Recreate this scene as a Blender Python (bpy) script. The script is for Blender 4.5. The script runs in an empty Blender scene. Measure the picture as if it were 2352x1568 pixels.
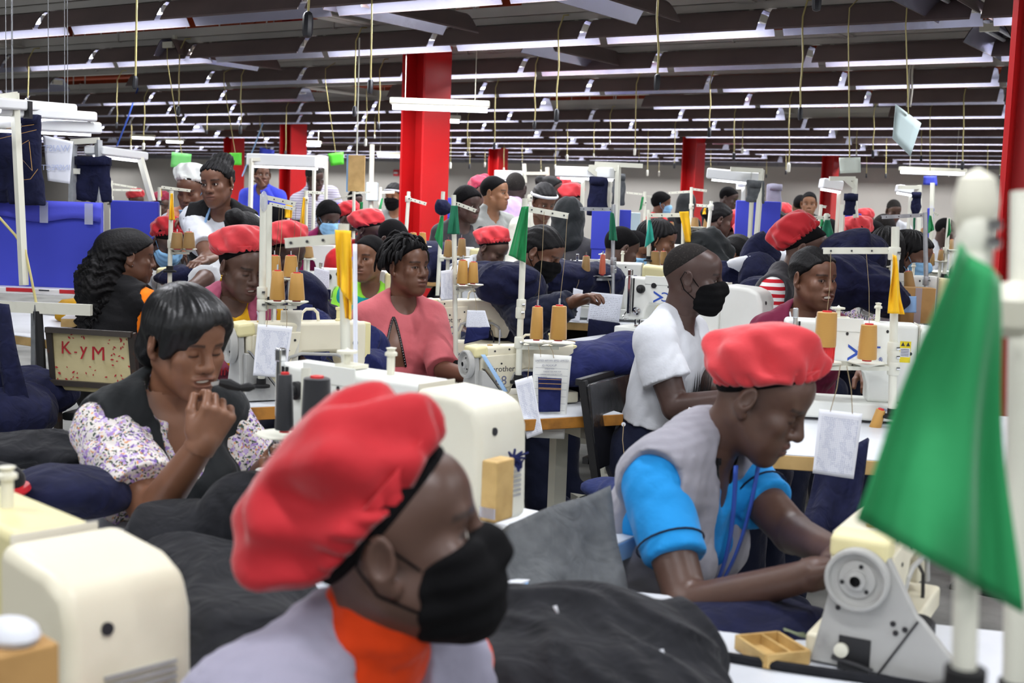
import bpy, bmesh, math, random
import numpy as np
from mathutils import Vector, Matrix, Euler
SC = bpy.context.scene
COL = SC.collection
PI = math.pi
R = math.radians
random.seed(7)
RNG = np.random.default_rng(7)

# ---------------------------------------------------------------- camera
FPX = 2900.0
CAM = Vector((0, 0, 1.45))
YAW, PITCH, ROLL = R(33.6), R(6.18), R(2.0)
_F0 = Vector((-math.sin(YAW), math.cos(YAW), 0)); _R0 = Vector((math.cos(YAW), math.sin(YAW), 0)); _Z = Vector((0, 0, 1))
CF = _F0*math.cos(PITCH) - _Z*math.sin(PITCH)
_U = _Z*math.cos(PITCH) + _F0*math.sin(PITCH)
CR = _R0*math.cos(ROLL) + _U*math.sin(ROLL)
CU = _U*math.cos(ROLL) - _R0*math.sin(ROLL)
cd = bpy.data.cameras.new('camera'); cam = bpy.data.objects.new('camera', cd); COL.objects.link(cam)
cam.matrix_world = Matrix(((CR.x, CU.x, -CF.x, CAM.x), (CR.y, CU.y, -CF.y, CAM.y), (CR.z, CU.z, -CF.z, CAM.z), (0, 0, 0, 1)))
cd.sensor_width = 36; cd.lens = FPX/2352*36; cd.clip_start = .05; cd.clip_end = 200
cd.dof.use_dof = True; cd.dof.focus_distance = 5.0; cd.dof.aperture_fstop = 5.4
SC.camera = cam
SC.view_settings.view_transform = 'Standard'; SC.view_settings.look = 'None'
SC.view_settings.gamma = 1; SC.view_settings.use_curve_mapping = False
SC.view_settings.exposure = 0.0
# added even grey fill, standing in for the unbuilt hall behind the camera
W = bpy.data.worlds.new('world'); SC.world = W; W.use_nodes = True
W.node_tree.nodes['Background'].inputs[0].default_value = (.93, .96, 1, 1)
W.node_tree.nodes['Background'].inputs[1].default_value = .8
SC.cycles.use_adaptive_sampling = True; SC.cycles.adaptive_threshold = .08
SC.cycles.max_bounces = 5; SC.cycles.diffuse_bounces = 3; SC.cycles.glossy_bounces = 2; SC.cycles.transmission_bounces = 2; SC.cycles.transparent_max_bounces = 6
SC.cycles.caustics_reflective = False; SC.cycles.caustics_refractive = False
LAMP_W = 25.0          # power of one lamp fixture (W)

def P(px, py, d):
    """world point seen at pixel (px,py) of the 2352x1568 photograph at depth d"""
    return CAM + CF*d + CR*((px-1176)/FPX*d) + CU*(-(py-784)/FPX*d)
def PZ(px, py, z):
    """world point seen at the pixel, at height z"""
    v = CF + CR*((px-1176)/FPX) + CU*(-(py-784)/FPX)
    return CAM + v*((z-CAM.z)/v.z)
def PY(px, py, y):
    v = CF + CR*((px-1176)/FPX) + CU*(-(py-784)/FPX)
    return CAM + v*(y/v.y)
def yawdir(a):
    """horizontal direction: 0 = towards the camera, 90 = to the right in the picture, 180 = away"""
    a = R(a)
    return -_F0*math.cos(a) + _R0*math.sin(a)
def yawrot(a):
    """z rotation that turns local +Y to yawdir(a)"""
    v = yawdir(a); return math.atan2(-v.x, v.y)

# ---------------------------------------------------------------- materials
def lin(c):
    if isinstance(c, str):
        c = [int(c[i:i+2], 16) for i in (0, 2, 4)]
    o = []
    for v in c[:3]:
        v = v/255
        o.append(v/12.92 if v <= .04045 else ((v+.055)/1.055)**2.4)
    return (*o, 1)
MATS = {}
def mat(name, c, rough=.6, metal=0, spec=.5, bump=None, var=None, sheen=0, emit=None, alpha=1, vcol=False, sss=0, trans=0):
    if name in MATS: return MATS[name]
    m = bpy.data.materials.new(name); m.use_nodes = True; MATS[name] = m
    nt = m.node_tree; N = nt.nodes; L = nt.links; b = N['Principled BSDF']
    b.inputs['Base Color'].default_value = lin(c); b.inputs['Roughness'].default_value = rough
    b.inputs['Metallic'].default_value = metal; b.inputs['Specular IOR Level'].default_value = spec
    if sheen: b.inputs['Sheen Weight'].default_value = sheen; b.inputs['Sheen Roughness'].default_value = .4
    if trans: b.inputs['Transmission Weight'].default_value = trans
    if alpha < 1: b.inputs['Alpha'].default_value = alpha
    tc = None
    def coord():
        nonlocal tc
        if tc is None: tc = N.new('ShaderNodeTexCoord')
        return tc.outputs['Object']
    csock = None
    if vcol:
        a = N.new('ShaderNodeAttribute'); a.attribute_name = 'tint'; csock = a.outputs['Color']
    if var:   # (scale, other colour, low, high)
        sc, c2, lo, hi = var
        t = N.new('ShaderNodeTexNoise'); t.inputs['Scale'].default_value = sc; t.inputs['Detail'].default_value = 5
        L.new(coord(), t.inputs['Vector'])
        r = N.new('ShaderNodeMapRange'); r.inputs[1].default_value = lo; r.inputs[2].default_value = hi
        L.new(t.outputs['Fac'], r.inputs[0])
        x = N.new('ShaderNodeMix'); x.data_type = 'RGBA'
        L.new(r.outputs[0], x.inputs[0])
        if csock is not None: L.new(csock, x.inputs[6])
        else: x.inputs[6].default_value = lin(c)
        x.inputs[7].default_value = lin(c2); csock = x.outputs[2]
    if csock is not None: L.new(csock, b.inputs['Base Color'])
    if bump:  # (scale, strength, distance)
        t = N.new('ShaderNodeTexNoise'); t.inputs['Scale'].default_value = bump[0]; t.inputs['Detail'].default_value = 4
        L.new(coord(), t.inputs['Vector'])
        bp = N.new('ShaderNodeBump'); bp.inputs['Strength'].default_value = bump[1]; bp.inputs['Distance'].default_value = bump[2]
        L.new(t.outputs['Fac'], bp.inputs['Height']); L.new(bp.outputs[0], b.inputs['Normal'])
    if emit:
        b.inputs['Emission Color'].default_value = lin(emit[0]); b.inputs['Emission Strength'].default_value = emit[1]
        m.cycles.emission_sampling = 'NONE'
    return m
def weave(name, c, c2, scale=900, rough=.9, sheen=.05, fold=14, foldst=.5):
    """woven cloth: fine diagonal twill and soft wrinkles"""
    if name in MATS: return MATS[name]
    m = mat(name, c, rough, spec=.25, sheen=sheen)
    nt = m.node_tree; N = nt.nodes; L = nt.links; b = N['Principled BSDF']
    tc = N.new('ShaderNodeTexCoord')
    w = N.new('ShaderNodeTexWave'); w.bands_direction = 'DIAGONAL'; w.inputs['Scale'].default_value = scale/6; w.inputs['Distortion'].default_value = 2
    n = N.new('ShaderNodeTexNoise'); n.inputs['Scale'].default_value = 26; n.inputs['Detail'].default_value = 6
    f = N.new('ShaderNodeTexNoise'); f.inputs['Scale'].default_value = fold; f.inputs['Detail'].default_value = 2; f.inputs['Distortion'].default_value = 1.2
    for t in (w, n, f): L.new(tc.outputs['Object'], t.inputs['Vector'])
    a = N.new('ShaderNodeMath'); a.operation = 'MULTIPLY_ADD'; a.inputs[1].default_value = .35
    L.new(w.outputs['Fac'], a.inputs[0]); L.new(n.outputs['Fac'], a.inputs[2])
    r = N.new('ShaderNodeMapRange'); r.inputs[1].default_value = .35; r.inputs[2].default_value = 1.0
    L.new(a.outputs[0], r.inputs[0])
    x = N.new('ShaderNodeMix'); x.data_type = 'RGBA'; x.inputs[6].default_value = lin(c); x.inputs[7].default_value = lin(c2)
    L.new(r.outputs[0], x.inputs[0]); L.new(x.outputs[2], b.inputs['Base Color'])
    bp = N.new('ShaderNodeBump'); bp.inputs['Strength'].default_value = foldst; bp.inputs['Distance'].default_value = .02
    L.new(f.outputs['Fac'], bp.inputs['Height']); L.new(bp.outputs[0], b.inputs['Normal'])
    return m
def M(k): return MATS[k]

# ---------------------------------------------------------------- mesh helpers
class MB:
    """collects shapes into one mesh"""
    def __init__(s): s.v = []; s.f = []; s.m = []; s.cur = 0
    def add(s, vs, fs):
        o = len(s.v); s.v += [tuple(p) for p in vs]; s.f += [tuple(i+o for i in f) for f in fs]; s.m += [s.cur]*len(fs); return s
    def mi(s, i): s.cur = i; return s
    def box(s, c, sz, rz=0, rx=0, ry=0):
        c = Vector(c); e = Euler((rx, ry, rz)).to_matrix()
        vs = [c + e @ Vector((x*sz[0]/2, y*sz[1]/2, z*sz[2]/2)) for x in (-1, 1) for y in (-1, 1) for z in (-1, 1)]
        return s.add(vs, [(0, 1, 3, 2), (4, 6, 7, 5), (0, 4, 5, 1), (2, 3, 7, 6), (0, 2, 6, 4), (1, 5, 7, 3)])
    def bar(s, p, q, w, h=None, up=(0, 0, 1)):
        """square bar between two points"""
        p = Vector(p); q = Vector(q); h = w if h is None else h; d = (q-p).normalized(); up = Vector(up)
        if abs(d.dot(up)) > .95: up = Vector((0, 1, 0)) if abs(d.y) < .9 else Vector((1, 0, 0))
        a = d.cross(up).normalized(); b = a.cross(d).normalized()
        vs = [o + a*(x*w/2) + b*(y*h/2) for o in (p, q) for x, y in ((-1, -1), (1, -1), (1, 1), (-1, 1))]
        return s.add(vs, [(3, 2, 1, 0), (4, 5, 6, 7)] + [(i, (i+1) % 4, 4+(i+1) % 4, 4+i) for i in range(4)])
    def tube(s, pts, r, n=8, caps=True):
        pts = [Vector(p) for p in pts]; rs = r if isinstance(r, (list, tuple)) else [r]*len(pts)
        vs = []; fs = []; prev = None
        for i, p in enumerate(pts):
            d = (pts[min(i+1, len(pts)-1)] - pts[max(i-1, 0)])
            d = d.normalized() if d.length > 1e-9 else Vector((0, 0, 1))
            if prev is None:
                a = d.orthogonal().normalized()
            else:
                a = (prev - d*prev.dot(d)); a = a.normalized() if a.length > 1e-6 else d.orthogonal().normalized()
            prev = a; b = d.cross(a)
            for k in range(n):
                t = 2*PI*k/n; vs.append(p + (a*math.cos(t) + b*math.sin(t))*rs[i])
        for i in range(len(pts)-1):
            for k in range(n):
                k2 = (k+1) % n; fs.append((i*n+k, i*n+k2, (i+1)*n+k2, (i+1)*n+k))
        if caps:
            fs.append(tuple(range(n-1, -1, -1))); fs.append(tuple((len(pts)-1)*n+k for k in range(n)))
        return s.add(vs, fs)
    def cyl(s, p, q, r, r2=None, n=16): return s.tube([p, q], [r, r if r2 is None else r2], n)
    def lathe(s, prof, c=(0, 0, 0), n=24, axis=(0, 0, 1), caps=True):
        """prof: list of (radius, height) along axis"""
        ax = Vector(axis).normalized(); a = ax.orthogonal().normalized(); b = ax.cross(a); c = Vector(c)
        vs = [c + ax*h + (a*math.cos(2*PI*k/n) + b*math.sin(2*PI*k/n))*r for r, h in prof for k in range(n)]
        fs = [(i*n+k, i*n+(k+1) % n, (i+1)*n+(k+1) % n, (i+1)*n+k) for i in range(len(prof)-1) for k in range(n)]
        if caps:
            if prof[0][0] > 1e-6: fs.append(tuple(range(n-1, -1, -1)))
            if prof[-1][0] > 1e-6: fs.append(tuple((len(prof)-1)*n+k for k in range(n)))
        return s.add(vs, fs)
    def prism(s, poly, y0, y1, axes='xz'):
        """polygon in a plane pushed along the third axis"""
        n = len(poly)
        def mk(u, v, w):
            return {'xz': (u, w, v), 'xy': (u, v, w), 'yz': (w, u, v)}[axes]
        vs = [mk(u, v, y0) for u, v in poly] + [mk(u, v, y1) for u, v in poly]
        return s.add(vs, [tuple(range(n)), tuple(range(2*n-1, n-1, -1))] + [(i, i+n, (i+1) % n+n, (i+1) % n) for i in range(n)])
    def ell(s, c, r, n=16, m=10):
        c = Vector(c); r = (r, r, r) if not isinstance(r, (tuple, list)) else r
        prof = [(math.sin(PI*i/m), -math.cos(PI*i/m)) for i in range(m+1)]
        vs = [(c.x + q*math.cos(2*PI*k/n)*r[0], c.y + q*math.sin(2*PI*k/n)*r[1], c.z + h*r[2]) for q, h in prof for k in range(n)]
        return s.add(vs, [(i*n+k, i*n+(k+1) % n, (i+1)*n+(k+1) % n, (i+1)*n+k) for i in range(m) for k in range(n)])
    def sheet(s, fn, nu, nv):
        """fn(u,v) -> point on a grid"""
        vs = [fn(i/nu, j/nv) for j in range(nv+1) for i in range(nu+1)]
        return s.add(vs, [(j*(nu+1)+i, j*(nu+1)+i+1, (j+1)*(nu+1)+i+1, (j+1)*(nu+1)+i) for j in range(nv) for i in range(nu)])
    def mesh(s, name, mats, sharp=35, fix=True):
        me = bpy.data.meshes.new(name); me.from_pydata([tuple(v) for v in s.v], [], s.f)
        for m in (mats if isinstance(mats, (list, tuple)) else [mats]): me.materials.append(m)
        if any(s.m): me.polygons.foreach_set('material_index', s.m)
        if fix:
            bm = bmesh.new(); bm.from_mesh(me); bmesh.ops.recalc_face_normals(bm, faces=bm.faces); bm.to_mesh(me); bm.free()
        me.polygons.foreach_set('use_smooth', [True]*len(me.polygons))
        if sharp < 180: me.set_sharp_from_angle(angle=R(sharp))
        return me
    def build(s, name, mats, parent=None, sharp=35, bevel=0, seg=2, solid=0, fix=True, **kw):
        o = bpy.data.objects.new(name, s.mesh(name, mats, sharp, fix)); COL.objects.link(o)
        if parent is not None: o.parent = parent
        if solid:
            md = o.modifiers.new('solid', 'SOLIDIFY'); md.thickness = solid; md.offset = 0
        if bevel:
            md = o.modifiers.new('bevel', 'BEVEL'); md.width = bevel; md.segments = seg; md.limit_method = 'ANGLE'; md.angle_limit = R(40)
            md.harden_normals = True
        for k, v in kw.items(): o[k] = v
        return o
def tag(o, label=None, cat=None, group=None, kind=None):
    if label: o['label'] = label
    if cat: o['category'] = cat
    if group: o['group'] = group
    if kind: o['kind'] = kind
    return o
def thing(name, label, cat, loc=(0, 0, 0), rz=0, group=None, rot=None):
    o = bpy.data.objects.new(name, None); COL.objects.link(o); o.empty_display_size = .1
    o.location = loc; o.rotation_euler = rot if rot is not None else (0, 0, rz)
    return tag(o, label, cat, group)
def dup(o, loc=None, rz=None, label=None, group=None, parent=None):
    """copy of a thing with its parts and sub-parts (mesh data shared)"""
    c = o.copy(); COL.objects.link(c); c.parent = parent
    if parent is not None: c.matrix_parent_inverse = o.matrix_parent_inverse
    for ch in [x for x in ALLCH.get(o.name, o.children)]: dup(ch, parent=c)
    if loc is not None: c.location = loc
    if rz is not None: c.rotation_euler = (0, 0, rz)
    if label: c['label'] = label
    if group: c['group'] = group
    return c
ALLCH = {}
def struct(o): o['kind'] = 'structure'; return o
def text(name, s, size, m, parent, mtx, ext=.0004, font=None, align='CENTER'):
    """lettering as a thin mesh"""
    cu = bpy.data.curves.new(name, 'FONT'); cu.body = s; cu.size = size; cu.extrude = ext; cu.align_x = align; cu.align_y = 'CENTER'; cu.resolution_u = 3
    tmp = bpy.data.objects.new('tmp', cu); COL.objects.link(tmp)
    me = bpy.data.meshes.new_from_object(tmp.evaluated_get(bpy.context.evaluated_depsgraph_get()))
    bpy.data.objects.remove(tmp); me.name = name; me.materials.clear(); me.materials.append(m)
    o = bpy.data.objects.new(name, me); COL.objects.link(o); o.parent = parent; o.matrix_local = mtx
    return o
def face(loc, normal, up=(0, 0, 1), flip=False):
    """matrix whose local XY plane lies on a surface at loc with the given normal; local Y is up"""
    z = Vector(normal).normalized(); y = Vector(up); y = (y - z*y.dot(z)).normalized(); x = y.cross(z)
    if flip: x = -x
    m = Matrix.Identity(4)
    for i, a in enumerate((x, y, z)):
        for k in range(3): m[k][i] = a[k]
    for k in range(3): m[k][3] = loc[k]
    return m

mat('white_paint', 'e9ebe6', .35, spec=.5, var=(3, 'd6d8d0', .45, .9))
mat('cream_paint', 'e3ddc6', .42, var=(5, 'c9c2a8', .5, .85))
mat('yellow_cream', 'e2d9a6', .42, var=(4, 'cfc592', .5, .9))
mat('offwhite_plastic', 'dedccb', .45, var=(6, 'ccc9b4', .5, .9))
mat('grey_cover', 'a9a9a6', .5, var=(12, '7f7f7c', .55, .85))
mat('pole_paint', 'dcdcce', .4, var=(9, 'b9b7a5', .55, .9))
mat('galvanised', 'b4b7ba', .38, metal=.6, var=(20, '8e9196', .4, .8))
mat('chrome', 'd8dadd', .12, metal=1)
mat('dark_metal', '3a3a3c', .45, metal=.6)
mat('black_plastic', '17171a', .45)
mat('black_rubber', '101012', .8)
mat('red_plastic', 'd2282b', .4)
mat('paper', 'e9ecf6', .8, spec=.2, var=(4, 'd8dcea', .4, .9))
mat('paper_old', 'd6d3c8', .8, spec=.2, var=(7, 'c3bfb2', .4, .9))
mat('ink', '6a6d86', .8); mat('ink_dark', '35363f', .7); mat('ink_blue', '2a4fae', .6); mat('ink_red', 'b02a35', .6); mat('ink_grey','5f6670',.6)
mat('table_white', 'dfe3ea', .35, spec=.4, var=(6, 'c9ced6', .5, .9))
mat('wood_edge', 'b57a2e', .55, var=(18, '7d5220', .4, .75))
mat('tan_edge', 'd1ae72', .6, var=(14, 'b08e55', .4, .8))
mat('wood_box', 'cfae70', .6, var=(20, 'a8854b', .4, .8))
mat('carton', 'b58d56', .8, var=(10, '94703f', .45, .8))
weave('denim', '141a44', '262c60', 1100)
weave('denim_dark', '0d1028', '1a1e40', 1100)
weave('denim_mid', '1c2750', '363f70', 900)
weave('black_denim', '131418', '222328', 1000)
weave('grey_denim', '4b4e52', '6a6d70', 900)
mat('flag_green', '17884c', .8, sheen=.3, bump=(60, .15, .004)); mat('flag_dark', '147050', .8, sheen=.3); mat('flag_teal', '1c9483', .8, sheen=.3)
mat('flag_yellow', 'f2bd10', .8, sheen=.3, bump=(60, .15, .004))
def threadmat(name, c, c2):
    m = mat(name, c, .55, spec=.4, sheen=.4); nt = m.node_tree; N = nt.nodes; L = nt.links; b = N['Principled BSDF']
    tc = N.new('ShaderNodeTexCoord'); w = N.new('ShaderNodeTexWave'); w.bands_direction = 'Z'; w.inputs['Scale'].default_value = 120
    w.inputs['Distortion'].default_value = 3; w.inputs['Detail'].default_value = 2; w.inputs['Detail Scale'].default_value = .4
    L.new(tc.outputs['Object'], w.inputs['Vector'])
    x = N.new('ShaderNodeMix'); x.data_type = 'RGBA'; x.inputs[6].default_value = lin(c); x.inputs[7].default_value = lin(c2)
    L.new(w.outputs['Fac'], x.inputs[0]); L.new(x.outputs[2], b.inputs['Base Color'])
    return m
threadmat('thread_gold', 'c2934a', 'b68840'); threadmat('thread_brown', '9c7b48', '937245'); threadmat('thread_black', '26282c', '1b1c20'); threadmat('thread_red','c9443c','a96a44')
mat('thread_line', '9c8a6a', .8)
# ---------------------------------------------------------------- the hall
mat('concrete', '8b8b87', .8, var=(3, '5a5a58', .35, .75), bump=(30, .2, .004))
mat('plaster', 'b9b5ae', .9, var=(.6, 'a7a39d', .4, .8))
mat('upper_wall_grey', '87868d', .8, var=(.5, '77767d', .4, .8))
mat('roof_sheet', 'aaa7a2', .75, var=(.4, '85827e', .4, .7))
mat('trunking', 'c4c0b9', .55, var=(1.2, 'a5a19b', .4, .8))
mat('maroon_back', '7d6c6a', .55, var=(2, '665859', .4, .8))
mat('rust_red', 'b0451f', .7, var=(1.5, '7c2f18', .4, .8))
mat('column_red', 'c5181c', .35, spec=.5, var=(1.5, 'ad1418', .4, .8))
mat('mirror_metal', 'd0d0ea', .22, metal=.75, bump=(7, .3, .01))
mat('tube_glow', 'ffffff', .4, emit=('f3f4ff', 7.0))
mat('tube_dim', 'f2f2f6', .3)
mat('cable_cream', 'c9bd7e', .6); mat('switch_black', '22232a', .4); mat('switch_white', 'e4e2d8', .4)
YW = 28.3
mb = MB(); mb.sheet(lambda u, v: (-60+80*u, -8+40*v, 0), 8, 4); struct(mb.build('floor', M('concrete')))
mb = MB(); mb.box((-22, YW+.1, 1.28), (70, .2, 2.56)); struct(mb.build('wall_back', M('plaster')))
mb = MB(); mb.box((-22, YW+.02, 4.0), (70, .3, 2.9))  # upper part of the back wall, ribbed and greyer than the plaster below
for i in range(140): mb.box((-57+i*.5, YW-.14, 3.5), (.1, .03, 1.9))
struct(mb.build('trim_1', M('upper_wall_grey')))
mb = MB(); mb.box((-47, 10, 2.75), (.2, 40, 5.5)); struct(mb.build('wall_left', M('plaster')))
mb = MB()
for i in range(160): mb.box((-50+i*.4, 12, 5.42 + (.04 if i % 2 else 0)), (.4, 40, .02))
mb.box((-18, 12, 5.5), (64, 40, .02)); struct(mb.build('ceiling', M('roof_sheet')))
# rust red roof girders and purlins with hanger rods
mb = MB()
for y, z, h in ((17.0, 4.25, 1.1), (13.4, 4.45, .5), (21.5, 4.35, .9), (26, 4.2, .8)):
    mb.box((-19, y, z), (62, .04, h)); mb.box((-19, y-.1, z-h/2), (62, .24, .03)); mb.box((-19, y-.1, z+h/2), (62, .24, .03))
    for i in range(34): mb.box((-46+i*1.8, y-.04, z), (.06, .06, h), ry=.0)
struct(mb.build('trim_2', M('rust_red')))
mb = MB()
for i, (x, y) in enumerate(((-9, 10.6), (-3.2, 12.5), (-14, 15), (-8, 15.5))):
    mb.box((x, y, 3.75), (2.2, .9, .5)); mb.box((x-3, y, 3.8), (4, .4, .25))
struct(mb.build('trim_3', M('trunking')))

# light rows: trunking beam + mirrored trough fixtures
ROWS = [-1.0, .75, 2.5, 4.25] + [6.0+1.75*k for k in range(13)]
ZL = 2.60
def xr(y):
    """x range of a row that the camera can see (with a margin)"""
    if y < 1: return (-6, 3)
    return (-1.46*y - 1.5, -.2*y + 2.2)
for i, y in enumerate(ROWS):
    a, b = xr(y); a = max(a, -46)
    if y < 4: continue
    mb = MB(); w = .07
    mb.box(((a+b)/2, y, ZL+.265), (b-a, .10, .012)); mb.box(((a+b)/2, y-.05, ZL+.235), (b-a, .006, .07)); mb.box(((a+b)/2, y+.05, ZL+.235), (b-a, .006, .07))
    mb.box(((a+b)/2, y, ZL+.175), (b-a, .05, .05))
    x = a + .7
    while x < b:
        mb.box((x, y, ZL+.235), (.012, .13, .09))
        mb.cyl((x, y+.02, ZL+.26), (x, y+.02, 5.4), .008, n=5)
        x += 2.6
    struct(mb.build('trim_%d' % (10+i), M('trunking')))
# cross trunking along the depth of the hall
for i, x in enumerate((-16.4, -11.0, -6.6, -3.4, -1.2)):
    mb = MB(); mb.box((x, 15.5, ZL+.24), (.12, 22, .10)); mb.box((x+.09, 15.5, ZL+.20), (.05, 22, .012))
    struct(mb.build('trim_%d' % (40+i), M('trunking')))

def trough(L):
    """inverted mirrored trough with two tubes, along x, opening downwards"""
    r = MB(); hw, tw, h = .155, .05, .135
    def fn(u, v):
        s = u*2-1; 
        if abs(s) < .33: yy = s/.33*tw; zz = h
        else:
            t = (abs(s)-.33)/.67; yy = math.copysign(tw + (hw-tw)*t**.85, s); zz = h*(1-t**1.25)
        return ((v-.5)*L, yy, zz)
    r.mi(0).sheet(fn, 18, 1)
    b = MB(); b.sheet(lambda u, v: (fn(u, v)[0], fn(u, v)[1]*1.03, fn(u, v)[2]+.004), 18, 1)
    b.box((0, hw+.002, .004), (L, .004, .012)); b.box((0, -hw-.002, .004), (L, .004, .012))
    t = MB(); t.cyl((-L/2+.05, 0, .085), (L/2-.05, 0, .085), .013, n=8)
    e = MB(); e.box((0, 0, .09), (.03, .125, .05))
    return (r.mesh('reflector', M('mirror_metal'), fix=False), b.mesh('housing', M('maroon_back'), fix=False), t.mesh('tube', M('tube_glow')), e.mesh('lamp_holder', M('offwhite_plastic')))
TROUGH = {L: trough(L) for L in (1.25, 2.45)}; DIM = {}
for L_ in TROUGH: DIM[L_] = TROUGH[L_][2].copy(); DIM[L_].materials.clear(); DIM[L_].materials.append(M('tube_dim'))
BRK = MB(); BRK.bar((0, 0, .13), (0, 0, .18), .03); BRK = BRK.mesh('bracket', M('offwhite_plastic'))
LGT = bpy.data.lights.new('lamp_light', 'AREA'); LGT.shape = 'RECTANGLE'; LGT.size = 1.2; LGT.size_y = .09; LGT.energy = LAMP_W; LGT.color = (.97, .98, 1)
LGT2 = LGT.copy(); LGT2.size = 2.3; LGT2.energy = LAMP_W*2.0
def lamp(x, y, L, label, group, lit=True, rz=0, z=ZL, light=True, parts=True):
    t = thing('ceiling_lamp', label, 'lamp', (x, y, z), rz, group)
    sp = [('reflector', 0, (0, 0, 0)), ('housing', 1, (0, 0, 0)), ('tube', 2, (0, -.045, 0)), ('tube', 2, (0, .045, 0))]
    if parts: sp += [('lamp_holder', 3, (L/2-.03, 0, 0)), ('lamp_holder', 3, (.03-L/2, 0, 0))]
    for n, mi, lc in sp:
        me = TROUGH[L][mi] if n != 'tube' or lit else DIM[L]
        o = bpy.data.objects.new(n, me); COL.objects.link(o); o.parent = t; o.location = lc
    if light:
        o = bpy.data.objects.new('lamp_light', LGT if L < 2 else LGT2); COL.objects.link(o); o.parent = t; o.location = (0, 0, .062)
    for q in (-1, 1) if parts else (1,):
        o = bpy.data.objects.new('bracket', BRK); COL.objects.link(o); o.parent = t; o.location = (q*(L/2-.1), 0, 0)
    return t
ORD = ['nearest', 'second', 'third', 'fourth', 'fifth', 'sixth', 'seventh', 'eighth', 'ninth', 'tenth', 'eleventh', 'twelfth', 'thirteenth']
for i, y in enumerate(ROWS):
    a, b = xr(y); a = max(a, -45)
    L = 1.25 if y < 17 else 2.45
    n = 0; x = b - L/2
    vis = y > 5
    while x > a + L/2:
        k = n; n += 1
        if y < 5:
            if k % 2 == 0: lamp(x, y, L, 'mirrored strip lamp of the unlit looking rows over the foreground', 'mirrored strip lamps overhead near the camera')
        else:
            row = ORD[min(i-4, 12)]
            if (k*7+i*3) % 11 != 4:
                lamp(x, y, L, 'mirrored trough lamp in the %s ceiling row counted from the front' % row, 'mirrored trough lamps in the %s row' % row, lit=(k*5+i*2) % 7 < 5, light=(k*5+i*2) % 7 < 5, parts=y < 11)
        x -= L + (.06 if y < 17 else .12)
# short reflectors that run along the depth between the rows
XF = [(1400, 20, 'centre top, left of a hanging switch'), (1330, 140, 'just above the second row near the hall centre'), (930, 50, 'left of centre, crossing under the front row'),
      (505, 145, 'left, crossing between the second and third rows'), (2180, 30, 'top right beside the red column'), (2318, 120, 'far right touching the red column')]
for k, (px, py, w) in enumerate(XF):
    p = PZ(px, py, ZL+.03)
    lamp(p.x, p.y, 1.25, 'mirrored trough lamp turned lengthwise, %s' % w, 'mirrored lamps turned lengthwise', lit=False, rz=PI/2, z=ZL+.03, light=False)
# bare bright tubes
def bare(px0, px1, py, d, label):
    p = P((px0+px1)/2, py, d); q = P(px0, py, d); L = (P(px1, py, d)-q).length
    t = thing('tube_lamp', label, 'lamp', p, yawrot(180)); b = MB(); b.box((0, 0, .045), (L, .12, .05)); b.build('housing', M('offwhite_plastic'), t, bevel=.01)
    b = MB(); b.cyl((-L/2+.02, 0, 0), (L/2-.02, 0, 0), .022, n=10); b.build('tube', M('tube_glow'), t)
    l = bpy.data.lights.new('tube_light', 'AREA'); l.shape = 'RECTANGLE'; l.size = L; l.size_y = .05; l.energy = LAMP_W*.8; o = bpy.data.objects.new('tube_light', l); COL.objects.link(o); o.parent = t; o.location = (0, 0, -.03)
    for s in (-1, 1):
        b = MB(); b.cyl((s*L*.35, 0, .06), (s*L*.35, 0, 5.41-p.z), .003, n=5); b.build('hanger', M('offwhite_plastic'), t)
bare(896, 1125, 249, 10.0, 'bare glowing tube lamp in front of the big red column top')
bare(2066, 2218, 397, 17.0, 'bare glowing tube lamp near the right end of the back wall')
bare(302, 356, 317, 25, 'small glowing tube lamp far left above the green card')
bare(380, 422, 326, 25.5, 'small glowing tube lamp far left, right of its near twin')
bare(1003, 1058, 278, 15, 'glowing tube lamp half hidden just right of the big red column')
bare(2003, 2052, 291, 19, 'glowing tube lamp left of the big hanging white sheet')
bare(694, 738, 333, 22, 'small glowing tube lamp over the left far red column')
bare(865, 920, 358, 22, 'glowing tube lamp left of the big red column, low')

# red steel columns (H sections)
def column(px, py, d, label, w=.26, dep=.36, z1=5.4, fl=.02):
    p = P(px, py, d); t = thing('steel_column', label, 'column', (p.x, p.y, 0))
    for s in (-1, 1):
        b = MB(); b.box((s*(w/2-fl/2), 0, z1/2), (fl, dep, z1)); b.build('flange', M('column_red'), t)
    b = MB(); b.box((0, 0, z1/2), (w-2*fl, .014, z1)); b.build('web', M('column_red'), t)
    b = MB(); b.box((0, 0, .01), (w+.12, dep+.12, .02)); b.build('base_plate', M('dark_metal'), t)
    return t
t = column(973, 460, 11.0, 'big bright red steel column left of the picture centre', .25, .37)
column(1590, 420, 21.5, 'orange red steel column right of centre in the middle distance')
column(672, 420, 20.5, 'red steel column behind the bending man in striped shirt')
column(1143, 400, 27, 'dark red steel column far off by the back wall, centre')
column(1905, 420, 27, 'dark red steel column far off by the back wall, right')
column(537, 380, 27, 'dark red steel column far off behind the standing woman')
column(2352, 500, 4.9, 'red steel column at the right edge of the picture', .15, .22)

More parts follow.
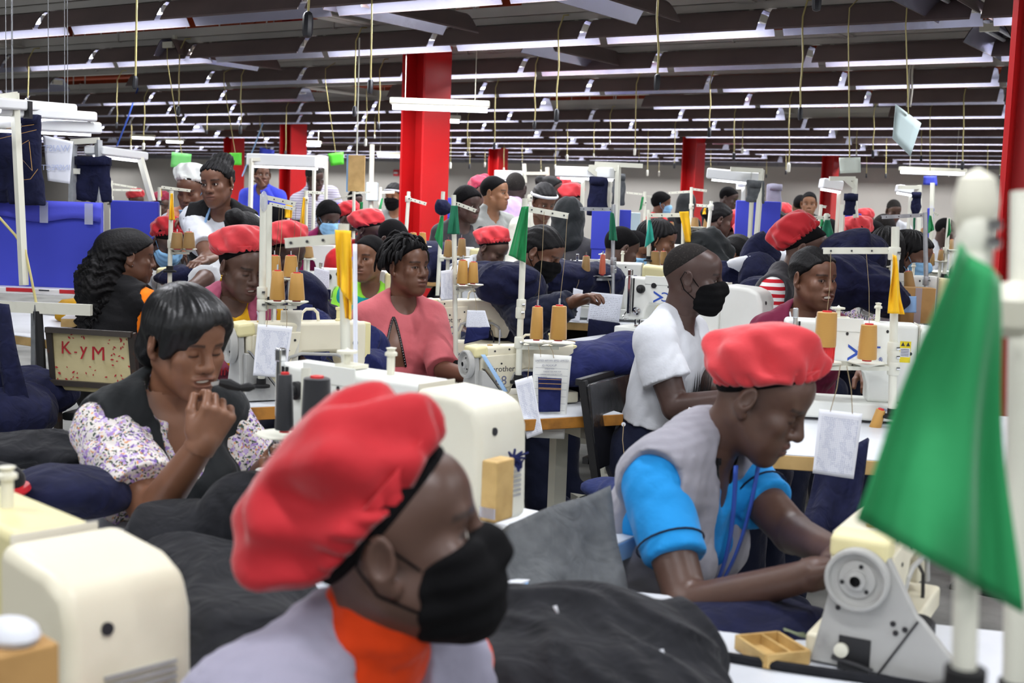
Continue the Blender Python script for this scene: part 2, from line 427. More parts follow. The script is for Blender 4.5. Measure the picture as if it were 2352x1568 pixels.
# pull cords with switches hanging from the lamp rows
CORDS = [(316,-60,174,205,'b'),(66,128,225,238,'b'),(413,113,243,266,'b'),(270,196,280,295,'b'),(332,232,328,345,'w'),(555,190,286,308,'b'),(302,282,334,346,'w'),(476,262,298,308,'b'),
 (710,-80,26,87,'b'),(856,-50,182,216,'b'),(818,96,243,268,'b'),(872,185,283,300,'b'),(842,224,318,336,'w'),(658,262,345,357,'b'),(861,282,309,318,'w'),(1138,221,326,343,'b'),(1075,281,347,357,'b'),(1080,305,376,388,'b'),(1036,312,372,387,'w'),
 (1114,348,373,384,'w'),(1158,338,385,397,'w'),(1515,-70,170,207,'b'),(1282,107,250,280,'b'),(1230,178,277,298,'b'),(1461,217,340,357,'w'),(1632,180,292,315,'b'),(1402,258,322,332,'w'),(1304,283,355,370,'w'),(1277,305,378,389,'w'),
 (1489,307,390,404,'w'),(1551,287,374,387,'b'),(1688,254,350,369,'b'),(1706,300,338,353,'w'),(1633,345,388,396,'b'),(1514,365,393,405,'w'),(1243,360,390,400,'w'),(1842,80,246,276,'b'),(1815,228,374,396,'w'),(2007,268,345,363,'b'),
 (1968,313,349,358,'w'),(2036,330,398,410,'b'),(2117,300,357,372,'b'),(2214,230,370,390,'b'),(2269,338,404,418,'w'),(1880,-160,-30,26,'b'),(1761,367,400,409,'b'),(1806,350,390,401,'b'),(1991,360,398,409,'b'),(2297,375,401,412,'b'),(2180,360,398,406,'w'),(1365,300,352,362,'w'),(1200,330,372,382,'b'),(960,-40,-8,-2,'b'),(1468,340,368,378,'b'),(560,318,345,353,'w')]
POS = {'b': 'black', 'w': 'white'}
def where(px): return 'far left' if px < 350 else 'left' if px < 800 else 'left of centre' if px < 1100 else 'right of centre' if px < 1500 else 'right' if px < 1950 else 'far right'
for px, y0, y1, y2, k in CORDS:
    if px == 960: continue
    d = max(3.5, min(.10*FPX/(y2-y1)*1.02, 27))
    yh = 470+.035*(px-1176)
    row = min((y for y in ROWS if y > 4), key=lambda y: abs(PY(px, y0, y-.1).z-ZL-.03))
    top = PY(px, y0, row-.16); top.z = ZL+.004; d = (top-CAM).dot(CF)
    bot = P(px - (y1-y0)*.02, y1, d); end = P(px-(y2-y0)*.025, y2, d)
    h = (bot-end).length
    t = thing('pull_switch', '', 'switch', top, 0, 'pull switches on cords')
    t['label'] = '%s pull switch hanging on a cream cord %s, %s' % (POS[k], where(px), '%s the ceiling rows' % ('low under' if y2 > 330 else 'just under' if y2 > 200 else 'high among'))
    c = MB(); l = bot-top; sw = CR*(.004*((px*7) % 5-2)); c.tube([(0, .12, .18), (0, .06, .17), (0, -.004, .06), (0, -.002, 0), l*.4+sw, l*.75-sw*.5, l], .0055, n=6); c.build('cord', M('cable_cream'), t)
    s = MB(); dirn = (end-bot).normalized(); w = h*.2
    s.tube([l, l+dirn*h*.06, l+dirn*h*.2, l+dirn*h*.8, l+dirn*h*.95, l+dirn*h], [w*.35, w*.75, w, w, w*.8, w*.3], n=8); s.build('switch', M('switch_black' if k == 'b' else 'switch_white'), t)
# ---------------------------------------------------------------- people: implicit surfaces meshed on a grid
def V3(*a): return np.array(a if len(a) > 1 else a[0], np.float32)
def rc(a, b, ra, rb, k=.02, cut=None, op='u', ys=None): return ('rc', V3(a), V3(b), ra, rb, k, cut, op)
def el(c, r, k=.02, rot=None, op='u', cut=None): return ('el', V3(c), V3(r), None if rot is None else np.array(rot, np.float32), 0, k, cut, op)
def pl(pt, n, op='i', k=.0): return ('pl', V3(pt), V3(n), 0, 0, k, None, op)
def prim(p, q):
    if q[0] == 'rc':
        _, a, b, ra, rb = q[:5]; ab = b-a; t = np.clip((p-a) @ ab/max(float(ab @ ab), 1e-9), 0, 1)
        w = p-a-t[:, None]*ab; d = np.sqrt(np.einsum('ij,ij->i', w, w)) - (ra+(rb-ra)*t)
    elif q[0] == 'el':
        _, c, r, rot = q[:4]; w = p-c
        if rot is not None: w = w @ rot
        u = w/r; k0 = np.sqrt(np.einsum('ij,ij->i', u, u)); u = u/r; k1 = np.sqrt(np.einsum('ij,ij->i', u, u))+1e-9
        d = k0*(k0-1)/k1
    else:
        d = (p-q[1]) @ q[2]
    if q[6] is not None:
        for pt, n in q[6]: d = np.maximum(d, (p-V3(pt)) @ V3(n))
    return d
def evalp(prims, p):
    d = None
    for q in prims:
        if q[0] == 'fn': d = q[1](p, d); continue
        e = prim(p, q); k = max(q[5], 1e-5); op = q[7]
        if d is None: d = e; continue
        if op == 'u':
            h = np.maximum(k-np.abs(d-e), 0)/k; d = np.minimum(d, e) - h*h*k*.25
        elif op == 's':
            h = np.maximum(k-np.abs(d+e), 0)/k; d = np.maximum(d, -e) + h*h*k*.25
        else:
            h = np.maximum(k-np.abs(d-e), 0)/k; d = np.maximum(d, e) + h*h*k*.25
    return d
def surfnet(prims, lo, hi, h, s=4):
    lo = np.array(lo, np.float32); n = np.ceil((np.array(hi)-lo)/(h*s)).astype(int)+1
    g = np.stack(np.meshgrid(*[np.arange(m) for m in n], indexing='ij'), -1).reshape(-1, 3)
    c = (lo + (g+.5)*h*s - h*.5).astype(np.float32)
    dc = evalp(prims, c).reshape(n)
    act = np.abs(dc) < h*s*1.7+.004
    F = dc
    for ax in range(3): F = np.repeat(F, s, ax); act = np.repeat(act, s, ax)
    F = np.ascontiguousarray(F); ij = np.argwhere(act)
    F[act] = evalp(prims, (lo+ij*h).astype(np.float32))
    S = F < 0
    cs = sum(S[a:F.shape[0]-1+a, b:F.shape[1]-1+b, c_:F.shape[2]-1+c_].astype(np.int8) for a in (0, 1) for b in (0, 1) for c_ in (0, 1))
    cells = np.argwhere((cs > 0) & (cs < 8))
    if len(cells) == 0: return np.zeros((0, 3)), np.zeros((0, 4), int)
    idx = np.full(cs.shape, -1, np.int32); idx[tuple(cells.T)] = np.arange(len(cells))
    acc = np.zeros((len(cells), 3)); cnt = np.zeros(len(cells))
    for ax in range(3):
        o1, o2 = [x for x in range(3) if x != ax]
        for u in (0, 1):
            for v in (0, 1):
                a = cells.copy(); a[:, o1] += u; a[:, o2] += v; b = a.copy(); b[:, ax] += 1
                fa = F[tuple(a.T)]; fb = F[tuple(b.T)]; m = (fa < 0) != (fb < 0)
                t = fa[m]/(fa[m]-fb[m]); q = a[m].astype(float); q[:, ax] += t; acc[m] += q; cnt[m] += 1
    V = lo + acc/cnt[:, None]*h
    faces = []
    for ax in range(3):
        o1, o2 = [(1, 2), (2, 0), (0, 1)][ax]
        sl0 = [slice(None)]*3; sl1 = [slice(None)]*3; sl0[ax] = slice(0, -1); sl1[ax] = slice(1, None)
        A = S[tuple(sl0)]; e = np.argwhere(A != S[tuple(sl1)])
        e = e[(e[:, o1] > 0) & (e[:, o2] > 0) & (e[:, o1] < F.shape[o1]-1) & (e[:, o2] < F.shape[o2]-1)]
        if not len(e): continue
        fl = A[tuple(e.T)]
        def g_(da, db):
            q = e.copy(); q[:, o1] -= da; q[:, o2] -= db; return idx[tuple(q.T)]
        quad = np.stack([g_(1, 1), g_(0, 1), g_(0, 0), g_(1, 0)], 1); quad[~fl] = quad[~fl][:, ::-1]
        faces.append(quad)
    Fc = np.concatenate(faces) if faces else np.zeros((0, 4), int)
    return V, Fc[(Fc >= 0).all(1)]
def np_mesh(name, V, Fc, mats, tint=None, smooth=True):
    me = bpy.data.meshes.new(name)
    me.vertices.add(len(V)); me.vertices.foreach_set('co', np.asarray(V, np.float32).ravel())
    me.loops.add(len(Fc)*4); me.loops.foreach_set('vertex_index', np.asarray(Fc, np.int32).ravel())
    me.polygons.add(len(Fc)); me.polygons.foreach_set('loop_start', np.arange(0, len(Fc)*4, 4, dtype=np.int32)); me.polygons.foreach_set('loop_total', np.full(len(Fc), 4, np.int32))
    me.polygons.foreach_set('use_smooth', np.ones(len(Fc), bool)); me.update(calc_edges=True); me.validate()
    for m in (mats if isinstance(mats, (list, tuple)) else [mats]): me.materials.append(m)
    if tint is not None:
        a = me.color_attributes.new('tint', 'FLOAT_COLOR', 'POINT'); a.data.foreach_set('color', np.asarray(tint, np.float32).ravel())
    return me
def np_obj(name, V, Fc, mats, parent=None, tint=None):
    o = bpy.data.objects.new(name, np_mesh(name, V, Fc, mats, tint)); COL.objects.link(o); o.parent = parent; return o
def smoothv(V, Fc, it=1, lam=.5):
    for _ in range(it):
        acc = np.zeros_like(V); cnt = np.zeros(len(V))
        for a, b in ((0, 1), (1, 2), (2, 3), (3, 0)):
            np.add.at(acc, Fc[:, a], V[Fc[:, b]]); np.add.at(acc, Fc[:, b], V[Fc[:, a]]); np.add.at(cnt, Fc[:, a], 1); np.add.at(cnt, Fc[:, b], 1)
        V = V*(1-lam) + lam*acc/np.maximum(cnt, 1)[:, None]
    return V
def wrinkle(seed, amp, wl=.09, stretch=(1, 1, 1)):
    r = np.random.default_rng(seed)
    ks = [(V3(*(r.normal(size=3)/stretch))*2*PI/wl/1.7*(1+.8*i), r.uniform(0, 6.3), 1/(1+.6*i)) for i in range(4)]
    def f(p):
        o = 0; q = p + .018*np.sin(p[:, [1, 2, 0]]*38 + seed)
        for k, ph, a in ks: o = o + a*(1-2*np.abs(np.sin((q @ k)*.5 + ph)))
        return (o*amp*.55).astype(np.float32)
    return f

SKIN = {}
def skin(key, c, rough=.42):
    m = mat('skin_'+key, c, rough, spec=.45, vcol=True, bump=(140, .12, .002), var=(9, '%02x%02x%02x' % tuple(int(max(0, v*.8)) for v in [int(c[i:i+2], 16) for i in (0, 2, 4)]), .45, .95))
    SKIN[key] = (m, lin(c)); return m
skin('deep', '4a3630'); skin('dark', '573f35'); skin('brown', '6d4a39'); skin('warm', '7f5741'); skin('tan', '94684c'); skin('black', '3a2c2a')
mat('hair', '0b0a0c', .6, spec=.22, bump=(90, .5, .006)); mat('hair_soft', '0b0a0c', .85, spec=.12, bump=(220, .6, .004)); mat('hair_grey', '252221', .9, spec=.15, bump=(300, .8, .003), var=(160, '55514c', .58, .8))
mat('wig', '0a0b0d', .38, spec=.40, bump=(60, .35, .004))
mat('eye_white', 'e8e0d6', .2); mat('iris', '2a1a12', .15); mat('pupil', '0a0808', .1)
mat('mask_black', '0b0b0d', .9, spec=.15, bump=(50, .4, .006)); mat('mask_blue', '8fc3ec', .75, bump=(70, .3, .004))
mat('teeth', 'efe8dc', .25); mat('gold', 'd8a93c', .2, metal=1); mat('silver', 'd8d8dc', .15, metal=1)
def clothm(name, c, sc=9, st=.35, rough=.85, sheen=.15, var=None):
    return mat('cloth_'+name, c, rough, spec=.25, sheen=sheen, bump=(sc, st, .03), var=var)
for n_, c_ in (('white', 'd2d5dc'), ('pink', 'cf6b72'), ('blue', '1f8fd8'), ('grey', '93929c'), ('lilac_grey', '9a98ab'), ('orange', 'e0410f'), ('bright_orange', 'f57f12'), ('charcoal', '1f2224'), ('black', '121215'), ('navy', '12182f'), ('maroon', '7e2447'), ('wine', '6d1f3c'),
               ('mauve', 'a4506a'), ('mustard', 'd9a21c'), ('lime', '9df04a'), ('teal', '159a9c'), ('lavender', 'c4aad6'), ('stone', '9a9d9b'), ('royal', '4652d8'), ('peach', 'e59a78'), ('red', 'c9262c'), ('dark_grey', '3c3b3f'), ('light_grey', 'b9bcc0'), ('cream', 'ecebe0'), ('violet', '4a2bb0'), ('plum', '8a1c55'), ('green', '3f6a3f')):
    clothm(n_, c_)
mat('cap_red', 'b8232c', .75, spec=.3, sheen=.35, bump=(16, .25, .02)); mat('cap_bright', 'd23d44', .75, spec=.3, sheen=.35, bump=(16, .25, .02)); mat('cap_white', 'eef1ee', .8, sheen=.3, bump=(16, .3, .02)); mat('cap_wine', '8e1c3a', .75, sheen=.3, bump=(16, .25, .02))
def stripes(name, cols, axis, freq, noise=0):
    m = mat('cloth_'+name, cols[0], .85, spec=.25); nt = m.node_tree; N = nt.nodes; L = nt.links
    tc = N.new('ShaderNodeTexCoord'); w = N.new('ShaderNodeTexWave'); w.bands_direction = axis; w.inputs['Scale'].default_value = freq; w.inputs['Distortion'].default_value = noise
    r = N.new('ShaderNodeValToRGB'); r.color_ramp.interpolation = 'CONSTANT'; r.color_ramp.elements[0].color = lin(cols[0]); r.color_ramp.elements[1].position = .5; r.color_ramp.elements[1].color = lin(cols[1])
    L.new(tc.outputs['Object'], w.inputs['Vector']); L.new(w.outputs['Fac'], r.inputs[0]); L.new(r.outputs[0], N['Principled BSDF'].inputs['Base Color'])
stripes('red_stripe', ('ecebea', 'c01f2c'), 'Z', 9.5, .6); stripes('thin_stripe', ('d6d3de', 'a8a2bc'), 'Z', 13)
def floral():
    m = mat('cloth_floral', 'dcd6d2', .85, spec=.2); nt = m.node_tree; N = nt.nodes; L = nt.links; b = N['Principled BSDF']
    tc = N.new('ShaderNodeTexCoord'); prev = None; nz = N.new('ShaderNodeTexNoise'); nz.inputs['Scale'].default_value = 60
    ad = N.new('ShaderNodeMixRGB'); ad.blend_type = 'ADD'; ad.inputs[0].default_value = .025; L.new(tc.outputs['Object'], nz.inputs['Vector']); L.new(tc.outputs['Object'], ad.inputs[1]); L.new(nz.outputs['Color'], ad.inputs[2])
    last = None
    for sc, th, c in ((62, .0075, 'a88cc8'), (75, .0055, '4c5a50'), (52, .0062, '7f63ad'), (90, .004, 'd89a6a'), (110, .0036, '39443c'), (58, .0068, 'c3aed8')):
        v = N.new('ShaderNodeTexVoronoi'); v.inputs['Scale'].default_value = sc; L.new(ad.outputs[0], v.inputs['Vector'])
        g = N.new('ShaderNodeMath'); g.operation = 'LESS_THAN'; g.inputs[1].default_value = th*sc*.72; L.new(v.outputs['Distance'], g.inputs[0])
        x = N.new('ShaderNodeMix'); x.data_type = 'RGBA'; L.new(g.outputs[0], x.inputs[0]); x.inputs[7].default_value = lin(c)
        if last is None: x.inputs[6].default_value = lin('dcd6d2')
        else: L.new(last, x.inputs[6])
        last = x.outputs[2]
    L.new(last, b.inputs['Base Color'])
floral()

LOD = [(.0030, .0062, .0062), (.0042, .009, .0085), (.0062, .013, .0115), (.010, .018, .017)]
EYEX = .031
def head_prims(o):
    """head in its own frame: x right, y forward (face), z up; origin at mid ear height"""
    fw = o.get('fw', 1.0); nose = o.get('nose', 1.0); jaw = o.get('jaw', 1.0); cheek = o.get('cheek', 1.0); p = []
    p += [el((0, -.014, .036), (.074*fw, .094, .087)), el((0, .030, -.042), (.057*fw, .060, .074), .03)]
    p += [el((0, .058, .045), (.055*fw, .038, .045), .03)]
    for s in (-1, 1):
        p += [rc((s*.050*fw, -.008, -.048), (s*.018, .066, -.098), .020*jaw, .020, .03)]
        p += [el((s*.040*fw, .064, -.022), (.024*cheek, .022, .022*cheek), .022)]
        p += [el((s*.030*fw, .062, -.062), (.026*cheek, .020, .028), .025)]
    p += [el((0, .074, -.100), (.024*jaw, .019, .018), .02)]
    p += [rc((-.034, .0785, .021), (.034, .0785, .021), .0125, .0125, .014)]
    p += [el((0, .080, -.064), (.036, .018, .024), .018)]
    for s in (-1, 1): p += [el((s*EYEX, .098, .001), (.019, .017, .0135), .014, op='s')]
    p += [rc((0, .088, .012), (0, .104*nose, -.026), .0085, .0125, .012), el((0, .104, -.031), (.0135, .0125, .0105), .008)]
    for s in (-1, 1): p += [el((s*.0145, .094, -.034), (.0105, .0115, .0095), .007), el((s*.0085, .101, -.0415), (.0045, .006, .0035), .003, op='s')]
    mw = 1.28 if o.get('mouth', 0) > .5 else 1.0; p += [el((0, .0945, -.0578), (.0255*mw, .0118, .0085), .006), el((0, .0938, -.0722), (.0235*mw, .0118, .0098), .006)]
    if o.get('mouth', 0) > 0:
        w = o['mouth']; p += [el((0, .105, -.0655), ((.020+.007*w)*mw, .018, .0045+.0052*w), .002, op='s')]
    else: p += [el((0, .106, -.0652), (.024, .007, .0016), .004, op='s')]
    for s in (-1, 1):
        p += [el((s*EYEX, .0735, .001), (.0150, .0145, .0140), .004)]
        op = o.get('eyes', 1.0)
        if op > .15: p += [el((s*EYEX, .092, .0005), (.0125, .0125, .0058*op), .0025, op='s')]
        else: p += [el((s*EYEX, .0905, -.004), (.0125, .0045, .0012), .002, op='s')]
    for s in (-1, 1):   # ears
        rz = np.array(Euler((R(-14), 0, R(s*-24))).to_matrix())
        p += [el((s*(.076*fw+.003), -.012, -.004), (.0085, .0205, .034), .006, rz), el((s*(.076*fw+.011), -.008, .003), (.006, .012, .020), .004, rz, 's'), el((s*(.076*fw), -.003, -.033), (.008, .010, .011), .006)]
    return p
def tint_head(V, base, o):
    """natural colour differences of the skin: lips, brows, lash line; the mouth line is painted shade"""
    T = np.tile(np.array(base, np.float32), (len(V), 1)); b = np.array(base[:3])
    def blend(m, c):
        T[:, :3] = T[:, :3]*(1-m[:, None]) + np.array(c)*m[:, None]
    w = np.abs(V[:, 0]); y = V[:, 1]; z = V[:, 2]
    lip = np.clip(1.25-np.sqrt((V[:, 0]/.0275)**2 + ((z+.065)/.0172)**2), 0, .35)/.35*(y > .083)
    blend(lip*.75, o.get('lip', b*.72+np.array((.055, .012, .014))))
    if o.get('mouth', 0) == 0: blend(np.clip(1-np.abs(z+.0652)/.0024, 0, 1)*(w < .024)*(y > .083)*.8, (.012, .006, .006))  # shade in the crease of closed lips, painted as a dark line
    d = np.abs(z-(.0255-.10*np.abs(w-.034))) ; brow = np.clip(1.4-d/.0042, 0, 1)*(w > .014)*(w < .052)*(y > .055)
    blend(brow*o.get('brow', .85), (.010, .008, .008))
    if o.get('eyes', 1) > .15:
        d = np.abs(np.sqrt(((w-EYEX)/.0135)**2 + ((z-.0005)/(.0068*max(o.get('eyes', 1), .4)))**2)-1)*.008
        blend(np.clip(1.3-d/.0028, 0, 1)*(y > .066)*np.where(z > -.002, .9, .4), (.008, .006, .006))
    else:
        d = np.hypot((z+.0045), np.maximum(np.abs(w-EYEX)-.012, 0)); blend(np.clip(1.3-d/.003, 0, 1)*(y > .06)*.9, (.008, .006, .006))
    for (cx, cz, rr, col) in o.get('marks', ()): blend(np.clip(1.2-np.hypot(V[:, 0]-cx, z-cz)/rr, 0, 1)*.5, col)
    return T
def hand_prims(wr, d, pn, side, curl=(40, 50, 40, 30), spread=.0, thumb=35, sc=1.0, tcurl=20):
    """palm, four fingers of different length and a thumb; d = pointing direction, pn = the way the palm faces"""
    wr = Vector(wr); d = Vector(d).normalized(); pn = Vector(pn); pn = (pn - d*pn.dot(d)).normalized(); wv = d.cross(pn)*side
    p = [rc(wr-d*.03, wr+d*.02*sc, .025*sc, .026*sc, .02)]
    for i in range(4):
        o = wv*(.030-.0205*i)*sc
        p.append(rc(wr+d*.022*sc+o*.75, wr+d*.082*sc*(1-.03*abs(i-1.2))+o, .0135*sc, .0115*sc, .012))
    p.append(el(wr+d*.035*sc+wv*.022*sc+pn*.010*sc, (.022*sc,)*3, .02))
    tips = []
    for i, L in enumerate((.074, .084, .079, .062)):
        o = wv*(.030-.0205*i)*sc; q = wr+d*.083*sc*(1-.03*abs(i-1.2))+o
        ang = R(curl[i] if not isinstance(curl, (int, float)) else curl); dd = (d + wv*spread*(1.5-i)).normalized(); c = 0
        for j, (f, r0, r1) in enumerate(((.46, .0098, .0090), (.30, .0090, .0082), (.24, .0082, .0070))):
            c += ang*(.75 if j == 0 else 1.0)*(1 if j < 2 else .7)
            v = dd*math.cos(c)+pn*math.sin(c); q2 = q+v*L*f*sc; p.append(rc(q, q2, r0*sc, r1*sc, .004)); q = q2
        tips.append(q)
    q = wr+d*.022*sc+wv*.030*sc+pn*.008*sc
    tv = (d*math.cos(R(thumb))+wv*math.sin(R(thumb))+pn*.45).normalized()
    q2 = q+tv*.042*sc; p.append(rc(q, q2, .0145*sc, .0115*sc, .012)); tv2 = (tv+pn*math.sin(R(tcurl))-wv*.35).normalized()
    q3 = q2+tv2*.034*sc; p.append(rc(q2, q3, .0112*sc, .0088*sc, .005))
    return p, tips, q3

def cap_mesh(seed, rx=.086, ry=.103, puff=1.4, hgt=.105, sag=(0, -.03, 0), n=120, m=26, rip=.10, fold=.010):
    r = np.random.default_rng(seed); A = np.linspace(0, 2*PI, n, endpoint=False)
    ph = r.uniform(0, 6.3, 6); nk = r.integers(19, 25)
    vs = []
    prof_t = np.array([0, .05, .11, .18, .36, .55, .75, .9, 1.0]); prof_r = np.array([.90, .97, 1.05, puff*.90, puff, puff*.97, puff*.72, puff*.38, .0]); prof_z = np.array([.016, -.002, -.006, .004, hgt*.27, hgt*.66, hgt*.93, hgt*1.02, hgt*1.03])
    for j in range(m+1):
        t = j/m; rr = np.interp(t, prof_t, prof_r); zz = np.interp(t, prof_t, prof_z)
        if j > 0 and j < m:
            for dt in (-.04, .04): rr = rr*.75+.125*2*np.interp(np.clip(t+dt, 0, 1), prof_t, prof_r)*.5; zz = zz*.75+.25*np.interp(np.clip(t+dt, 0, 1), prof_t, prof_z)*.5 + zz*.0 + .125*np.interp(np.clip(t+dt, 0, 1), prof_t, prof_z)*0
        zz = np.interp(t, prof_t, prof_z)
        g = (math.exp(-((t-.17)/.13)**2))*rip*(np.abs(np.sin(A*nk/2+1.3*np.sin(A*3+ph[0])))*1.2-.6)
        fo = fold*(np.sin(A*3+ph[1]+t*5)+.8*np.sin(A*5-t*7+ph[2])+.7*np.sin(A*8+t*11+ph[3]))*math.sin(PI*min(t*1.15, 1))
        q = (1-math.exp(-t*3.2))
        x = np.cos(A)*(rx*rr*(1+g)+fo) + sag[0]*q; y = np.sin(A)*(ry*rr*(1+g)+fo)+sag[1]*q
        z = zz + sag[2]*q*(1-.3*np.sin(A)) + fo*.5
        vs.append(np.stack([x, y, z], 1))
    V = np.concatenate(vs); I = np.arange(n); F = []
    for j in range(m):
        F.append(np.stack([j*n+I, j*n+(I+1) % n, (j+1)*n+(I+1) % n, (j+1)*n+I], 1))
    return V, np.concatenate(F)

def person(label, px, py, d, face=0, torso=None, pitch=0, roll=0, lean=12, slean=0, lod=1, sk='brown', sex='f', stand=False, hair='short', cap=None, mask=None,
           clothes=(), bottom='navy', arms=None, hands=None, head=None, seed=1, hz=None, earring=None, seat=.46, group=None, gaze=(0, 0), sc=1.0, legs=True, extra=None):
    """head centre (mid ear height) is seen at px,py at depth d"""
    ho = dict(head or {}); torso = face if torso is None else torso
    H = P(px, py, d); fy = yawdir(face); sx = fy.cross(_Z)
    Hm = Matrix((sx, fy, _Z)).transposed() @ (Matrix.Rotation(R(roll), 3, 'Y') @ Matrix.Rotation(R(-pitch), 3, 'X'))
    ty = yawdir(torso); tx = ty.cross(_Z)
    T = Matrix((tx, ty, _Z)).transposed() @ (Matrix.Rotation(R(slean), 3, 'Y') @ Matrix.Rotation(R(-lean), 3, 'X'))
    hzv = Hm @ Vector((0, 0, 1)); tzv = T @ Vector((0, 0, 1)); tyv = T @ Vector((0, 1, 0))
    N = H - hzv*.085*sc - tzv*.075*sc - (Hm @ Vector((0, .022, 0))) - tyv*.012
    male = sex == 'm'; sw = (.178 if male else .158)*sc
    def TL(*a): return N + T @ (Vector(a if len(a) > 1 else a[0])*sc)
    pel = TL(0, -.01, -.50)
    org = Vector((pel.x, pel.y, 0))
    if stand: pel.z = max(pel.z, .86)
    else: pel.z = min(max(pel.z, .42), .72)
    root = thing('person', label, 'person', org, 0, group)
    hl, bl, cl = LOD[lod]
    L = lambda v: tuple(Vector(v)-org)
    # arms
    A = {}
    for s, k in ((-1, 'L'), (1, 'R')):   # local x: +1 = the person's right
        a = (arms or {}).get(k)
        sh = TL(s*sw, -.005, -.065)
        if a is None: a = ((s*.205, .075, -.33), (s*.10, .30, -.36))
        e, w = [q if isinstance(q, Vector) else TL(q) for q in a]
        A[k] = (sh, e, w, s)
    m_ = 1.12 if male else 1.0; bu = ho.get('build', 1.0)
    Tn = np.array(T, np.float32)
    torso_p = [el(L(TL(0, .0, -.18)), (.150*m_*bu, .102*bu, .185), .03, Tn), el(L(TL(0, .005, -.35)), (.138*m_*bu, .104*bu, .16), .06, Tn), el(L(pel+Vector((0, 0, .02))), (.165*bu, .128*bu, .13), .06, Tn)]
    if not male:
        for s in (-1, 1): torso_p.append(el(L(TL(s*.068, .082*bu, -.20)), (.062*bu, .055*bu, .062*bu), .035, Tn))
    neck0 = TL(0, -.004, .0); neck1 = H + Hm @ Vector((0, -.020, -.045))
    nr = (.058 if male else .050)*sc
    tr = []
    for s in (-1, 1): tr.append(rc(L(TL(s*.03, -.022, .012)), L(TL(s*(sw-.015), -.01, -.05)), .046, .048*m_, .04))
    neck_p = [rc(L(neck0-tzv*.04), L(neck1), nr*1.08, nr*.98, .03)]
    arm_p = []
    for k, (sh, e, w, s) in A.items():
        ar = (1.12 if male else 1.0)*ho.get('arm', 1.0)
        arm_p.append((rc(L(sh), L(e), .053*ar, .042*ar, .03), rc(L(e), L(w), .041*ar, .027*ar, .012)))
    body = torso_p + tr + neck_p + [q for a in arm_p for q in a]
    # legs
    leg_p = []
    if legs:
        for s in (-1, 1):
            hp = pel + T.col[0]*(s*.085); hp.z = pel.z-.02
            if stand: kn = hp + ty*.02; kn.z = .48; an = kn - ty*.02; an.z = .09
            else: kn = hp + ty*.40 + tx*(s*.05); kn.z = max(hp.z-.01, .44); an = kn + ty*.02; an.z = .09
            leg_p += [rc(L(hp), L(kn), .085*bu, .058, .04), rc(L(kn), L(an), .056, .038, .02), rc(L(an-_Z*.05), L(an+ty*.12-_Z*.055), .035, .03, .02)]
    fingers = []; hand_info = {}
    for k, (sh, e, w, s) in A.items():
        hs = (hands or {}).get(k)
        if hs is None: hs = dict(curl=35)
        if hs is False: continue
        dd = hs.get('dir') or (w-e).normalized(); pn = hs.get('palm') or -_Z
        hp_, tips, th = hand_prims(L(w), dd, pn, s*hs.get('flip', 1), hs.get('curl', 35), hs.get('spread', .05), hs.get('thumb', 35), hs.get('sc', .97 if male else .92), hs.get('tcurl', 20))
        fingers.append((k, hp_, Vector(L(w)), dd)); hand_info[k] = (tips, th)
    # head
    Hn = np.array(Hm, np.float32); Hl = np.array(L(H), np.float32)
    hp = head_prims(ho); sk_m, sk_c = SKIN[sk]
    Vs, Fs, Ts, off = [], [], [], 0
    nl = [rc(Vector((0, -.022, -.05)), Hm.transposed() @ (neck0-tzv*.04-H), nr*.98, nr*1.08, .03)]
    nz = (Hm.transposed() @ (neck0 - H)); cutz = -.135
    V, F = surfnet(hp+nl, (-.11, -.13, -.19), (.11, .13, .145), hl)
    keep = (V[F].mean(1)[:, 2] > cutz); F = F[keep]
    V = smoothv(V, F, 1, .35)
    Tn_ = tint_head(V, sk_c, ho); V = (V*sc) @ Hn.T + Hl
    Vs.append(V); Fs.append(F); Ts.append(Tn_); off += len(V)
    cutp = np.array(L(H + hzv*(cutz+.008))); cutn = np.array(hzv)
    bp = [q for q in body+leg_p]
    allp = np.array([x for q in bp if q[0] != 'pl' for x in ((q[1], q[2]) if q[0] == 'rc' else (q[1],))])
    lo = allp.min(0)-.20; hi = allp.max(0)+.20; lo[2] = max(lo[2], -.01)
    V, F = surfnet(bp, lo, hi, bl); keep = ((V[F].mean(1)-cutp) @ cutn < 0); nearh = np.linalg.norm(V[F].mean(1)-Hl, axis=1) < .24
    F = F[keep | ~nearh]
    hh = {0: .003, 1: .0045, 2: .007, 3: .012}[lod]
    for k, hp_, wl, dd in fingers:
        c = np.array(wl + dd*.0); n_ = np.array(dd)
        fc = V[F].mean(1); F = F[~(((fc-c) @ n_ > -.004) & (np.linalg.norm(fc-c, axis=1) < .06))]
    Vs.append(V); Fs.append(F+off); Ts.append(np.tile(np.array(sk_c, np.float32), (len(V), 1))); off += len(V)
    for k, hp_, wl, dd in fingers:
        fore = arm_p[0 if k == 'L' else 1][1]; q = np.array(wl)
        V, F = surfnet([fore]+hp_, q-.22*np.ones(3), q+.22*np.ones(3), hh); fc = V[F].mean(1); F = F[((fc-q) @ np.array(dd) > -.012)]
        t_ = np.tile(np.array(sk_c, np.float32), (len(V), 1)); Vs.append(V); Fs.append(F+off); Ts.append(t_); off += len(V)
    V = np.concatenate(Vs); F = np.concatenate(Fs); Tt = np.concatenate(Ts)
    used = np.zeros(len(V), bool); used[F.ravel()] = True; rm = np.cumsum(used)-1
    np_obj('body', V[used], rm[F], sk_m, root, Tt[used])
    hM = Matrix.Translation(Vector(Hl)) @ Hm.to_4x4() @ Matrix.Scale(sc, 4)
    def hobj(name, mb, m, sharp=180, parent=None, **kw):
        o = mb.build(name, m, parent or root, sharp, **kw); o.matrix_local = hM; return o
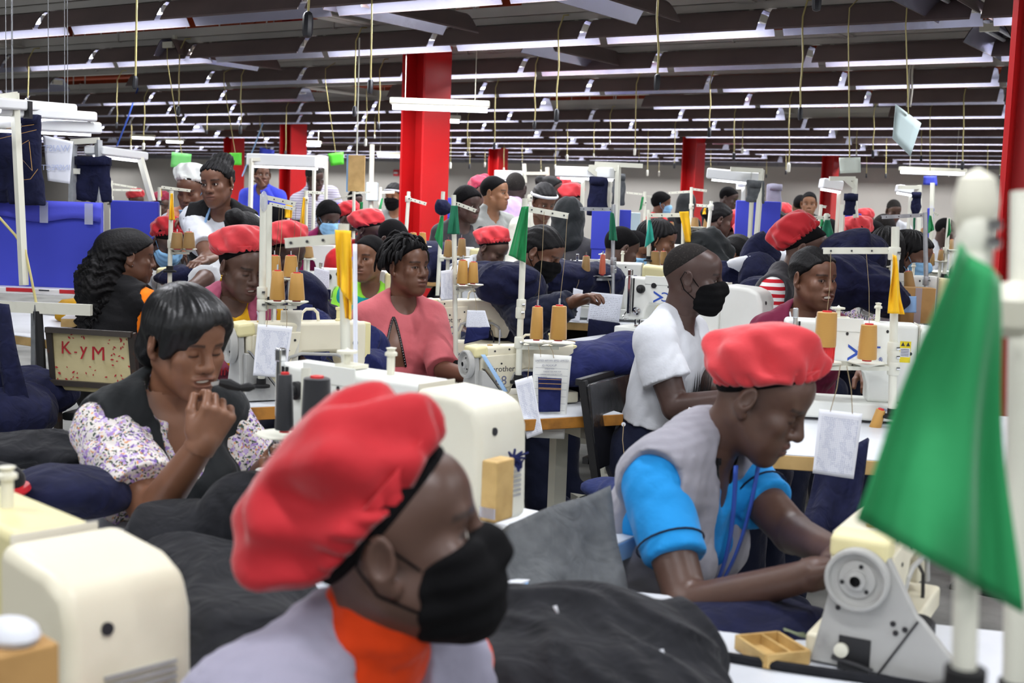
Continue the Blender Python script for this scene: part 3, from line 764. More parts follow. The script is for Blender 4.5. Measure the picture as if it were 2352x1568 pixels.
    # eyes
    if ho.get('eyes', 1.0) > .15 and lod < 3:
        for s in (-1, 1):
            g = Vector((math.sin(R(gaze[0])), math.cos(R(gaze[0])), math.sin(R(gaze[1])))).normalized()
            b = MB(); c = Vector((s*EYEX, .0735, .001)); r = .0126
            ang = [PI-a for a in (0, .5, 1.0, 1.5, 2.0, 2.45)]; prof = [(r*math.sin(a), r*math.cos(a)) for a in ang] + [(.0064, math.sqrt(r*r-.0064**2))]
            b.lathe(prof, c, 20, g); b.mi(1).lathe([(.0064, math.sqrt(r*r-.0064**2)), (.0032, .01235)], c, 20, g, caps=False); b.mi(2).lathe([(.0032, .01235), (0, .0127)], c, 20, g, caps=False)
            hobj('eye', b, [M('eye_white'), M('iris'), M('pupil')])
    if ho.get('mouth', 0) > 0 and lod < 2:
        b = MB(); b.sheet(lambda u, v: ((u-.5)*.058, .0955-.5*((u-.5)*.058)**2*30, -.0585-.0095*v), 10, 2); o = hobj('teeth', b, M('teeth'))
    # clothes
    Tz = T.to_3x3()
    for ci, c in enumerate(clothes):
        t = c.get('t', .010); pr = []; wk = wrinkle(seed*7+ci, c.get('wr', .004), c.get('wl', .10), c.get('st', (1, 1, 1)))
        for q in torso_p: pr.append(('el', q[1], q[2]+t, q[3], 0, q[5], q[6], 'u'))
        for q in tr: pr.append(('rc', q[1], q[2], q[3]+t*.8, q[4]+t*.8, .04, None, 'u'))
        if c.get('collar'): pr.append(rc(L(neck0-tzv*.05), L(neck0+tzv*c['collar']), nr*1.2+t, nr*1.05+t, .02))
        hem = TL(0, 0, c.get('hem', -.50)); pr.append(pl(L(hem), tuple(-tzv)))
        if not stand and c.get('hem', -.5) < -.6: pass
        sl = c.get('sleeve', 0)
        def sl_p(a, u=0):
            """sleeve to the fraction a of the arm"""
            o_ = []
            for kk, (ap, (k, (sh, e, w, s))) in enumerate(zip(arm_p, A.items())):
                aa = a[k] if isinstance(a, dict) else a
                if aa <= 0: continue
                lo_ = c.get('loose', .010)
                if aa <= 1:
                    pt = sh.lerp(e, aa); n_ = (e-sh).normalized()
                    o_.append(rc(L(sh), L(sh.lerp(e, min(aa+.15, 1.1))), ap[0][3]+t+.002, ap[0][3]+t*.6+lo_, .035, [(L(pt), tuple(n_))]))
                else:
                    o_.append(rc(L(sh), L(e), ap[0][3]+t, ap[0][4]+t+lo_, .03)); pt = e.lerp(w, aa-1); n_ = (w-e).normalized()
                    o_.append(rc(L(e), L(e.lerp(w, min(aa-1+.1, 1.05))), ap[1][3]+t+lo_, ap[1][4]+t+lo_*.6, .02, [(L(pt), tuple(n_))]))
            return o_
        pr += sl_p(sl)
        if c.get('ring'): pr = [rc(L(neck0-tzv*.075), L(neck0+tzv*.028), nr*1.75, nr*1.22, .01), rc(L(neck0-tzv*.07), L(neck0+tzv*.06), nr*1.5, nr*1.04, .004, None, 's'), pl(L(neck0+tzv*.026), tuple(tzv))]
        f = c.get('neck', (.060, .075))
        if not c.get('collar') or c.get('open'):
            pr.append(el(L(TL(0, .035+f[1]*.25, .030)), (f[0], f[1], .075), .006, Tn, 's'))
        if c.get('vneck'): pr.append(el(L(TL(0, .13, .02)), (c['vneck'][0], .09, c['vneck'][1]), .006, Tn, 's'))
        if c.get('armhole'):
            for k, (sh, e, w, s) in A.items(): pr.insert(5, el(L(TL(s*(sw-.022), -.005, -.058)), (.062+t,)*3, .03))
            for k, (sh, e, w, s) in A.items():
                ao = c.get('ah_off', .062); ao = ao[k] if isinstance(ao, dict) else ao; pr.append(rc(L(TL(s*(sw+ao), .005, -.03)), L(TL(s*(sw+ao-.017), .015, -.16)), c['armhole'], c['armhole']*.98, .008, None, 's'))
                pr.append(rc(L(sh.lerp(e, .55)), L(e), .075, .075, .01, None, 's'))
        pr.append(('fn', lambda p, dd, wk=wk: dd + wk(p)))
        V, F = surfnet(pr, lo, hi+.05, c.get('h', cl))
        V = smoothv(V, F, 1, .4)
        if len(V):
            o = np_obj(c['name'], V, F, M('cloth_'+c['m']) if 'cloth_'+c['m'] in MATS else M(c['m']), root)
            if c.get('label'): o['label'] = c['label']
    if legs and bottom:
        pr = [('el', torso_p[2][1], torso_p[2][2]+.016, torso_p[2][3], 0, .05, None, 'u'), ('el', torso_p[1][1], torso_p[1][2]+.004, torso_p[1][3], 0, .05, None, 'u')]
        pr += [('rc', q[1], q[2], q[3]+.024, q[4]+.030, .05, None, 'u') for i, q in enumerate(leg_p)] + [pl(L(TL(0, 0, -.33)), tuple(tzv)), pl((0, 0, .004), (0, 0, -1))]
        wk = wrinkle(seed*3+5, .004, .12); pr.append(('fn', lambda p, dd: dd + wk(p)))
        V, F = surfnet(pr, lo, hi, max(cl, .011)); np_obj('trousers', V, F, M('cloth_'+bottom) if 'cloth_'+bottom in MATS else M(bottom), root)
    # hair
    def hair_obj(prims, lo_, hi_, h, m, name='hair', sm=1):
        V, F = surfnet(prims, lo_, hi_, h); V = smoothv(V, F, sm, .4); o = np_obj(name, V, F, M(m), root); o.matrix_local = hM; return o
    hs = hair; line = hz or ((0, .083, .074 if cap is None else .092), (0, .62, -.78))   # a point of the hairline and the outward normal of its plane
    cut = pl(line[0], tuple(Vector(line[1]).normalized()), 'i', .012)
    def shell(t, wk=None, fw=ho.get('fw', 1.0)):
        q = [el((0, -.014, .036), (.074*fw+t, .094+t, .087+t)), el((0, .058, .045), (.055*fw+t*.8, .038+t*.6, .045+t*.8), .03), cut]
        if wk: q.append(('fn', wk))
        return q
    hr = {0: .0032, 1: .0045, 2: .0065, 3: .010}[lod]
    bx = ((-.14, -.17, -.16), (.14, .14, .17))
    if hs == 'short': hair_obj(shell(.005), *bx, hr, 'hair_soft')
    elif hs == 'buzz': hair_obj(shell(.0016), *bx, hr, 'hair_grey')
    elif hs in ('afro', 'short_thick'): hair_obj(shell(.016 if hs == 'short_thick' else .03, lambda p, dd: dd + .0025*np.sin(p[:, 0]*210)*np.sin(p[:, 1]*190)*np.sin(p[:, 2]*200)), *bx, hr, 'hair_soft')
    elif hs == 'cornrows': hair_obj(shell(.008, lambda p, dd: dd + .0042*np.abs(np.sin(np.arctan2(p[:, 0], p[:, 2]+.06)*11))-.002), *bx, hr, 'hair')
    elif hs == 'pulled': hair_obj(shell(.009, lambda p, dd: dd + .0015*np.sin(np.arctan2(p[:, 0], p[:, 2]+.08)*40)) + [el((0, -.115, .03), (.042, .035, .042), .02)], (-.14, -.2, -.16), bx[1], hr, 'hair')
    elif hs == 'bun': hair_obj(shell(.010) + [el((0, -.10, .085), (.05, .045, .045), .012), ('fn', lambda p, dd: dd + .002*np.sin(p[:, 0]*120+p[:, 2]*80))], (-.14, -.2, -.16), (.14, .14, .19), hr, 'hair')
    elif hs == 'top_braids':   # braided up and back with a long tail
        q = shell(.010, lambda p, dd: dd + .004*np.abs(np.sin(np.arctan2(p[:, 0], p[:, 2]+.04)*9))-.002)
        q += [el((.0, -.075, .105), (.062, .06, .048), .02), rc((.02, -.12, .09), (.05, -.135, -.02), .04, .035, .02), rc((.05, -.135, -.02), (.055, -.12, -.16), .034, .024, .02), ('fn', lambda p, dd: dd + .0035*np.sin(p[:, 0]*260+p[:, 2]*60)*np.sin(p[:, 2]*110+p[:, 1]*140))]
        hair_obj(q, (-.15, -.22, -.22), (.15, .14, .2), hr, 'hair')
    elif hs == 'locs':
        hair_obj(shell(.012), *bx, hr, 'hair_soft'); r = random.Random(seed); b = MB()
        for i in range(150):
            a = r.uniform(0, 2*PI); e_ = r.uniform(.1, 1.35); u = Vector((math.cos(a)*math.sin(e_), math.sin(a)*math.sin(e_), math.cos(e_)))
            p0 = Vector((u.x*.082, u.y*.102-.014, u.z*.096+.036))
            if (p0-Vector(line[0])).dot(Vector(line[1])) > -.006: continue
            ln = r.uniform(.06, .10)*(1.15 if u.y < .1 else .75); pts = [p0]; dv = (u*.9+Vector((r.uniform(-.3, .3), r.uniform(-.5, .1), 0))).normalized()
            for k in range(6):
                dv = (dv + Vector((0, -.05, -.75))+Vector((r.uniform(-.25, .25), r.uniform(-.25, .25), 0))).normalized(); q = pts[-1]+dv*ln/6
                w = Vector((q.x/.080, (q.y+.014)/.100, (q.z-.036)/.094))
                if w.length < 1.10 and q.z > -.08: w = w.normalized()*1.11; q = Vector((w.x*.080, w.y*.100-.014, w.z*.094+.036))
                if q.y > .045 and q.z < .075: q.y = .045
                pts.append(q)
            b.tube(pts, [.0062, .0068, .0066, .0064, .006, .0054, .003], 6)
        hobj('locs', b, M('hair'))
    elif hs == 'pixie':    # smooth short cut with a swept fringe
        q = [el((0, -.014, .040), (.093, .112, .100)), el((.0, .045, .065), (.080, .058, .052), .03), rc((-.066, .045, .05), (-.078, .035, -.015), .022, .012, .02), rc((.066, .045, .05), (.078, .035, -.015), .022, .012, .02), el((0, -.075, -.04), (.075, .055, .065), .03),
             el((-.026, .135, -.014), (.084, .082, .104), .012, None, 's'), el((0, .11, -.09), (.09, .10, .10), .01, None, 's'), pl((0, 0, -.095), (0, 0, -1), 'i', .02)]
        for s in (-1, 1): q.append(el((s*.088, -.008, -.022), (.022, .026, .036), .01, None, 's'))
        q.append(('fn', lambda p, dd: dd + .0006*np.sin(np.arctan2(p[:, 0]-.02, p[:, 1]+.05)*41+p[:, 2]*20)+.0005*np.sin(p[:, 0]*260+p[:, 2]*35)))
        hair_obj(q, (-.14, -.17, -.18), (.14, .14, .18), .0030, 'wig')
    elif hs == 'long_curly':
        q = shell(.014) + [rc((0, -.095, .03), (-.01, -.125, -.14), .082, .105, .05), rc((-.01, -.125, -.14), (-.02, -.125, -.33), .110, .085, .05), rc((-.05, -.10, -.05), (-.085, -.08, -.24), .05, .05, .04)]
        q.append(('fn', lambda p, dd: dd + .010*np.sin(p[:, 0]*95+2*np.sin(p[:, 2]*40))*np.sin(p[:, 2]*85+2*np.sin(p[:, 1]*50+p[:, 0]*30))*np.clip((.06-p[:, 2])*12, 0, 1) + .004*np.sin(p[:, 0]*210+p[:, 1]*150)*np.sin(p[:, 2]*190+p[:, 1]*90)*np.clip((.08-p[:, 2])*12, 0, 1)))
        hair_obj(q, (-.24, -.3, -.46), (.2, .14, .17), .0046, 'hair')
        b = MB(); r = random.Random(3)
        for i in range(70):
            a = r.uniform(0, 2*PI); z = r.uniform(-.40, -.05); rr = .095+.01*r.random(); c0 = Vector((-.01+math.cos(a)*rr*.95, -.125+math.sin(a)*rr*.85, z)); ph = r.uniform(0, 6); ln = r.uniform(.05, .10)
            b.tube([c0+Vector((.011*math.cos(ph+k*1.15), .011*math.sin(ph+k*1.15), -ln*k/9)) for k in range(10)], [.006]*9+[.002], 5)
        o = hobj('curls', b, M('hair'))
    elif hs == 'long_straight':
        q = shell(.012) + [rc((0, -.08, .02), (0, -.09, -.16), .075, .07, .05), rc((.05, -.03, .0), (.065, -.02, -.15), .035, .03, .03), rc((-.05, -.03, .0), (-.065, -.02, -.15), .035, .03, .03), ('fn', lambda p, dd: dd + .003*np.sin(np.arctan2(p[:, 0], p[:, 1]+.05)*26))]
        hair_obj(q, (-.16, -.2, -.27), (.16, .14, .17), hr, 'hair')
    elif hs == 'hood':
        q = [el((0, -.03, .03), (.105, .12, .125)), rc((0, -.05, -.02), (0, -.06, -.15), .10, .11, .04), el((0, .12, -.02), (.075, .085, .10), .01, None, 's'), ('fn', lambda p, dd: dd + wrinkle(seed, .004, .07)(p))]
        hair_obj(q, (-.2, -.25, -.3), (.2, .15, .2), hr*1.4, 'cloth_charcoal', 'hood')
    elif hs == 'headband':
        hair_obj(shell(.014, lambda p, dd: dd + .002*np.sin(np.arctan2(p[:, 0], p[:, 2])*24)), *bx, hr, 'hair'); 
        b = MB(); b.tube([Vector((.088*math.cos(a), -.012+.108*math.sin(a), .045+.028*math.sin(a))) for a in np.linspace(0, 2*PI, 30)], .011, 6); hobj('headband', b, M('cloth_white'))
    # cap
    if cap is not None:
        c = dict(m='cap_red', tilt=24, off=(0, -.006, .046), puff=1.32, hgt=.115, sag=(0, -.022, -.004), rip=.10, fold=.008, rx=.093, ry=.113, side=0); c.update(cap)
        if not c.get('fix'): c['tilt'] = max(c['tilt'], pitch+8); c['puff'] = min(c['puff'], 1.36); c['hgt'] = max(c['hgt'], .108)
        V, F = cap_mesh(seed, c['rx'], c['ry'], c['puff'], c['hgt'], c['sag'], n=(140, 110, 80, 48)[lod], rip=c['rip'], fold=c['fold'])
        o = np_obj('cap', V, F, M(c['m']), root); md = o.modifiers.new('s', 'SOLIDIFY'); md.thickness = .002
        o.matrix_local = hM @ Matrix.Translation(c['off']) @ Matrix.Rotation(R(c['side']), 4, 'Y') @ Matrix.Rotation(R(c['tilt']), 4, 'X')
    if mask:
        dn = mask.get('down', 0)
        base = head_prims(dict(ho, eyes=0, mouth=0))[:18]
        mp = [('fn', lambda p, dd: evalp(base, p)-.0045), el((0, .072, -.060), (.046, .042, .050), .03), rc((0, .085, -.01), (0, .110, -.028), .0155, .0165, .02), rc((-.03, .068, -.035), (.03, .068, -.035), .026, .026, .03)]
        mp += [pl((0, .06, -.012-dn), (0, -.35, 1), 'i', .006), pl((0, .034, 0), (0, -1, .25), 'i', .004), pl((0, 0, -.126), (0, 0, -1), 'i', .01)]
        mp.append(('fn', lambda p, dd: dd + .0014*np.sin(p[:, 2]*210+p[:, 0]*20)))
        V, F = surfnet(mp, (-.1, -.02, -.18), (.1, .16, .03), max(hl, .0035)); V = smoothv(V, F, 1, .4)
        if dn: V = V + np.array((0, 0, -dn))
        o = np_obj('face_mask', V, F, M(mask['m']), root); o.matrix_local = hM
        for s in (-1, 1):
            b = MB(); b.tube([(s*.058, .030, -.025), (s*.077, .0, .012), (s*.083, -.022, .026), (s*.086, -.035, .0), (s*.080, -.02, -.035), (s*.062, .028, -.075)], .0018, 5)
            o = hobj('ear_loop', b, M(mask['m']))
    if earring:
        for s in (-1, 1):
            b = MB(); b.ell((s*.079, .0, -.037), .004, 8, 6)
            if earring == 'drop': b.lathe([(.001, .0), (.0045, -.012), (.003, -.018), (0, -.019)], (s*.080, 0, -.042), 8)
            hobj('earring', b, M('gold' if earring == 'drop' else 'silver'))
    info = dict(root=root, org=org, L=L, TL=TL, N=N, T=T, H=H, Hm=Hm, hM=hM, A=A, pel=pel, hands=hand_info, hobj=hobj, tz=tzv, tx=T.col[0], ty=tyv)
    return info
# ---------------------------------------------------------------- workshop things
def S(n, d): return n/FPX*d
def at(name, label, cat, px, py, d, yaw=180, group=None):
    """thing at a pixel; local +Y points to yaw (180 = away from the camera), local X to the right in the picture"""
    return thing(name, label, cat, P(px, py, d), yawrot(yaw), group)
def sheetmesh(name, pts, nu, nv, m, ripple=0, seed=0, sag=0, curl=0):
    """cloth or paper between four corners (top left, top right, bottom right, bottom left), with UVs"""
    a, b, c, d_ = [Vector(p) for p in pts]; n = (b-a).cross(d_-a).normalized(); r = np.random.default_rng(seed); ph = r.uniform(0, 6, 4); vs = []; uv = []
    for j in range(nv+1):
        v = j/nv
        for i in range(nu+1):
            u = i/nu; p = a*(1-u)*(1-v)+b*u*(1-v)+c*u*v+d_*(1-u)*v
            o = ripple*(math.sin(u*9+ph[0]+v*2)*(.3+v)+.5*math.sin(u*17+ph[1]-v*3)*v+.4*math.sin(v*7+ph[2])) + curl*(u-.5)**2
            vs.append(p+n*o+_Z*(sag*4*u*(u-1)*(1-v))); uv.append((u, 1-v))
    F = [(j*(nu+1)+i, j*(nu+1)+i+1, (j+1)*(nu+1)+i+1, (j+1)*(nu+1)+i) for j in range(nv) for i in range(nu)]
    me = bpy.data.meshes.new(name); me.from_pydata([tuple(v) for v in vs], [], F); me.materials.append(m)
    l = me.uv_layers.new(name='UVMap')
    for p in me.polygons:
        for li in p.loop_indices: l.data[li].uv = uv[me.loops[li].vertex_index]
    me.polygons.foreach_set('use_smooth', [True]*len(me.polygons))
    return me
def sheet_thing(name, label, cat, pts, m, nu=14, nv=14, ripple=0, seed=0, th=.0012, group=None, sag=0, curl=0):
    o0 = sum((Vector(p) for p in pts), Vector())/4
    o = bpy.data.objects.new(name, sheetmesh(name, [Vector(p)-o0 for p in pts], nu, nv, m, ripple, seed, sag, curl)); COL.objects.link(o); o.location = o0
    md = o.modifiers.new('solid', 'SOLIDIFY'); md.thickness = th; md.offset = 0
    return tag(o, label, cat, group)
def uvmat(name, base, ink, kind, a=20, b=30, rough=.8):
    """printed paper: grid or lines of small type"""
    if name in MATS: return MATS[name]
    m = mat(name, base, rough, spec=.2); nt = m.node_tree; N = nt.nodes; L = nt.links; bs = N['Principled BSDF']
    uv = N.new('ShaderNodeUVMap'); sp = N.new('ShaderNodeSeparateXYZ'); L.new(uv.outputs[0], sp.inputs[0])
    def mth(op, x, y=None, z=None):
        q = N.new('ShaderNodeMath'); q.operation = op
        for k, w in enumerate((x, y, z)):
            if w is None: continue
            if isinstance(w, (int, float)): q.inputs[k].default_value = w
            else: L.new(w, q.inputs[k])
        return q.outputs[0]
    def frac(s, k): return mth('FRACT', mth('MULTIPLY', s, float(k)))
    nz = N.new('ShaderNodeTexNoise'); nz.inputs['Scale'].default_value = 1; nz.inputs['Detail'].default_value = 3; mp = N.new('ShaderNodeMapping'); mp.inputs['Scale'].default_value = (38, 60, 1) if kind != 'grid' else (70, 110, 1)
    L.new(uv.outputs[0], mp.inputs['Vector']); L.new(mp.outputs[0], nz.inputs['Vector'])
    inside = mth('MULTIPLY', mth('MULTIPLY', mth('GREATER_THAN', sp.outputs[0], .06), mth('LESS_THAN', sp.outputs[0], .94)), mth('MULTIPLY', mth('GREATER_THAN', sp.outputs[1], .05), mth('LESS_THAN', sp.outputs[1], .90)))
    if kind == 'grid':
        f = mth('MULTIPLY', mth('MAXIMUM', mth('LESS_THAN', frac(sp.outputs[0], a), .10), mth('LESS_THAN', frac(sp.outputs[1], b), .10)), .62)
        big = N.new('ShaderNodeTexNoise'); big.inputs['Scale'].default_value = 5; L.new(uv.outputs[0], big.inputs['Vector'])
        wr = mth('MULTIPLY', mth('MULTIPLY', mth('GREATER_THAN', nz.outputs['Fac'], .56), mth('GREATER_THAN', big.outputs['Fac'], .50)), .8)
        f = mth('MAXIMUM', f, wr)
    elif kind == 'type':
        f = mth('MULTIPLY', mth('LESS_THAN', mth('ABSOLUTE', mth('SUBTRACT', frac(sp.outputs[1], b), .5)), .22), mth('GREATER_THAN', nz.outputs['Fac'], .53))
        f = mth('MULTIPLY', f, .75)
    else:
        f = mth('MULTIPLY', mth('LESS_THAN', frac(sp.outputs[1], b), .08), .6)
    f = mth('MULTIPLY', f, inside)
    x = N.new('ShaderNodeMix'); x.data_type = 'RGBA'; x.inputs[6].default_value = lin(base); x.inputs[7].default_value = lin(ink); L.new(f, x.inputs[0]); L.new(x.outputs[2], bs.inputs['Base Color'])
    return m
uvmat('paper_grid', 'eceef6', '8a93b5', 'grid', 22, 34); uvmat('paper_type', 'e6eaf5', '6c7085', 'type', 1, 16); uvmat('paper_ruled', 'dfe0dc', '8d9098', 'ruled', 1, 12)
mat('tape_clear', 'cfd3e4', .15, spec=.8, alpha=.4); mat('tape_red', 'c8202b', .4); mat('tape_white', 'eceaea', .4)
mat('blue_board', '3c46c4', .75, sheen=.1, var=(2.5, '333cb4', .4, .85)); mat('blue_cloth', '4b50cf', .8, sheen=.2, bump=(12, .3, .01))
mat('glossy_black', '1b1b1d', .25, spec=.6, bump=(25, .5, .006)); mat('chair_black', '141416', .45, bump=(16, .3, .004)); mat('chair_cream', 'd3c698', .5, var=(9, 'b9a876', .5, .85)); mat('rust_steel', '4a4440', .5, metal=.5, var=(14, '7c4a2a', .62, .75))
mat('red_ink', 'b3202c', .5); mat('orange_emblem', 'cf4a1c', .6); mat('yellow_emblem', 'c9a52a', .6); mat('white_print', 'dcdcdc', .6)
mat('sticker_yellow', 'e8d21f', .4); mat('sticker_blue', '8db8e6', .5); mat('paper_blue', '9fc3ea', .7)
mat('card_green', '7fe07c', .6); mat('card_lime', '5fdc3c', .6); mat('card_white', 'f2fbf0', .6); mat('card_sky', 'd9eef0', .6); mat('faint_blue', 'b9c4e6', .8); mat('banner_blue', '3b49c8', .6)
mat('lamp_cover', 'e9ecee', .3); mat('glass_oil', 'cfd6c8', .1)

ARM_POLY = [(0, .285), (.47, .285), (.47, .05), (.30, .05), (.30, .10), (.288, .135), (.255, .160), (.13, .165), (.112, .135), (.10, .088), (.03, .085), (.012, .115), (0, .17)]
def machine(label, loc, rz, logo=None, paint='white_paint', cover='offwhite_plastic', num=None, sc=1.0, detail=2, group=None, sticker=False, bed=True, mirror_logo=False, kit=True):
    """direct drive lockstitch machine: needle head at x=0, motor cover at the right, front towards -y"""
    t = thing('sewing_machine', label, 'sewing machine', loc, rz, group); t.scale = sc if isinstance(sc, tuple) else (sc,)*3
    b = MB(); b.prism(ARM_POLY, -.055, .055); b.build('arm', M(paint), t, bevel=.013, seg=3, sharp=30)
    if bed:
        b = MB(); b.box((.225, 0, .026), (.50, .178, .052)); b.build('bed', M(paint), t, bevel=.008)
    pts = [(.472, .280), (.60, .272), (.645, .255), (.662, .21), (.668, .02), (.472, .02)]
    b = MB(); b.prism(pts, -.078, .088); b.build('motor_cover', M(cover), t, bevel=.02, seg=3, sharp=30)
    if detail >= 1:
        b = MB(); b.box((.034, -.062, .21), (.016, .016, .20)); b.box((.034, -.062, .305), (.02, .02, .03)); b.build('take_up_cover', M('chrome'), t, bevel=.004)
        b = MB(); b.box((.050, -.0565, .20), (.006, .004, .16)); b.build('slot', M('black_plastic'), t)
        b = MB(); b.lathe([(.020, 0), (.020, .012), (.012, .014), (.012, .024), (.006, .026), (.006, .034), (0, .035)], (.088, -.055, .232), 20, (0, -1, 0)); b.build('dial', M('black_plastic'), t)
        b = MB(); b.lathe([(.0125, 0), (.0125, .006), (0, .006)], (.15, -.0545, .252), 16, (0, -1, 0)); b.build('oil_window', M('black_plastic'), t)
        b = MB(); b.lathe([(.017, 0), (.017, .008), (.008, .010), (.019, .012), (.019, .016), (.010, .018), (.010, .03), (.004, .032), (0, .032)], (.074, -.055, .128), 20, (0, -1, 0)); b.build('tension_dial', M('chrome'), t)
        b = MB(); b.cyl((.05, -.02, .09), (.05, -.02, .02), .005, n=8); b.build('needle_bar', M('chrome'), t)
        b = MB(); b.cyl((.066, -.01, .09), (.066, -.01, .06), .005, n=8); b.box((.064, -.022, .057), (.02, .04, .004)); b.build('presser_foot', M('chrome'), t)
    if detail >= 2:
        b = MB(); b.box((.20, .005, .291), (.06, .05, .008)); b.cyl((.19, .0, .295), (.19, 0, .318), .008, n=10); b.lathe([(.024, .0), (.024, .005), (.006, .007), (0, .012)], (.19, 0, .318), 18); b.build('bobbin_winder', M('offwhite_plastic'), t)
        b = MB(); b.cyl((.33, 0, .285), (.33, 0, .325), .009, n=10); b.lathe([(.014, 0), (.014, .006), (.008, .010), (.012, .016), (0, .018)], (.33, 0, .325), 14); b.build('thread_post', M('offwhite_plastic'), t)
        for x, z in ((.36, .262), (.445, .20), (.22, .25)):
            b = MB(); b.lathe([(.005, 0), (.005, .002), (0, .002)], (x, -.0545, z), 10, (0, -1, 0)); b.build('screw', M('dark_metal'), t)
        b = MB(); b.tube([(.02, -.055, .12), (.012, -.075, .10), (.022, -.08, .085), (.04, -.072, .09)], .003, 6); b.build('thread_hook', M('chrome'), t)
        b = MB(); b.lathe([(.008, 0), (.008, .004), (0, .004)], (.6605, -.030, .208), 12, (1, 0, .1)); b.build('screw_hole', M('dark_metal'), t)
        for k in range(9):
            b = MB(); b.box((.6655, .012, .150-k*.0098), (.006, .095, .0044)); b.build('vent', M('grey_cover'), t)
        b = MB(); b.box((.4705, 0, .16), (.003, .118, .25)); b.build('seam', M('paper_old'), t, bevel=.0012)
        b = MB(); b.box((.19, -.056, .276), (.17, .004, .04)); b.build('top_cover', M(paint), t, bevel=.003)
    if logo:
        for (s, x, z, size, m, fl) in logo:
            if s == '>':
                b = MB(); k = size; b.prism([(x-k*.45, z-k*.55), (x+k*.55, z), (x-k*.45, z+k*.55), (x-k*.45, z+k*.36), (x+k*.16, z), (x-k*.45, z-k*.36)], -.0562, -.0556); b.build('logo', M(m), t)
            else: text('logo', s, size, M(m), t, face((x, -.0560, z), (0, -1, 0), flip=fl))
    if num: text('number', num, .05, M('ink'), t, face((.415, -.0560, .205), (0, -1, 0)))
    if sticker:
        b = MB(); b.box((.425, -.0556, .205), (.038, .0012, .062)); b.build('warning_label', M('sticker_yellow'), t)
        b = MB(); b.box((.425, -.0563, .203), (.034, .0012, .026)); b.build('label_text_field', M('paper'), t)
        for k in (-1, 1):
            b = MB(); b.prism([(.425+k*.009-.007, .222), (.425+k*.009+.007, .222), (.425+k*.009, .234)], -.0568, -.0564); b.build('warning_sign', M('ink_dark'), t)
        b = MB()
        for k in range(5): b.box((.424, -.0571, .212-k*.0045), (.028, .0006, .0016))
        b.build('label_print', M('ink_dark'), t)
        text('label_word', 'Direct Drive', .012, M('ink_blue'), t, face((.385, -.0905, .035), (0, -1, 0)))
        b = MB(); b.box((.385, -.0898, .020), (.07, .001, .012)); b.build('label_strip', M('ink_dark'), t)
    return t
def wheel(t, c, ax, r=.058, m='grey_cover'):
    b = MB(); b.lathe([(r*.30, .0), (r*.95, .0), (r, .004), (r, .024), (r*.95, .028), (r*.86, .028), (r*.80, .016), (r*.62, .014), (r*.56, .020), (r*.34, .021), (r*.30, .030), (r*.20, .032), (r*.17, .034)], c, 40, ax, caps=False); w = b.build('handwheel', M(m), t, sharp=28)
    b = MB(); b.lathe([(r*.17, .012), (0, .012)], c, 14, ax, caps=False); b.lathe([(r*.17, .012), (r*.17, .034)], c, 14, ax, caps=False); b.build('hub', M('dark_metal'), w)
    ax = Vector(ax).normalized(); a = ax.orthogonal().normalized(); e = ax.cross(a)
    for k in range(3):
        q = Vector(c)+ax*.0145+(a*math.cos(k*2.1)+e*math.sin(k*2.1))*r*.46; b = MB(); b.lathe([(r*.07, .0), (r*.07, .0075), (0, .0075)], q, 10, ax); b.build('wheel_hole', M('black_plastic'), w)
    return w
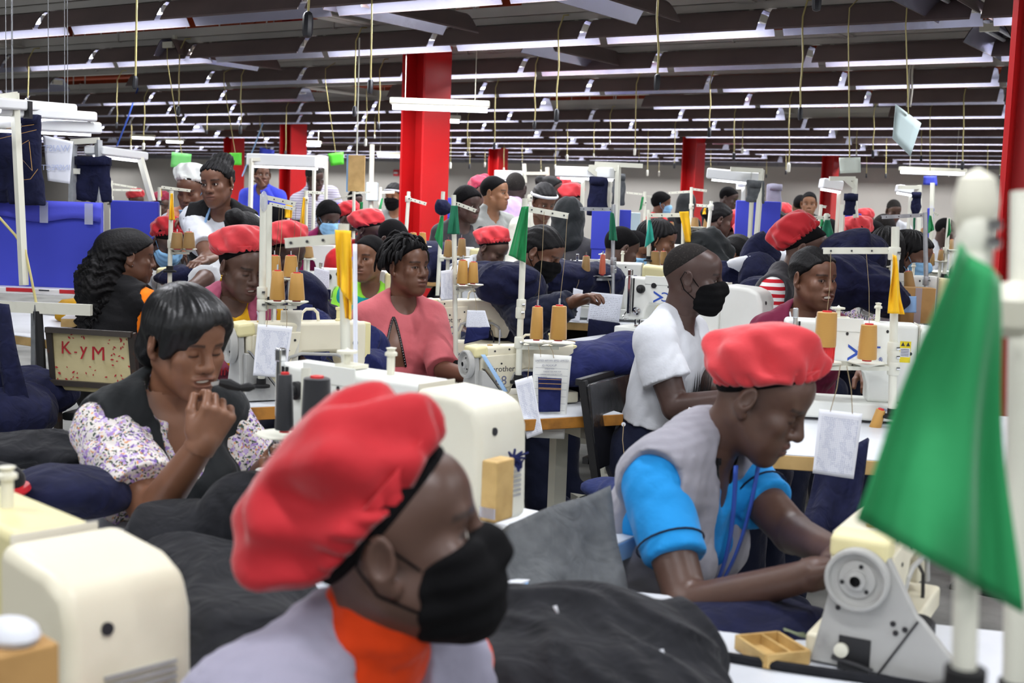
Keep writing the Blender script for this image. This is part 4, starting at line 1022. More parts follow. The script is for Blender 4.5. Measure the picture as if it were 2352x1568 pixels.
def belt_machine(label, loc, rz, num=None, logo='brother', paint='cream_paint', sc=1.0, group=None, strip=None, detail=2, guard=None):
    """belt drive machine: handwheel end at x=0, needle head at x=.52, back side towards -y"""
    t = thing('sewing_machine', label, 'sewing machine', loc, rz, group); t.scale = sc if isinstance(sc, tuple) else (sc,)*3
    W_ = .52
    poly = [(W_-x, z) for x, z in ARM_POLY]; poly = [(W_, .265), (.055, .265), (.05, .05), (.20, .05), (.215, .085), (.245, .145), (.27, .158), (.40, .160), (.425, .13), (.43, .075), (.50, .07), (.52, .12)]
    b = MB(); b.prism(poly, -.06, .055); b.build('arm', M(paint), t, bevel=.012, seg=3, sharp=30)
    b = MB(); b.box((.285, 0, .026), (.50, .178, .052)); b.build('bed', M(paint), t, bevel=.008)
    b = MB(); b.prism([(.075, .225), (.26, .235), (.255, .195), (.20, .085), (.13, .07), (.075, .15)], -.068, -.058); b.build('side_panel', M(paint), t, bevel=.005)
    b = MB(); b.prism([(.02, .262), (.085, .270), (.09, .222), (.02, .215)], -.066, .05); b.build('end_cap', M('yellow_cream'), t, bevel=.012, seg=3)
    wheel(t, (.022, -.012, .185), (-1, 0, 0), .062)
    # triangular belt guard
    g = MB(); g.prism(guard or [(-.075, -.02), (-.03, .245), (.02, .245), (.10, .03), (.12, -.02)], -.012, .012, 'yz'); gu = g.build('belt_guard', M('grey_cover'), t, bevel=.004); gu.location = (.036, -.02, 0)
    if guard is None:
      g = MB(); g.prism([(.04, .0), (.19, .0), (.055, .165), (.04, .165)], -.105, -.07); g.build('side_guard', M('grey_cover'), t, bevel=.004)
      g = MB(); g.bar((.055, -.088, .172), (.196, -.088, .0), .006, .034, (0, 1, 0)); g.build('guard_edge', M('chrome'), t)
    b = MB(); b.cyl((.17, 0, .262), (.17, 0, .335), .004, n=8); b.build('spool_pin', M('chrome'), t)
    b = MB(); b.tube([(.28, 0, .262), (.285, 0, .295), (.30, 0, .308), (.33, 0, .308), (.345, 0, .295), (.35, 0, .262)], .006, 8); b.build('lift_handle', M(paint), t)
    b = MB(); b.lathe([(.013, 0), (.013, .008), (.009, .012), (.009, .04), (.013, .044), (.013, .052), (0, .052)], (.43, 0, .262), 14); b.build('thread_post', M('yellow_cream'), t)
    b = MB(); b.lathe([(.012, 0), (.012, .004), (0, .007)], (.12, -.01, .265), 14); b.build('oil_cap', M('wood_box'), t)
    b = MB(); b.tube([(.20, -.066, .11), (.215, -.07, .145), (.26, -.07, .157), (.40, -.07, .15), (.44, -.07, .13), (.46, -.07, .08)], .006, 8); b.build('wire', M('grey_cover'), t)
    b = MB(); b.tube([(.36, -.065, .14), (.40, -.07, .11), (.415, -.07, .06), (.41, -.07, .03)], .004, 6); b.build('knee_rod', M('dark_metal'), t)
    b = MB(); b.lathe([(.010, 0), (.010, .006), (0, .006)], (.475, -.060, .19), 14, (0, -1, 0)); b.build('oil_window', M('black_plastic'), t)
    b = MB(); b.box((.535, 0, .18), (.03, .07, .16)); b.build('face_plate', M('yellow_cream'), t, bevel=.006)
    b = MB(); b.cyl((.475, 0, .075), (.475, 0, .02), .005, n=8); b.build('needle_bar', M('chrome'), t)
    for x, z in ((.12, .245), (.19, .252), (.09, .175), (.235, .205), (.15, .19)):
        b = MB(); b.lathe([(.0045, 0), (.0045, .002), (0, .002)], (x, -.0685 if z < .23 else -.0605, z), 8, (0, -1, 0)); b.build('screw', M('dark_metal'), t)
    if logo: text('logo', logo, .036, M('ink_dark'), t, face((.16, -.0686, .165), (0, -1, 0)))
    if num: text('number', num, .058, M('ink'), t, face((.15, -.0686, .112), (0, -1, 0)))
    if strip:
        s = sheetmesh('blue_strip', [(.040, -.085, .235), (.060, -.085, .235), (.165, -.112, .07), (.140, -.112, .07)], 3, 12, M('paper_blue'), .002); o = bpy.data.objects.new('blue_strip', s); COL.objects.link(o); o.parent = t; o.modifiers.new('s', 'SOLIDIFY').thickness = .001
    return t

def cone(px, y0, y1, d, w, m='thread_gold', label='', group=None, core='red_plastic', tilt=0, top=.72, thread=None, pin=True):
    """cone of thread standing between pixel rows y0 (top) and y1 (foot), w pixels wide at the foot"""
    h = S(y1-y0, d); r = S(w, d)/2; t = thing('thread_cone', label, 'thread cone', P(px, y1, d), 0, group, rot=(0, R(tilt), 0))
    b = MB(); b.lathe([(r*.55, .0), (r*.96, .002), (r, .006), (r*(1+top)/2*1.02, h*.5), (r*top, h*.985), (r*top*.9, h), (r*.35, h)], n=28); b.build('yarn', M(m), t, sharp=50)
    b = MB(); b.lathe([(r*.30, h*.96), (r*.46, h*.97), (r*.44, h*1.035), (r*.30, h*1.035), (r*.15, h*1.02)], n=18); b.build('core', M(core), t)
    b = MB(); b.lathe([(r*.5, -.004), (r*.5, .004)], n=18); b.build('core_foot', M(core), t)
    if pin:
        b = MB(); b.cyl((0, 0, h), (0, 0, h*1.22), .0035, n=8); b.build('pin', M('chrome'), t)
    if thread is not None:
        q = P(*thread) - P(px, y1, d); b = MB(); b.tube([(0, 0, h*1.04), q*.5+Vector((0, 0, h*.5))+CR*.004, q], .0009 if d < 6 else .0014, 4); b.build('thread', M('thread_line'), t)
    return t
TRAYS = []
def stand(label, base, top, d, arms=(), trays=(), clamps=(), r=.0105, m='pole_paint', group=None, wrap=None, cap=None):
    """thread stand: pole between two pixels, arms and trays as pixel segments ((x0,y0),(x1,y1),height_px)"""
    t = thing('thread_stand', label, 'thread stand', P(*base, d), 0, group); o = P(*base, d); L = lambda x, y, dd=d: P(x, y, dd)-o
    if group and o.z > .05:
        b = MB(); b.cyl((0, 0, -o.z), (0, 0, .02), r, n=8); b.build('lower_pole', M(m), t)
    b = MB(); b.cyl((0, 0, 0), L(*top), r, n=12); b.build('pole', M(m), t)
    b = MB(); b.lathe([(.03, 0), (.03, .008), (.016, .012), (.016, .03)], n=16); b.build('foot', M('black_rubber'), t)
    for (a, c, hp) in arms:
        h = S(hp, d); b = MB(); p = L(*a); q = L(*c); q = q + CF*.04
        b.bar(p, q, h, .003, up=tuple(CF)); b.bar(p+CF*.012+CU*h*.5, q+CF*.012+CU*h*.5, .003, .024, up=tuple(CF)); ar = b.build('arm', M(m), t)
        for f in (.12, .35, .62, .9):
            g = MB(); c_ = p.lerp(q, f)-CF*.0035; g.lathe([(h*.16, 0), (h*.16, .002), (0, .002)], c_, 8, tuple(-CF)); g.build('hole', M('dark_metal'), ar)
    for (x, y, w) in trays:
        TRAYS.append((x, y, d)); b = MB(); c_ = L(x, y); rr = S(w, d)/2; b.lathe([(rr*.25, -.012), (rr*.5, -.006), (rr, .002), (rr*.97, .005), (rr*.4, .0), (0, -.002)], c_, 24); b.build('cone_tray', M(m), t)
        pr = L(base[0]+(top[0]-base[0])*(y-base[1])/(top[1]-base[1]), y)
        b = MB(); b.bar(pr+Vector((0, 0, -.016)), c_+Vector((0, 0, -.016)), .022, .012); b.build('tray_bracket', M(m), t)
    for (x, y) in clamps:
        b = MB(); c_ = L(x, y); b.lathe([(r*1.35, -.02), (r*1.5, -.016), (r*1.5, .016), (r*1.35, .02)], c_, 14); k = b.build('clamp', M(m), t)
        g = MB(); g.lathe([(.005, 0), (.005, .01), (0, .01)], c_-CF*r*1.4+CR*.004, 8, tuple(CR)); g.build('bolt', M('chrome'), k)
    if cap:
        b = MB(); b.cyl(L(*top)-Vector((0, 0, .001)), L(*top)+Vector((0, 0, S(cap, d))), r*1.15, n=12); b.build('end_cap', M('black_plastic' if cap < 12 else m), t)
    return t
def flag(label, pts, d, m, seed=1, group=None, ripple=.012, th=.0016, dd=0):
    return sheet_thing('flag', label, 'flag', [P(x, y, d+dd) for x, y in pts], M(m), 14, 20, ripple, seed, th, group)
def paper(label, pts, d, m='paper_grid', curl=.0, name='paper_sheet', cat='paper', group=None, string=None, ripple=.001):
    o = sheet_thing(name, label, cat, [P(x, y, d) for x, y in pts], M(m), 10, 14, ripple, 1, .0006, group, curl=curl)
    if string:
        for (a, c) in string:
            b = MB(); b.tube([P(*a, d)-o.location, (P(*a, d)+P(*c, d))/2-o.location+CR*.004, P(*c, d)-o.location], .0011, 5); b.build('string', M('thread_line'), o)
    return o
def table(label, c, sz, rz, top='table_white', edge='tan_edge', th=.04, leg='pole_paint', group=None, name='sewing_table', z=None):
    """c = centre of the top surface"""
    t = thing(name, label, 'table', (c[0], c[1], 0), rz, group); H = c[2]
    b = MB(); b.box((0, 0, H-th/2-.002), (sz[0], sz[1], th)); b.build('edge_board', M(edge), t, bevel=.003)
    b = MB(); b.box((0, 0, H-.0015), (sz[0]-.004, sz[1]-.004, .004)); b.build('top', M(top), t)
    for sx in (-1, 1):
        b = MB(); x = sx*(sz[0]/2-.10); b.box((x, 0, H/2-th/2), (.05, .05, H-th)); b.box((x, 0, .03), (.06, sz[1]*.85, .05)); b.box((x, 0, H-th-.03), (.05, sz[1]*.7, .05)); b.build('leg', M(leg), t)
    b = MB(); b.box((0, 0, .16), (sz[0]-.2, .05, .03)); b.build('foot_rail', M(leg), t)
    return t
def pile(label, blobs, m, seed=1, amp=.018, wl=.16, h=.012, name='denim_pile', cat='fabric', group=None, floor=None, sh=.05, ridge=1.0, z0=None):
    """crumpled cloth: union of lumps given as (point, (rx,ry,rz)[, rz angle]) with folds"""
    o0 = sum((Vector(b[0]) for b in blobs), Vector())/len(blobs); pr = []
    for b in blobs:
        rot = np.array(Euler((0, 0, b[2] if len(b) > 2 else YAW)).to_matrix()); pr.append(('el', V3(*(Vector(b[0])-o0)), V3(*b[1]), rot, 0, sh, None, 'u'))
    r = np.random.default_rng(seed); ks = []
    for i in range(6):
        n = r.normal(size=3); n /= np.linalg.norm(n); m_ = r.normal(size=3); ks.append((V3(*n)*2*PI/wl*(.8 if i < 3 else 1.5)*.5, r.uniform(0, 6.3), V3(*m_)/np.linalg.norm(m_)*2*PI/(wl*2.6), r.uniform(0, 6.3), 1.0 if i < 3 else .55))
    def fn(p, dd):
        q = p + wl*.22*np.sin(p[:, [1, 2, 0]]*(5.5/wl*.35) + seed) + wl*.08*np.sin(p[:, [2, 0, 1]]*(5.5/wl*.9)+2*seed)
        o = np.zeros(len(p), np.float32)
        for k, ph, m_, p2, a in ks:
            rg = (1-np.abs(np.sin(q @ k + ph)))**1.6*(.45+.55*np.sin(p @ m_ + p2))*a
            o = np.maximum(o, rg)
        return (dd + (.35-o*1.35)*amp*1.25).astype(np.float32)
    pr.append(('fn', fn))
    if z0 is not None: pr.append(pl((0, 0, z0-o0.z), (0, 0, -1), 'i', .01))
    P_ = np.array([np.array(Vector(b[0])-o0) for b in blobs]); R_ = max(max(b[1]) for b in blobs)+amp*2+.03
    V, F = surfnet(pr, P_.min(0)-R_, P_.max(0)+R_, h); V = smoothv(V, F, 1, .4)
    o = np_obj(name, V, F, M(m)); o.location = o0
    return tag(o, label, cat, group)
def jeans(label, px, py, d, w, hgt, m='denim', yaw=180, group=None, legs=2, seed=0, flare=1.0, off=.30, rad=.56):
    """trousers hung by the waistband: two soft legs"""
    t = at('hanging_trousers', label, 'trousers', px, py, d, yaw, group); W_ = S(w, d)/2; H = S(hgt, d); pr = []
    for s in (-1, 1): pr.append(rc((s*W_*off, 0, -.02), (s*W_*(off+.10)*flare, 0, -H), W_*rad, W_*rad*.92, .03))
    pr += [rc((-W_*.5, 0, -.01), (W_*.5, 0, -.01), W_*.40, W_*.40, .03), pl((0, 0, 0), (0, 0, 1)), pl((0, 0, -H), (0, 0, -1))]
    base = list(pr); wk = wrinkle(seed+3, .008, .12, (1, 1, 3))
    def fn(p, dd): q = p*V3(1, 1.9, 1); return evalp(base, q)*.7 + wk(p)
    V, F = surfnet([('fn', fn)], (-W_*1.6, -W_, -H-.05), (W_*1.6, W_, .05), .011); np_obj('cloth', smoothv(V, F, 1, .4), F, M(m), t)
    b = MB(); b.sheet(lambda u, v: (W_*.92*math.cos(u*2*PI), W_*.50*math.sin(u*2*PI), -v*.045+.004), 24, 1); b.build('waistband', M(m), t, solid=.004)
    return t
# ---------------------------------------------------------------- the people
def tee(m, sleeve=.5, **k): return dict(dict(name='t_shirt', m=m, sleeve=sleeve), **k)
def shirt(m, sleeve=1.8, **k): return dict(dict(name='shirt', m=m, sleeve=sleeve, collar=.035, open=True, vneck=(.035, .12)), **k)
def vest(m, **k): return dict(dict(name='vest', m=m, t=.021, armhole=.078, vneck=(.06, .17), wr=.006), **k)
def piping(i, pts, m='cloth_white', r=.004, name='piping'):
    b = MB(); b.tube([i['L'](i['TL'](*p)) for p in pts], r, 6); return b.build(name, M(m), i['root'])

# front woman in the red cap, close to the camera
w = person('person in red cap, black mask, orange top and grey vest, closest to camera', 905, 1246, 1.42, face=92, torso=48, pitch=-13, roll=-2, lean=24, lod=0, sk='dark', hair='short', seed=11,
    cap=dict(m='cap_red', fix=1, tilt=38, puff=1.30, hgt=.128, off=(0, .000, .052), sag=(0, -.030, -.004), rip=.09, fold=.012, rx=.098, ry=.124, side=0), mask=dict(m='mask_black'),
    clothes=[tee('orange', 1.5, name='roll_neck_top', collar=.062, t=.010, wr=.005), vest('lilac_grey', t=.024, vneck=(.066, .21), ah_off={'R': .10, 'L': .06}, wr=.005)], bottom='navy', arms={'R': ((.22, .05, -.32), (.16, .30, -.36)), 'L': ((-.22, .08, -.31), (-.12, .34, -.33))})
b = MB(); TL = w['TL']; L = w['L']
b.sheet(lambda u, v: L(TL(.062-.052*v+(u-.5)*.018, .100+.070*math.sin(v*2.2), -.005-.27*v)), 2, 18); b.sheet(lambda u, v: L(TL(-.058+.052*v+(u-.5)*.018, .105+.070*math.sin(v*2.2), -.005-.27*v)), 2, 18); b.build('lanyard', M('flag_green'), w['root'], solid=.002)

# woman in the blue polo shirt and grey tabard
w = person('person in blue polo shirt and grey tabard bent over the lower right machine', 1744, 912, 2.6, face=68, torso=52, pitch=27, lean=28, lod=0, sk='dark', hair='short', seed=22,
    cap=dict(m='cap_bright', fix=1, tilt=34, puff=1.36, hgt=.118, off=(0, .002, .046), sag=(0, -.022, -.006), rip=.11, fold=.010, rx=.096, ry=.114), head=dict(eyes=.12, cheek=.95, jaw=.95, nose=1.03),
    clothes=[tee('blue', .62, t=.010, neck=(.062, .085), vneck=(.035, .12), wr=.004, loose=.004), dict(name='collar', m='black', ring=1, neck=(.03, .09), vneck=(.04, .13), wr=.001, t=.012), vest('grey', t=.026, vneck=(.062, .25), armhole=.064, wr=.005)], bottom='navy',
    arms={'R': (P(1580, 1392, 2.42), P(1868, 1318, 2.22)), 'L': (P(1822, 1225, 2.62), P(1930, 1275, 2.28))}, hands={'R': dict(curl=30), 'L': dict(curl=30)})
TL = w['TL']; L = w['L']
for k in 'RL':
    sh, e, wr_, s = w['A'][k]; n = (e-sh).normalized(); a = n.orthogonal().normalized(); c = n.cross(a); p = sh.lerp(e, .50); rr = .0685
    b = MB(); b.tube([L(p+(a*math.cos(t)+c*math.sin(t))*rr) for t in np.linspace(0, 2*PI, 25)], .0022, 5); b.build('sleeve_piping', M('cloth_navy'), w['root'])
b = MB(); b.sheet(lambda u, v: L(TL(.050-.048*v+(u-.5)*.017, .085+.080*math.sin(v*1.7), .035-.30*v)), 2, 18); b.sheet(lambda u, v: L(TL(-.048+.046*v+(u-.5)*.017, .088+.080*math.sin(v*1.7), .035-.30*v)), 2, 18); b.build('lanyard', M('ink_blue'), w['root'], solid=.002)

# woman with smooth short black hair holding snips to her mouth
w = person('person with smooth short black hair and floral sleeves, hand raised to her mouth', 424, 784, 3.0, face=50, torso=44, pitch=15, lean=10, lod=0, sk='warm', hair='pixie', seed=33,
    head=dict(eyes=.12, mouth=.55, cheek=1.12, jaw=1.1, fw=1.04, build=1.12, arm=1.12), clothes=[tee('floral', .78, t=.010, neck=(.085, .10), vneck=(.06, .16), loose=.030, wr=.006), vest('charcoal', t=.022, neck=(.085, .10), vneck=(.075, .185), armhole=.066, ah_off={'R': .075, 'L': .13}, wr=.004, hem=-.55)], bottom='black',
    arms={'R': (P(352, 1178, 2.80), P(462, 1022, 2.68)), 'L': (P(590, 1115, 3.22), P(640, 1050, 2.98))},
    hands={'R': dict(dir=(CU*.82+CR*.45-CF*.1), palm=(CF*.75-CR*.45+CU*.2), curl=(62, 86, 92, 94), thumb=24, sc=1.0, spread=.02), 'L': dict(curl=30)})
tips, th = w['hands']['R']; o_ = w['org']
t = thing('thread_snips', 'small black thread snips held at the mouth of the short haired woman', 'snips', P(505, 878, 2.70))
b = MB(); b.tube([(0, 0, 0), CR*.02-CU*.004, CR*.045-CU*.012], [.008, .012, .007], 8); b.build('grip', M('black_rubber'), t)
b = MB(); b.tube([CR*.045-CU*.012, CR*.062-CU*.010, CR*.075-CU*.010], [.008, .010, .004], 8); b.build('brush', M('black_rubber'), t)
b = MB(); b.bar(-CR*.018-CU*.004, (0, 0, 0), .003, .008); b.build('blade', M('grey_cover'), t)

# woman in the pink top
w = person('person with short black locs in pink top looking to the right, centre', 934, 612, 5.45, face=50, torso=30, lean=2, lod=0, sk='brown', hair='locs', seed=44, gaze=(15, 0), head=dict(fw=.96, cheek=1.05, jaw=.9, eyes=.8),
    clothes=[tee('pink', .98, t=.010, wr=.0025, wl=.16, neck=(.066, .085), loose=.016)], bottom='navy', arms={'R': (P(893, 872, 5.42), P(925, 960, 5.2)), 'L': (P(1020, 850, 5.35), P(1110, 872, 5.0))}, hands={'R': dict(curl=30), 'L': dict(curl=25, palm=Vector((0, 0, -1)))}, hz=((0, .083, .082), (0, .62, -.78)))
from mathutils.bvhtree import BVHTree
sm_ = [c for c in w['root'].children if c.name.startswith('t_shirt')][0].data
bv = BVHTree.FromPolygons([v.co+w['org'] for v in sm_.vertices], [tuple(p.vertices) for p in sm_.polygons])
def slit(u, v, o=.0025):
    """point on the sleeve along the open seam"""
    x = 904 + (u*28 - (1-u)*25)*v**.75; y = 728+114*v; r_ = (P(x, y, 1)-CAM).normalized(); h = bv.ray_cast(CAM, r_)
    return (h[0] if h[0] is not None else P(x, y, 5.4)) - r_*o - w['org']
f_ = -CF
b = MB(); b.sheet(slit, 8, 18); so_ = b.build('sleeve_slit', SKIN['warm'][0], w['root'], label='bare arm showing through the slit sleeve')
me = so_.data; a = me.color_attributes.new('tint', 'FLOAT_COLOR', 'POINT'); a.data.foreach_set('color', np.tile(np.array(SKIN['brown'][1], np.float32), len(me.vertices)))
for u in (0, 1):
    b = MB(); b.tube([slit(u, k/20, .004) for k in range(21)], .0055, 6); tr_ = b.build('slit_trim', M('black_plastic'), w['root'])
    for k in range(1, 20):
        q = MB(); q.ell(Vector(slit(u, k/20))+f_*.006, .0034, 6, 4); q.build('stud', M('silver'), tr_)

# man in the white t-shirt
w = person('person in white t-shirt and black mask, shaved head, seated looking right', 1592, 640, 4.45, face=76, torso=64, pitch=3, lean=9, lod=0, sk='deep', sex='m', hair='buzz', seed=55, mask=dict(m='mask_black'), gaze=(0, -4), head=dict(eyes=.8, nose=1.02),
    clothes=[tee('white', .58, t=.012, wr=.005, wl=.16, neck=(.066, .064), hem=-.365, loose=.020)], bottom='navy', hz=((0, .046, .104), (0, .62, -.78)),
    arms={'R': (P(1552, 935, 4.30), P(1700, 912, 4.10)), 'L': (P(1650, 915, 4.55), P(1740, 900, 4.2))}, hands={'R': dict(curl=30), 'L': dict(curl=30)})
TL = w['TL']; L = w['L']; r = random.Random(5)
b = MB()
for k in range(26):   # feather print across the chest
    u = (k % 13)/12-.5; top = r.uniform(.0, .13) if k < 13 else -.05; x0 = u*.16+.02; wd = r.uniform(.006, .011)
    fn = lambda x, z: L(TL(x, .158-1.6*x*x-.9*(z+.22)**2*(1 if z > -.22 else .3), z))
    b.add([fn(x0-wd, -.30), fn(x0+wd, -.30), fn(x0+wd*.8, -.24+top*.4), fn(x0+wd*.3+.004, -.17+top*.35), fn(x0-wd*.7, -.24+top*.4)], [(0, 1, 2, 3, 4)])
b.build('shirt_print', M('dark_metal'), w['root'], sharp=180)

# smiling woman in maroon
w = person('person with cornrows smiling in a maroon top with white piping', 1866, 640, 5.1, face=32, torso=4, pitch=3, lean=6, lod=0, sk='brown', hair='cornrows', seed=66, gaze=(22, 0), head=dict(mouth=.85, eyes=.8, cheek=1.15, fw=.97, jaw=.9),
    clothes=[tee('wine', .42, t=.010, vneck=(.060, .17), neck=(.075, .09), wr=.005)], bottom='navy', arms={'R': ((.22, .06, -.31), (.13, .30, -.34)), 'L': (P(1962, 800, 4.95), P(1990, 850, 4.7))})
for s in (-1, 1): piping(w, [(s*.066, .02, .020), (s*.070, .07, -.012), (s*.058, .105, -.05), (s*.035, .128, -.10), (s*.008, .138, -.16)])
for k in 'RL':
    sh, e, wr_, s = w['A'][k]; n = (e-sh).normalized(); a = n.orthogonal().normalized(); c = n.cross(a); p = sh.lerp(e, .42)
    b = MB(); b.tube([w['L'](p+(a*math.cos(q)+c*math.sin(q))*.072) for q in np.linspace(0, 2*PI, 25)], .004, 5); b.build('piping', M('cloth_white'), w['root'])

person('person in red cap with red and white striped sleeve behind the smiling woman', 1848, 572, 5.95, face=76, torso=62, pitch=14, lean=16, lod=1, sk='dark', hair='short', seed=77, cap=dict(m='cap_red', fix=1, tilt=52, puff=1.30, hgt=.125, off=(0, -.030, .050), rip=.15, sag=(0, -.02, .0)),
    clothes=[tee('red_stripe', .8, loose=.02), vest('dark_grey', armhole=.074)], arms={'R': ((.21, .05, -.33), (.14, .28, -.36))})
w = person('person standing with braided ponytail, black waistcoat over white t-shirt, looking at the camera', 500, 420, 6.6, face=-16, torso=-2, pitch=8, roll=4, lean=14, slean=-6, lod=0, sk='brown', hair='top_braids', seed=88, stand=True, earring='stud', gaze=(10, 0), head=dict(fw=.97, eyes=.95),
    clothes=[tee('white', .75, t=.010), vest('black', t=.020, vneck=(.058, .20), armhole=.070, hem=-.62)], bottom='navy', arms={'R': (P(478, 590, 6.45), P(462, 602, 6.2)), 'L': (P(585, 575, 6.55), P(470, 600, 6.15))}, hands={'R': dict(curl=45), 'L': dict(curl=45)})
for s in (-1, 1): piping(w, [(s*.055, .03, .02), (s*.06, .10, -.05), (s*.045, .14, -.18), (s*.03, .15, -.33)], 'sticker_blue', .007, 'lanyard')
w = person('person standing in white head cover with blue mask under the chin and peach vest', 442, 436, 7.25, face=-14, torso=8, pitch=20, lean=8, lod=1, sk='brown', hair='short', seed=99, stand=True, cap=dict(m='cap_white', tilt=22, puff=1.35, hgt=.11, rip=.10), mask=dict(m='mask_blue', down=.045), head=dict(eyes=.3),
    clothes=[shirt('white', 1.2), vest('peach', vneck=(.085, .25), armhole=.07)], bottom='navy', arms={'R': ((.24, .06, -.28), (.10, .20, -.22)), 'L': (P(485, 535, 7.2), P(432, 512, 7.0))})
piping(w, [(-.10, .0, .01), (-.085, .09, -.03), (-.05, .14, -.10)], 'cloth_red', .016, 'collar'); piping(w, [(.10, .0, .01), (.085, .09, -.03), (.05, .14, -.10)], 'cloth_red', .016, 'collar')
person('person in red cap and blue mask bent low over the white machine at left', 386, 556, 7.0, face=42, torso=30, pitch=42, lean=32, lod=1, sk='dark', hair='short', seed=101, cap=dict(m='cap_red', tilt=10, puff=1.25, hgt=.11, rip=.10), mask=dict(m='mask_blue'), clothes=[tee('light_grey', .8)], head=dict(eyes=.1))
w = person('person with long curly black hair, black vest and bright orange sleeves, seen from behind', 302, 590, 6.0, face=112, torso=158, pitch=6, lean=4, lod=1, sk='brown', hair='long_curly', seed=102, earring='stud', head=dict(eyes=.1),
    clothes=[tee('bright_orange', .95, t=.012, loose=.03), vest('black', t=.022, armhole=.085, ah_off=.045, neck=(.07, .06), vneck=None, hem=-.40)], bottom='black')
text('back_print', 'FINE', .085, M('yellow_emblem'), w['root'], Matrix.Translation(w['L'](w['TL'](.045, -.136, -.335))) @ Matrix((w['tx'], w['tz'], -w['ty'])).transposed().to_4x4(), ext=.001)
w = person('person in red cap with gold earring, mustard t-shirt and mauve vest', 553, 612, 4.95, face=48, torso=26, pitch=18, lean=16, lod=0, sk='dark', hair='short', seed=103, earring='drop', cap=dict(m='cap_bright', tilt=8, puff=1.36, hgt=.105, off=(0, -.010, .056), rip=.10), head=dict(eyes=.12, fw=.96, mouth=.3),
    clothes=[tee('mustard', .4, t=.010), vest('mauve', t=.020, vneck=(.085, .26), armhole=.078)], arms={'R': ((.22, .06, -.31), (.14, .30, -.34))})
for s in (-1, 1): piping(w, [(s*.085, .0, .012), (s*.092, .08, -.03), (s*.078, .130, -.13), (s*.055, .145, -.25)])
text('shirt_print', 'SIM TIM', .05, M('ink_red'), w['root'], Matrix.Translation(w['L'](w['TL'](0, .158, -.235))) @ Matrix((-w['tx'], w['tz'], w['ty'])).transposed().to_4x4(), ext=.001)
person('person with gathered black hair and light grey top below the standing woman', 566, 552, 5.9, face=150, torso=60, pitch=12, lean=18, lod=1, sk='dark', hair='bun', seed=104, clothes=[tee('light_grey', .8, loose=.02)], arms={'R': (P(470, 640, 5.7), P(440, 660, 5.6))})
person('person in red cap half hidden behind the taped thread stand', 655, 580, 6.1, face=48, torso=30, pitch=30, lean=20, lod=1, sk='deep', hair='short', seed=105, cap=dict(m='cap_bright', tilt=8, puff=1.32, rip=.10), clothes=[tee('navy', 1.6)], head=dict(eyes=.1))
person('person in lime green t-shirt with teal yoke and cropped hair glancing left', 848, 594, 6.75, face=-26, torso=-10, pitch=0, lean=10, lod=0, sk='warm', hair='short', seed=106, gaze=(-14, 0), clothes=[tee('lime', .75, t=.011, vneck=(.045, .11)), dict(name='yoke', m='teal', t=.016, sleeve=0, hem=-.30, neck=(.13, .16), armhole=.06)], bottom='navy')
person('person in blue shirt standing with a hand on his face behind a lamp', 603, 402, 13.0, face=20, torso=0, lod=2, sk='brown', sex='m', hair='short', seed=107, stand=True, clothes=[shirt('royal', 1.9, vneck=None)], arms={'L': ((-.20, .12, -.28), (-.03, .15, .085)), 'R': ((.22, .02, -.31), (.18, .10, -.55))})
person('person bending in a white and lilac striped polo shirt and jeans', 722, 408, 12.4, face=42, torso=20, pitch=22, roll=14, lean=16, slean=14, lod=2, sk='deep', sex='m', hair='buzz', seed=108, stand=True, clothes=[shirt('thin_stripe', .7, wr=.005)], bottom='navy', arms={'R': ((.23, .03, -.30), (.20, .14, -.54))})
person('person in blue mask and plum shirt working behind the yellow flag', 754, 502, 9.4, face=34, torso=20, pitch=20, lean=14, lod=2, sk='deep', sex='m', hair='short_thick', seed=109, mask=dict(m='mask_blue'), clothes=[shirt('plum', 1.8, vneck=None)])
person('person in small red cap, head only, below the tan hanging board', 802, 505, 10.4, face=64, torso=40, pitch=20, lean=14, lod=3, sk='deep', hair='short', seed=110, cap=dict(m='cap_red', tilt=40, puff=1.35), clothes=[tee('navy', 1.6)])
person('person in red cap leaning right behind the person in lime green', 850, 532, 8.2, face=62, torso=45, pitch=26, lean=24, lod=2, sk='deep', hair='short', seed=111, cap=dict(m='cap_bright', tilt=24, puff=1.38, sag=(0, -.05, -.01)), clothes=[tee('red', .8)])
person('person with cropped black hair just behind the woman in pink', 900, 552, 7.7, face=62, torso=45, pitch=32, lean=20, lod=2, sk='deep', sex='m', hair='short', seed=112, clothes=[tee('violet', .8)])
person('person standing in grey polo shirt with moustache, facing right', 1136, 444, 9.2, face=68, torso=40, lean=3, lod=1, sk='tan', sex='m', hair='short', seed=113, stand=True, clothes=[shirt('stone', .75, wr=.005, vneck=(.03, .10))], bottom='navy', arms={'R': ((.22, .0, -.31), (.20, .06, -.55)), 'L': ((-.22, .0, -.31), (-.20, .06, -.55))}, extra=1)
person('person standing in lavender shirt seen from behind', 1184, 433, 9.7, face=168, torso=172, lean=3, lod=1, sk='black', sex='m', hair='buzz', seed=114, stand=True, clothes=[shirt('lavender', .9, vneck=None, t=.014, loose=.025)], bottom='black', arms={'R': ((.24, .06, -.30), (.18, .22, -.45))})
person('person in red cap hidden behind the man in grey polo', 1108, 446, 10.4, face=40, lod=3, sk='deep', hair='short', seed=115, stand=True, cap=dict(m='cap_wine', tilt=30), clothes=[tee('navy', 1.5)])
person('person with short afro hair behind the green flags by the red column', 1073, 470, 9.0, face=50, torso=30, pitch=10, lod=2, sk='deep', hair='short_thick', seed=116, clothes=[tee('dark_grey', .8)])
person('person in bright red cap and glasses with white top bent over sewing', 1130, 572, 8.0, face=56, torso=36, pitch=32, lean=24, lod=1, sk='dark', hair='short', seed=117, cap=dict(m='cap_bright', tilt=14, puff=1.30, hgt=.10), head=dict(eyes=.1), clothes=[tee('white', .8), vest('light_grey')])
